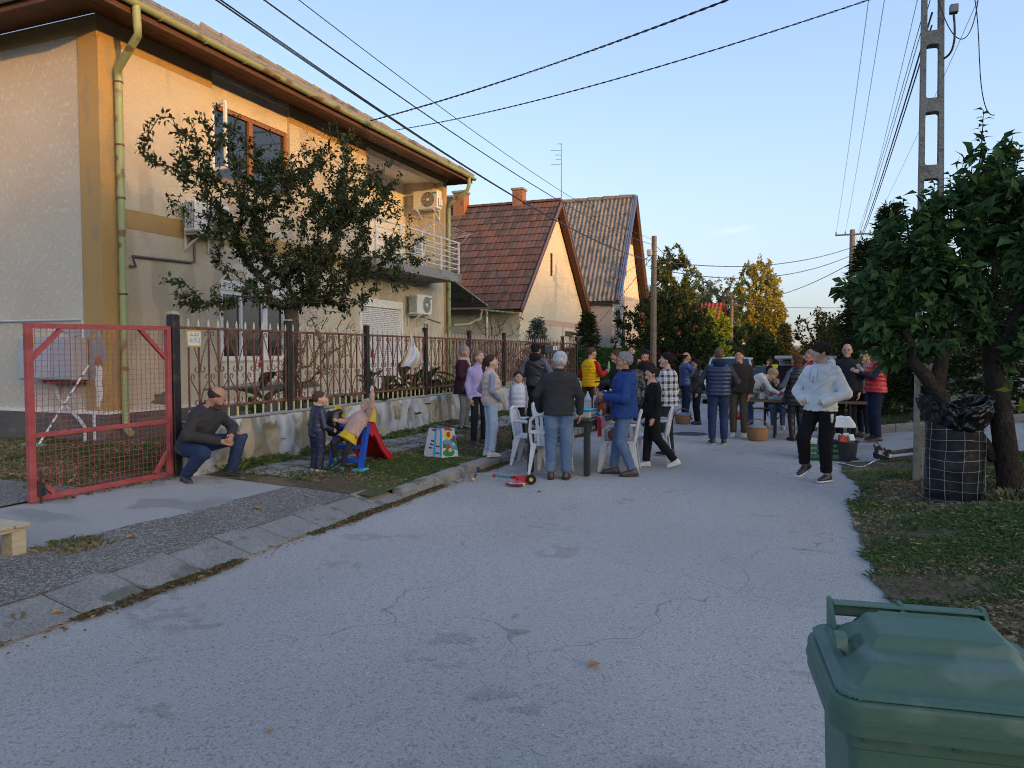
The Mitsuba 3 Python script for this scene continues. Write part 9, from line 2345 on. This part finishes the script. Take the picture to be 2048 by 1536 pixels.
# furniture dolly upside down with its castors in the air
dl = thing('dolly', 'upturned furniture dolly with castors in the air on the edge of the grass', 'dolly')
F = local((1.36, 12.42), 26, 0.11, rx(0.06) @ ry(-0.10))
part(dl, 'deck', F(cbox([-0.40, -0.21, 0.0], [0.40, 0.21, 0.03], 0.005)), 'm_plastic', color=(0.02, 0.022, 0.028))
part(dl, 'frame', F(cat([box([-0.40, -0.21, 0.031], [0.40, -0.18, 0.085]), box([-0.40, 0.18, 0.031], [0.40, 0.21, 0.085]), box([-0.40, -0.179, 0.031], [-0.37, 0.179, 0.085]), box([0.37, -0.179, 0.031], [0.40, 0.179, 0.085])])), 'm_plastic', color=(0.025, 0.028, 0.034))
part(dl, 'edge_strip', F(cat([box([-0.40, -0.214, 0.086], [0.40, -0.186, 0.092]), box([-0.40, 0.186, 0.086], [0.40, 0.214, 0.092]), box([-0.40, -0.185, 0.086], [-0.375, 0.185, 0.092]), box([0.375, -0.185, 0.086], [0.40, 0.185, 0.092])])), 'm_metal', color=(0.45, 0.46, 0.47))
part(dl, 'panel', F(box([-0.2, -0.13, 0.032], [0.28, 0.13, 0.036])), 'm_foil', color=(0.36, 0.40, 0.44))
for x, y in ((-0.32, -0.13), (0.32, 0.10), (-0.32, 0.14), (0.32, -0.14)):
    part(dl, 'castor_fork', F(hull([[x + dx, y + dy, z] for dx, dy, z in ((-0.03, -0.03, 0.036), (0.03, -0.03, 0.036), (-0.03, 0.03, 0.036), (0.03, 0.03, 0.036), (-0.05, -0.026, 0.12), (-0.05, 0.026, 0.12), (-0.01, -0.026, 0.13), (-0.01, 0.026, 0.13))])), 'm_metal', color=(0.42, 0.43, 0.44))
    part(dl, 'castor_wheel', F(frame2(lathe([(0.012, -0.003), (0.05, -0.003), (0.06, 0.01), (0.06, 0.02), (0.05, 0.031), (0.012, 0.031)], 18), (x - 0.035, y - 0.014, 0.13), (1, 0, 0), (0, 0, 1), (0, 1, 0))), 'm_matt', color=(0.022, 0.022, 0.024))
    part(dl, 'brake', F(bar([x - 0.07, y, 0.13], [x - 0.10, y, 0.22], 0.03, 0.015, (0, 1, 0))), 'm_plastic', color=(0.03, 0.03, 0.032))

# refuse sack inside a cylinder of fence wire
rs_ = thing('refuse_sack', 'tall black refuse sack inside a cylinder of fence wire under the leafy tree', 'sack')
X0, Y0, ZB, RR = 1.425, 9.02, 0.11, 0.275
def sack(u, v):
    a = u * 2 * np.pi; z = ZB + 0.90 * v
    k = 1 + 0.035 * np.sin(a * 9 + 2 * np.sin(v * 3)) * (0.4 + 0.6 * np.sin(np.pi * v)) + 0.03 * (meshkit.fbm(np.stack([np.cos(a) * 3, np.sin(a) * 3, v * 5], -1), 3, 4) - 0.5) * 2 - 0.05 * np.exp(-((v - 0.04) / 0.05) ** 2)
    return np.stack([X0 + RR * 0.97 * k * np.cos(a), Y0 + RR * 0.97 * k * np.sin(a), z], -1)
part(rs_, 'sack', grid(150, 70, sack), 'm_sack', smooth=True, color=(0.012, 0.015, 0.022))
def cuff(u, v):
    a = u * 2 * np.pi
    n = meshkit.fbm(np.stack([np.cos(a) * 4, np.sin(a) * 4, v * 5], -1), 3, 7) - 0.5
    q = 1 - np.abs(2 * meshkit.fbm(np.stack([np.cos(a) * 5, np.sin(a) * 5, v * 4 + 0 * a], -1), 2, 12) - 1)
    rad = RR * (1.02 + 0.20 * np.sin(np.pi * np.clip(v * 1.05, 0, 1)) ** 0.7) + 0.07 * n + 0.05 * (q - 0.6)
    z = ZB + 0.80 + 0.27 * np.sin(v * np.pi * 0.62) - 0.10 * np.clip(v - 0.8, 0, 1) * 4 + 0.05 * np.sin(a * 2 + 1) + 0.04 * n
    return np.stack([X0 + rad * np.cos(a), Y0 + rad * np.sin(a), z], -1)
part(rs_, 'cuff', grid(170, 40, cuff), 'm_sack', smooth=True, color=(0.007, 0.008, 0.012), label='crumpled rim of the sack folded outwards')
part(rs_, 'bottom', xf(lathe([(0, 0.02), (RR * 0.9, 0.0)], 24), t=(X0, Y0, ZB)), 'm_foil', color=(0.012, 0.015, 0.022))
wr_ = []
for k in range(9):
    z = ZB + 0.03 + k * 0.105
    part(rs_, 'wire_ring', tube([[X0 + (RR + 0.012) * math.cos(a), Y0 + (RR + 0.012) * math.sin(a), z + 0.008 * math.sin(a * 3 + k)] for a in np.linspace(0, 2 * math.pi, 41)[:-1]], 0.0028, 4, closed=True), 'm_metal', color=(0.36, 0.38, 0.40))
for k in range(11):
    a = k * 2 * math.pi / 11 + 0.3
    part(rs_, 'wire_upright', tube([[X0 + (RR + 0.013) * math.cos(a + 0.03 * math.sin(z * 9 + k)), Y0 + (RR + 0.013) * math.sin(a + 0.03 * math.sin(z * 9 + k)), z] for z in np.linspace(ZB - 0.02, ZB + 0.90, 12)] + [], 0.0028, 4), 'm_metal', color=(0.36, 0.38, 0.40))
dc = thing('drinks_can', 'white and blue drinks can standing on the far grass bank', 'can')
part(dc, 'can', xf(lathe([(0, 0), (0.03, 0.0), (0.034, 0.012), (0.034, 0.145), (0.028, 0.165), (0, 0.163)], 16), t=(2.09, 20.4, 0.20)), 'm_foil', smooth=40, color=(0.42, 0.46, 0.50))
part(dc, 'band', xf(lathe([(0.0345, 0.06), (0.0345, 0.11)], 16), t=(2.09, 20.4, 0.20)), 'm_plastic', color=(0.05, 0.15, 0.35))


# ---------------------------------------------------------------- parked cars down the street
def car(x, y, deg, label, col, L=4.2, Wd=1.72, Hh=1.45, kind='hatch', hatch_open=False, sign=False, plate=True):
    t = thing('parked_car', label, 'car', 'cars parked down the street')
    z0 = float(ground_z(y))
    F = local((x, y), deg, z0)     # +x is the nose
    h2_ = L / 2
    belt = 0.88 if kind != 'van' else 0.98
    lower = [(-h2_, 0.32), (-h2_ - 0.03, 0.62), (-h2_ + 0.05, belt), (h2_ - (1.15 if kind != 'van' else 0.75), belt + 0.02), (h2_ - 0.25, belt - 0.16), (h2_ - 0.02, 0.66), (h2_, 0.36), (h2_ - 0.1, 0.22), (-h2_ + 0.1, 0.22)]
    sect = lambda poly, w, top_in=0.0: hull([[px, s * (w - top_in * (pz > belt + 0.05)), pz] for px, pz in poly for s in (-1, 1)] + [[px * 0.985, s * (w + 0.03), 0.55] for px in (-h2_, h2_ * 0.96) for s in (-1, 1)])
    part(t, 'body', F(sect(lower, Wd / 2 - 0.04)), 'm_car', color=col, smooth=25)
    c0, c1, c2, c3 = (-h2_ + 0.06, belt), (-h2_ + (0.38 if kind != 'sedan' else 0.85), Hh), (h2_ - (1.95 if kind != 'van' else 1.65), Hh), (h2_ - (1.15 if kind != 'van' else 0.72), belt + 0.01)
    if kind == 'sedan': c0 = (-h2_ + 0.45, belt)
    w0, w1 = Wd / 2 - 0.05, Wd / 2 - 0.20
    part(t, 'cabin', F(hull([[c0[0], s * w0, c0[1] - 0.05] for s in (-1, 1)] + [[c1[0], s * w1, c1[1]] for s in (-1, 1)] + [[c2[0], s * w1, c2[1]] for s in (-1, 1)] + [[c3[0], s * w0, c3[1] - 0.05] for s in (-1, 1)] + [[(c1[0] + c2[0]) / 2, 0, Hh + 0.035]])), 'm_car', color=col, smooth=25)
    def pane(A, B, C_, D_):
        P = np.array([A, B, C_, D_], float); n = unit(np.cross(P[1] - P[0], P[3] - P[0])); ctr = P.mean(0)
        if n @ (ctr - np.array([0, 0, 0.9])) < 0: n = -n
        Q = ctr + (P - ctr) * 0.90
        return hull([q + n * d for q in Q for d in (-0.02, 0.008)])
    part(t, 'windscreen', F(pane((c3[0], -w0, c3[1]), (c3[0], w0, c3[1]), (c2[0], w1, c2[1]), (c2[0], -w1, c2[1]))), 'm_window')
    if not hatch_open: part(t, 'rear_window', F(pane((c0[0] + 0.02, -w0, c0[1] + 0.04), (c0[0] + 0.02, w0, c0[1] + 0.04), (c1[0], w1, c1[1] - 0.03), (c1[0], -w1, c1[1] - 0.03))), 'm_window')
    for s in (-1, 1):
        mx = (c1[0] + c2[0]) / 2
        for a0, a1, b0, b1 in ((c0[0] + 0.2, mx - 0.02, c1[0] + 0.05, mx - 0.02), (mx + 0.04, c3[0] - 0.15, mx + 0.04, c2[0] - 0.03)):
            part(t, 'side_window', F(pane((a0, s * w0, belt + 0.02), (a1, s * w0, belt + 0.02), (b1, s * w1, Hh - 0.03), (b0, s * w1, Hh - 0.03))), 'm_window')
        part(t, 'headlight', F(cbox([h2_ - 0.22, s * (Wd / 2 - 0.28) - 0.16, 0.62], [h2_ - 0.0, s * (Wd / 2 - 0.28) + 0.14, 0.76], 0.03)), 'm_foil', color=(0.45, 0.46, 0.47))
        part(t, 'tail_light', F(cbox([-h2_ - 0.035, s * (Wd / 2 - 0.16) - 0.08, 0.64], [-h2_ + 0.06, s * (Wd / 2 - 0.16) + 0.08, 0.9], 0.02)), 'm_plastic', color=(0.28, 0.015, 0.015))
        part(t, 'mirror', F(cbox([c3[0] - 0.25, s * (Wd / 2 + 0.06) - 0.08, belt], [c3[0] - 0.15, s * (Wd / 2 + 0.06) + 0.08, belt + 0.14], 0.03)), 'm_plastic', color=(0.03, 0.03, 0.033))
        for wx in (-h2_ + 0.78, h2_ - 0.82):
            k = part(t, 'wheel', F(frame2(lathe([(0.19, 0), (0.30, 0), (0.32, 0.03), (0.32, 0.17), (0.30, 0.2), (0.19, 0.2), (0.19, 0)], 24), (wx, s * (Wd / 2 - 0.02) - (0.2 if s > 0 else 0) , 0.32), (1, 0, 0), (0, 0, 1), (0, 1, 0))), 'm_matt', color=(0.018, 0.018, 0.02))
            part(k, 'rim', F(frame2(lathe([(0, 0.0), (0.05, -0.01), (0.19, 0.02), (0.19, 0.18), (0, 0.18)], 18), (wx, s * (Wd / 2 - 0.02) - (0.2 if s > 0 else 0), 0.32), (1, 0, 0), (0, 0, 1), (0, 1, 0))), 'm_metal', color=(0.35, 0.35, 0.36))
    part(t, 'grille', F(cbox([h2_ - 0.05, -0.45, 0.36], [h2_ + 0.012, 0.45, 0.52], 0.02)), 'm_plastic', color=(0.02, 0.02, 0.022))
    part(t, 'number_plate', F(box([h2_ + 0.013, -0.26, 0.40], [h2_ + 0.02, 0.26, 0.51])), 'm_plastic', color=(0.6, 0.6, 0.6))
    part(t, 'number_plate', F(box([-h2_ - 0.045, -0.26, 0.50], [-h2_ - 0.036, 0.26, 0.61])), 'm_plastic', color=(0.6, 0.6, 0.6))
    if sign:
        k = part(t, 'roof_sign', F(cbox([-0.35, -0.32, Hh + 0.04], [-0.15, 0.32, Hh + 0.18], 0.03)), 'm_plastic', color=(0.60, 0.50, 0.03), label='yellow taxi sign on the roof')
    if hatch_open:
        part(t, 'tailgate', F(hull([[c1[0] - 0.02, s * w1, Hh + 0.03] for s in (-1, 1)] + [[c1[0] - 0.02, s * w1, Hh - 0.02] for s in (-1, 1)] + [[c1[0] - 0.85, s * (w0 - 0.02), Hh + 0.16] for s in (-1, 1)] + [[c1[0] - 0.85, s * (w0 - 0.02), Hh + 0.09] for s in (-1, 1)])), 'm_car', color=col, smooth=25, label='raised tailgate')
        part(t, 'tailgate_window', F(hull([[c1[0] - 0.12 - 0.42 * k, s * (w1 - 0.08), Hh + 0.005 + 0.055 * k - 0.008 * d] for k in (0, 1) for s in (-1, 1) for d in (3.2, 6)])), 'm_window')
        part(t, 'boot', F(box([c0[0] - 0.03, -w0 + 0.1, 0.55], [c0[0] + 0.02, w0 - 0.1, Hh - 0.12])), 'm_matt', color=(0.02, 0.02, 0.022), label='dark open boot')


car(-2.72, 29.0, -88, 'silver people carrier facing the camera on the left side of the street', (0.36, 0.40, 0.44), 4.4, 1.8, 1.66, 'van')
car(-2.35, 38.0, -88, 'dark green car parked behind the silver people carrier', (0.025, 0.06, 0.05), 4.2, 1.7, 1.42, 'sedan')
car(-2.1, 47.5, -88, 'white taxi with a yellow roof sign farther down the left side', (0.50, 0.52, 0.53), 4.3, 1.72, 1.45, 'sedan', sign=True)
car(-0.55, 46.0, -90, 'pale car parked farther down the middle of the street', (0.46, 0.50, 0.54), 4.0, 1.7, 1.42)
car(-0.20, 24.2, 92, 'silver hatchback seen from behind with its tailgate raised', (0.42, 0.45, 0.48), 3.9, 1.7, 1.50, 'hatch', hatch_open=True)
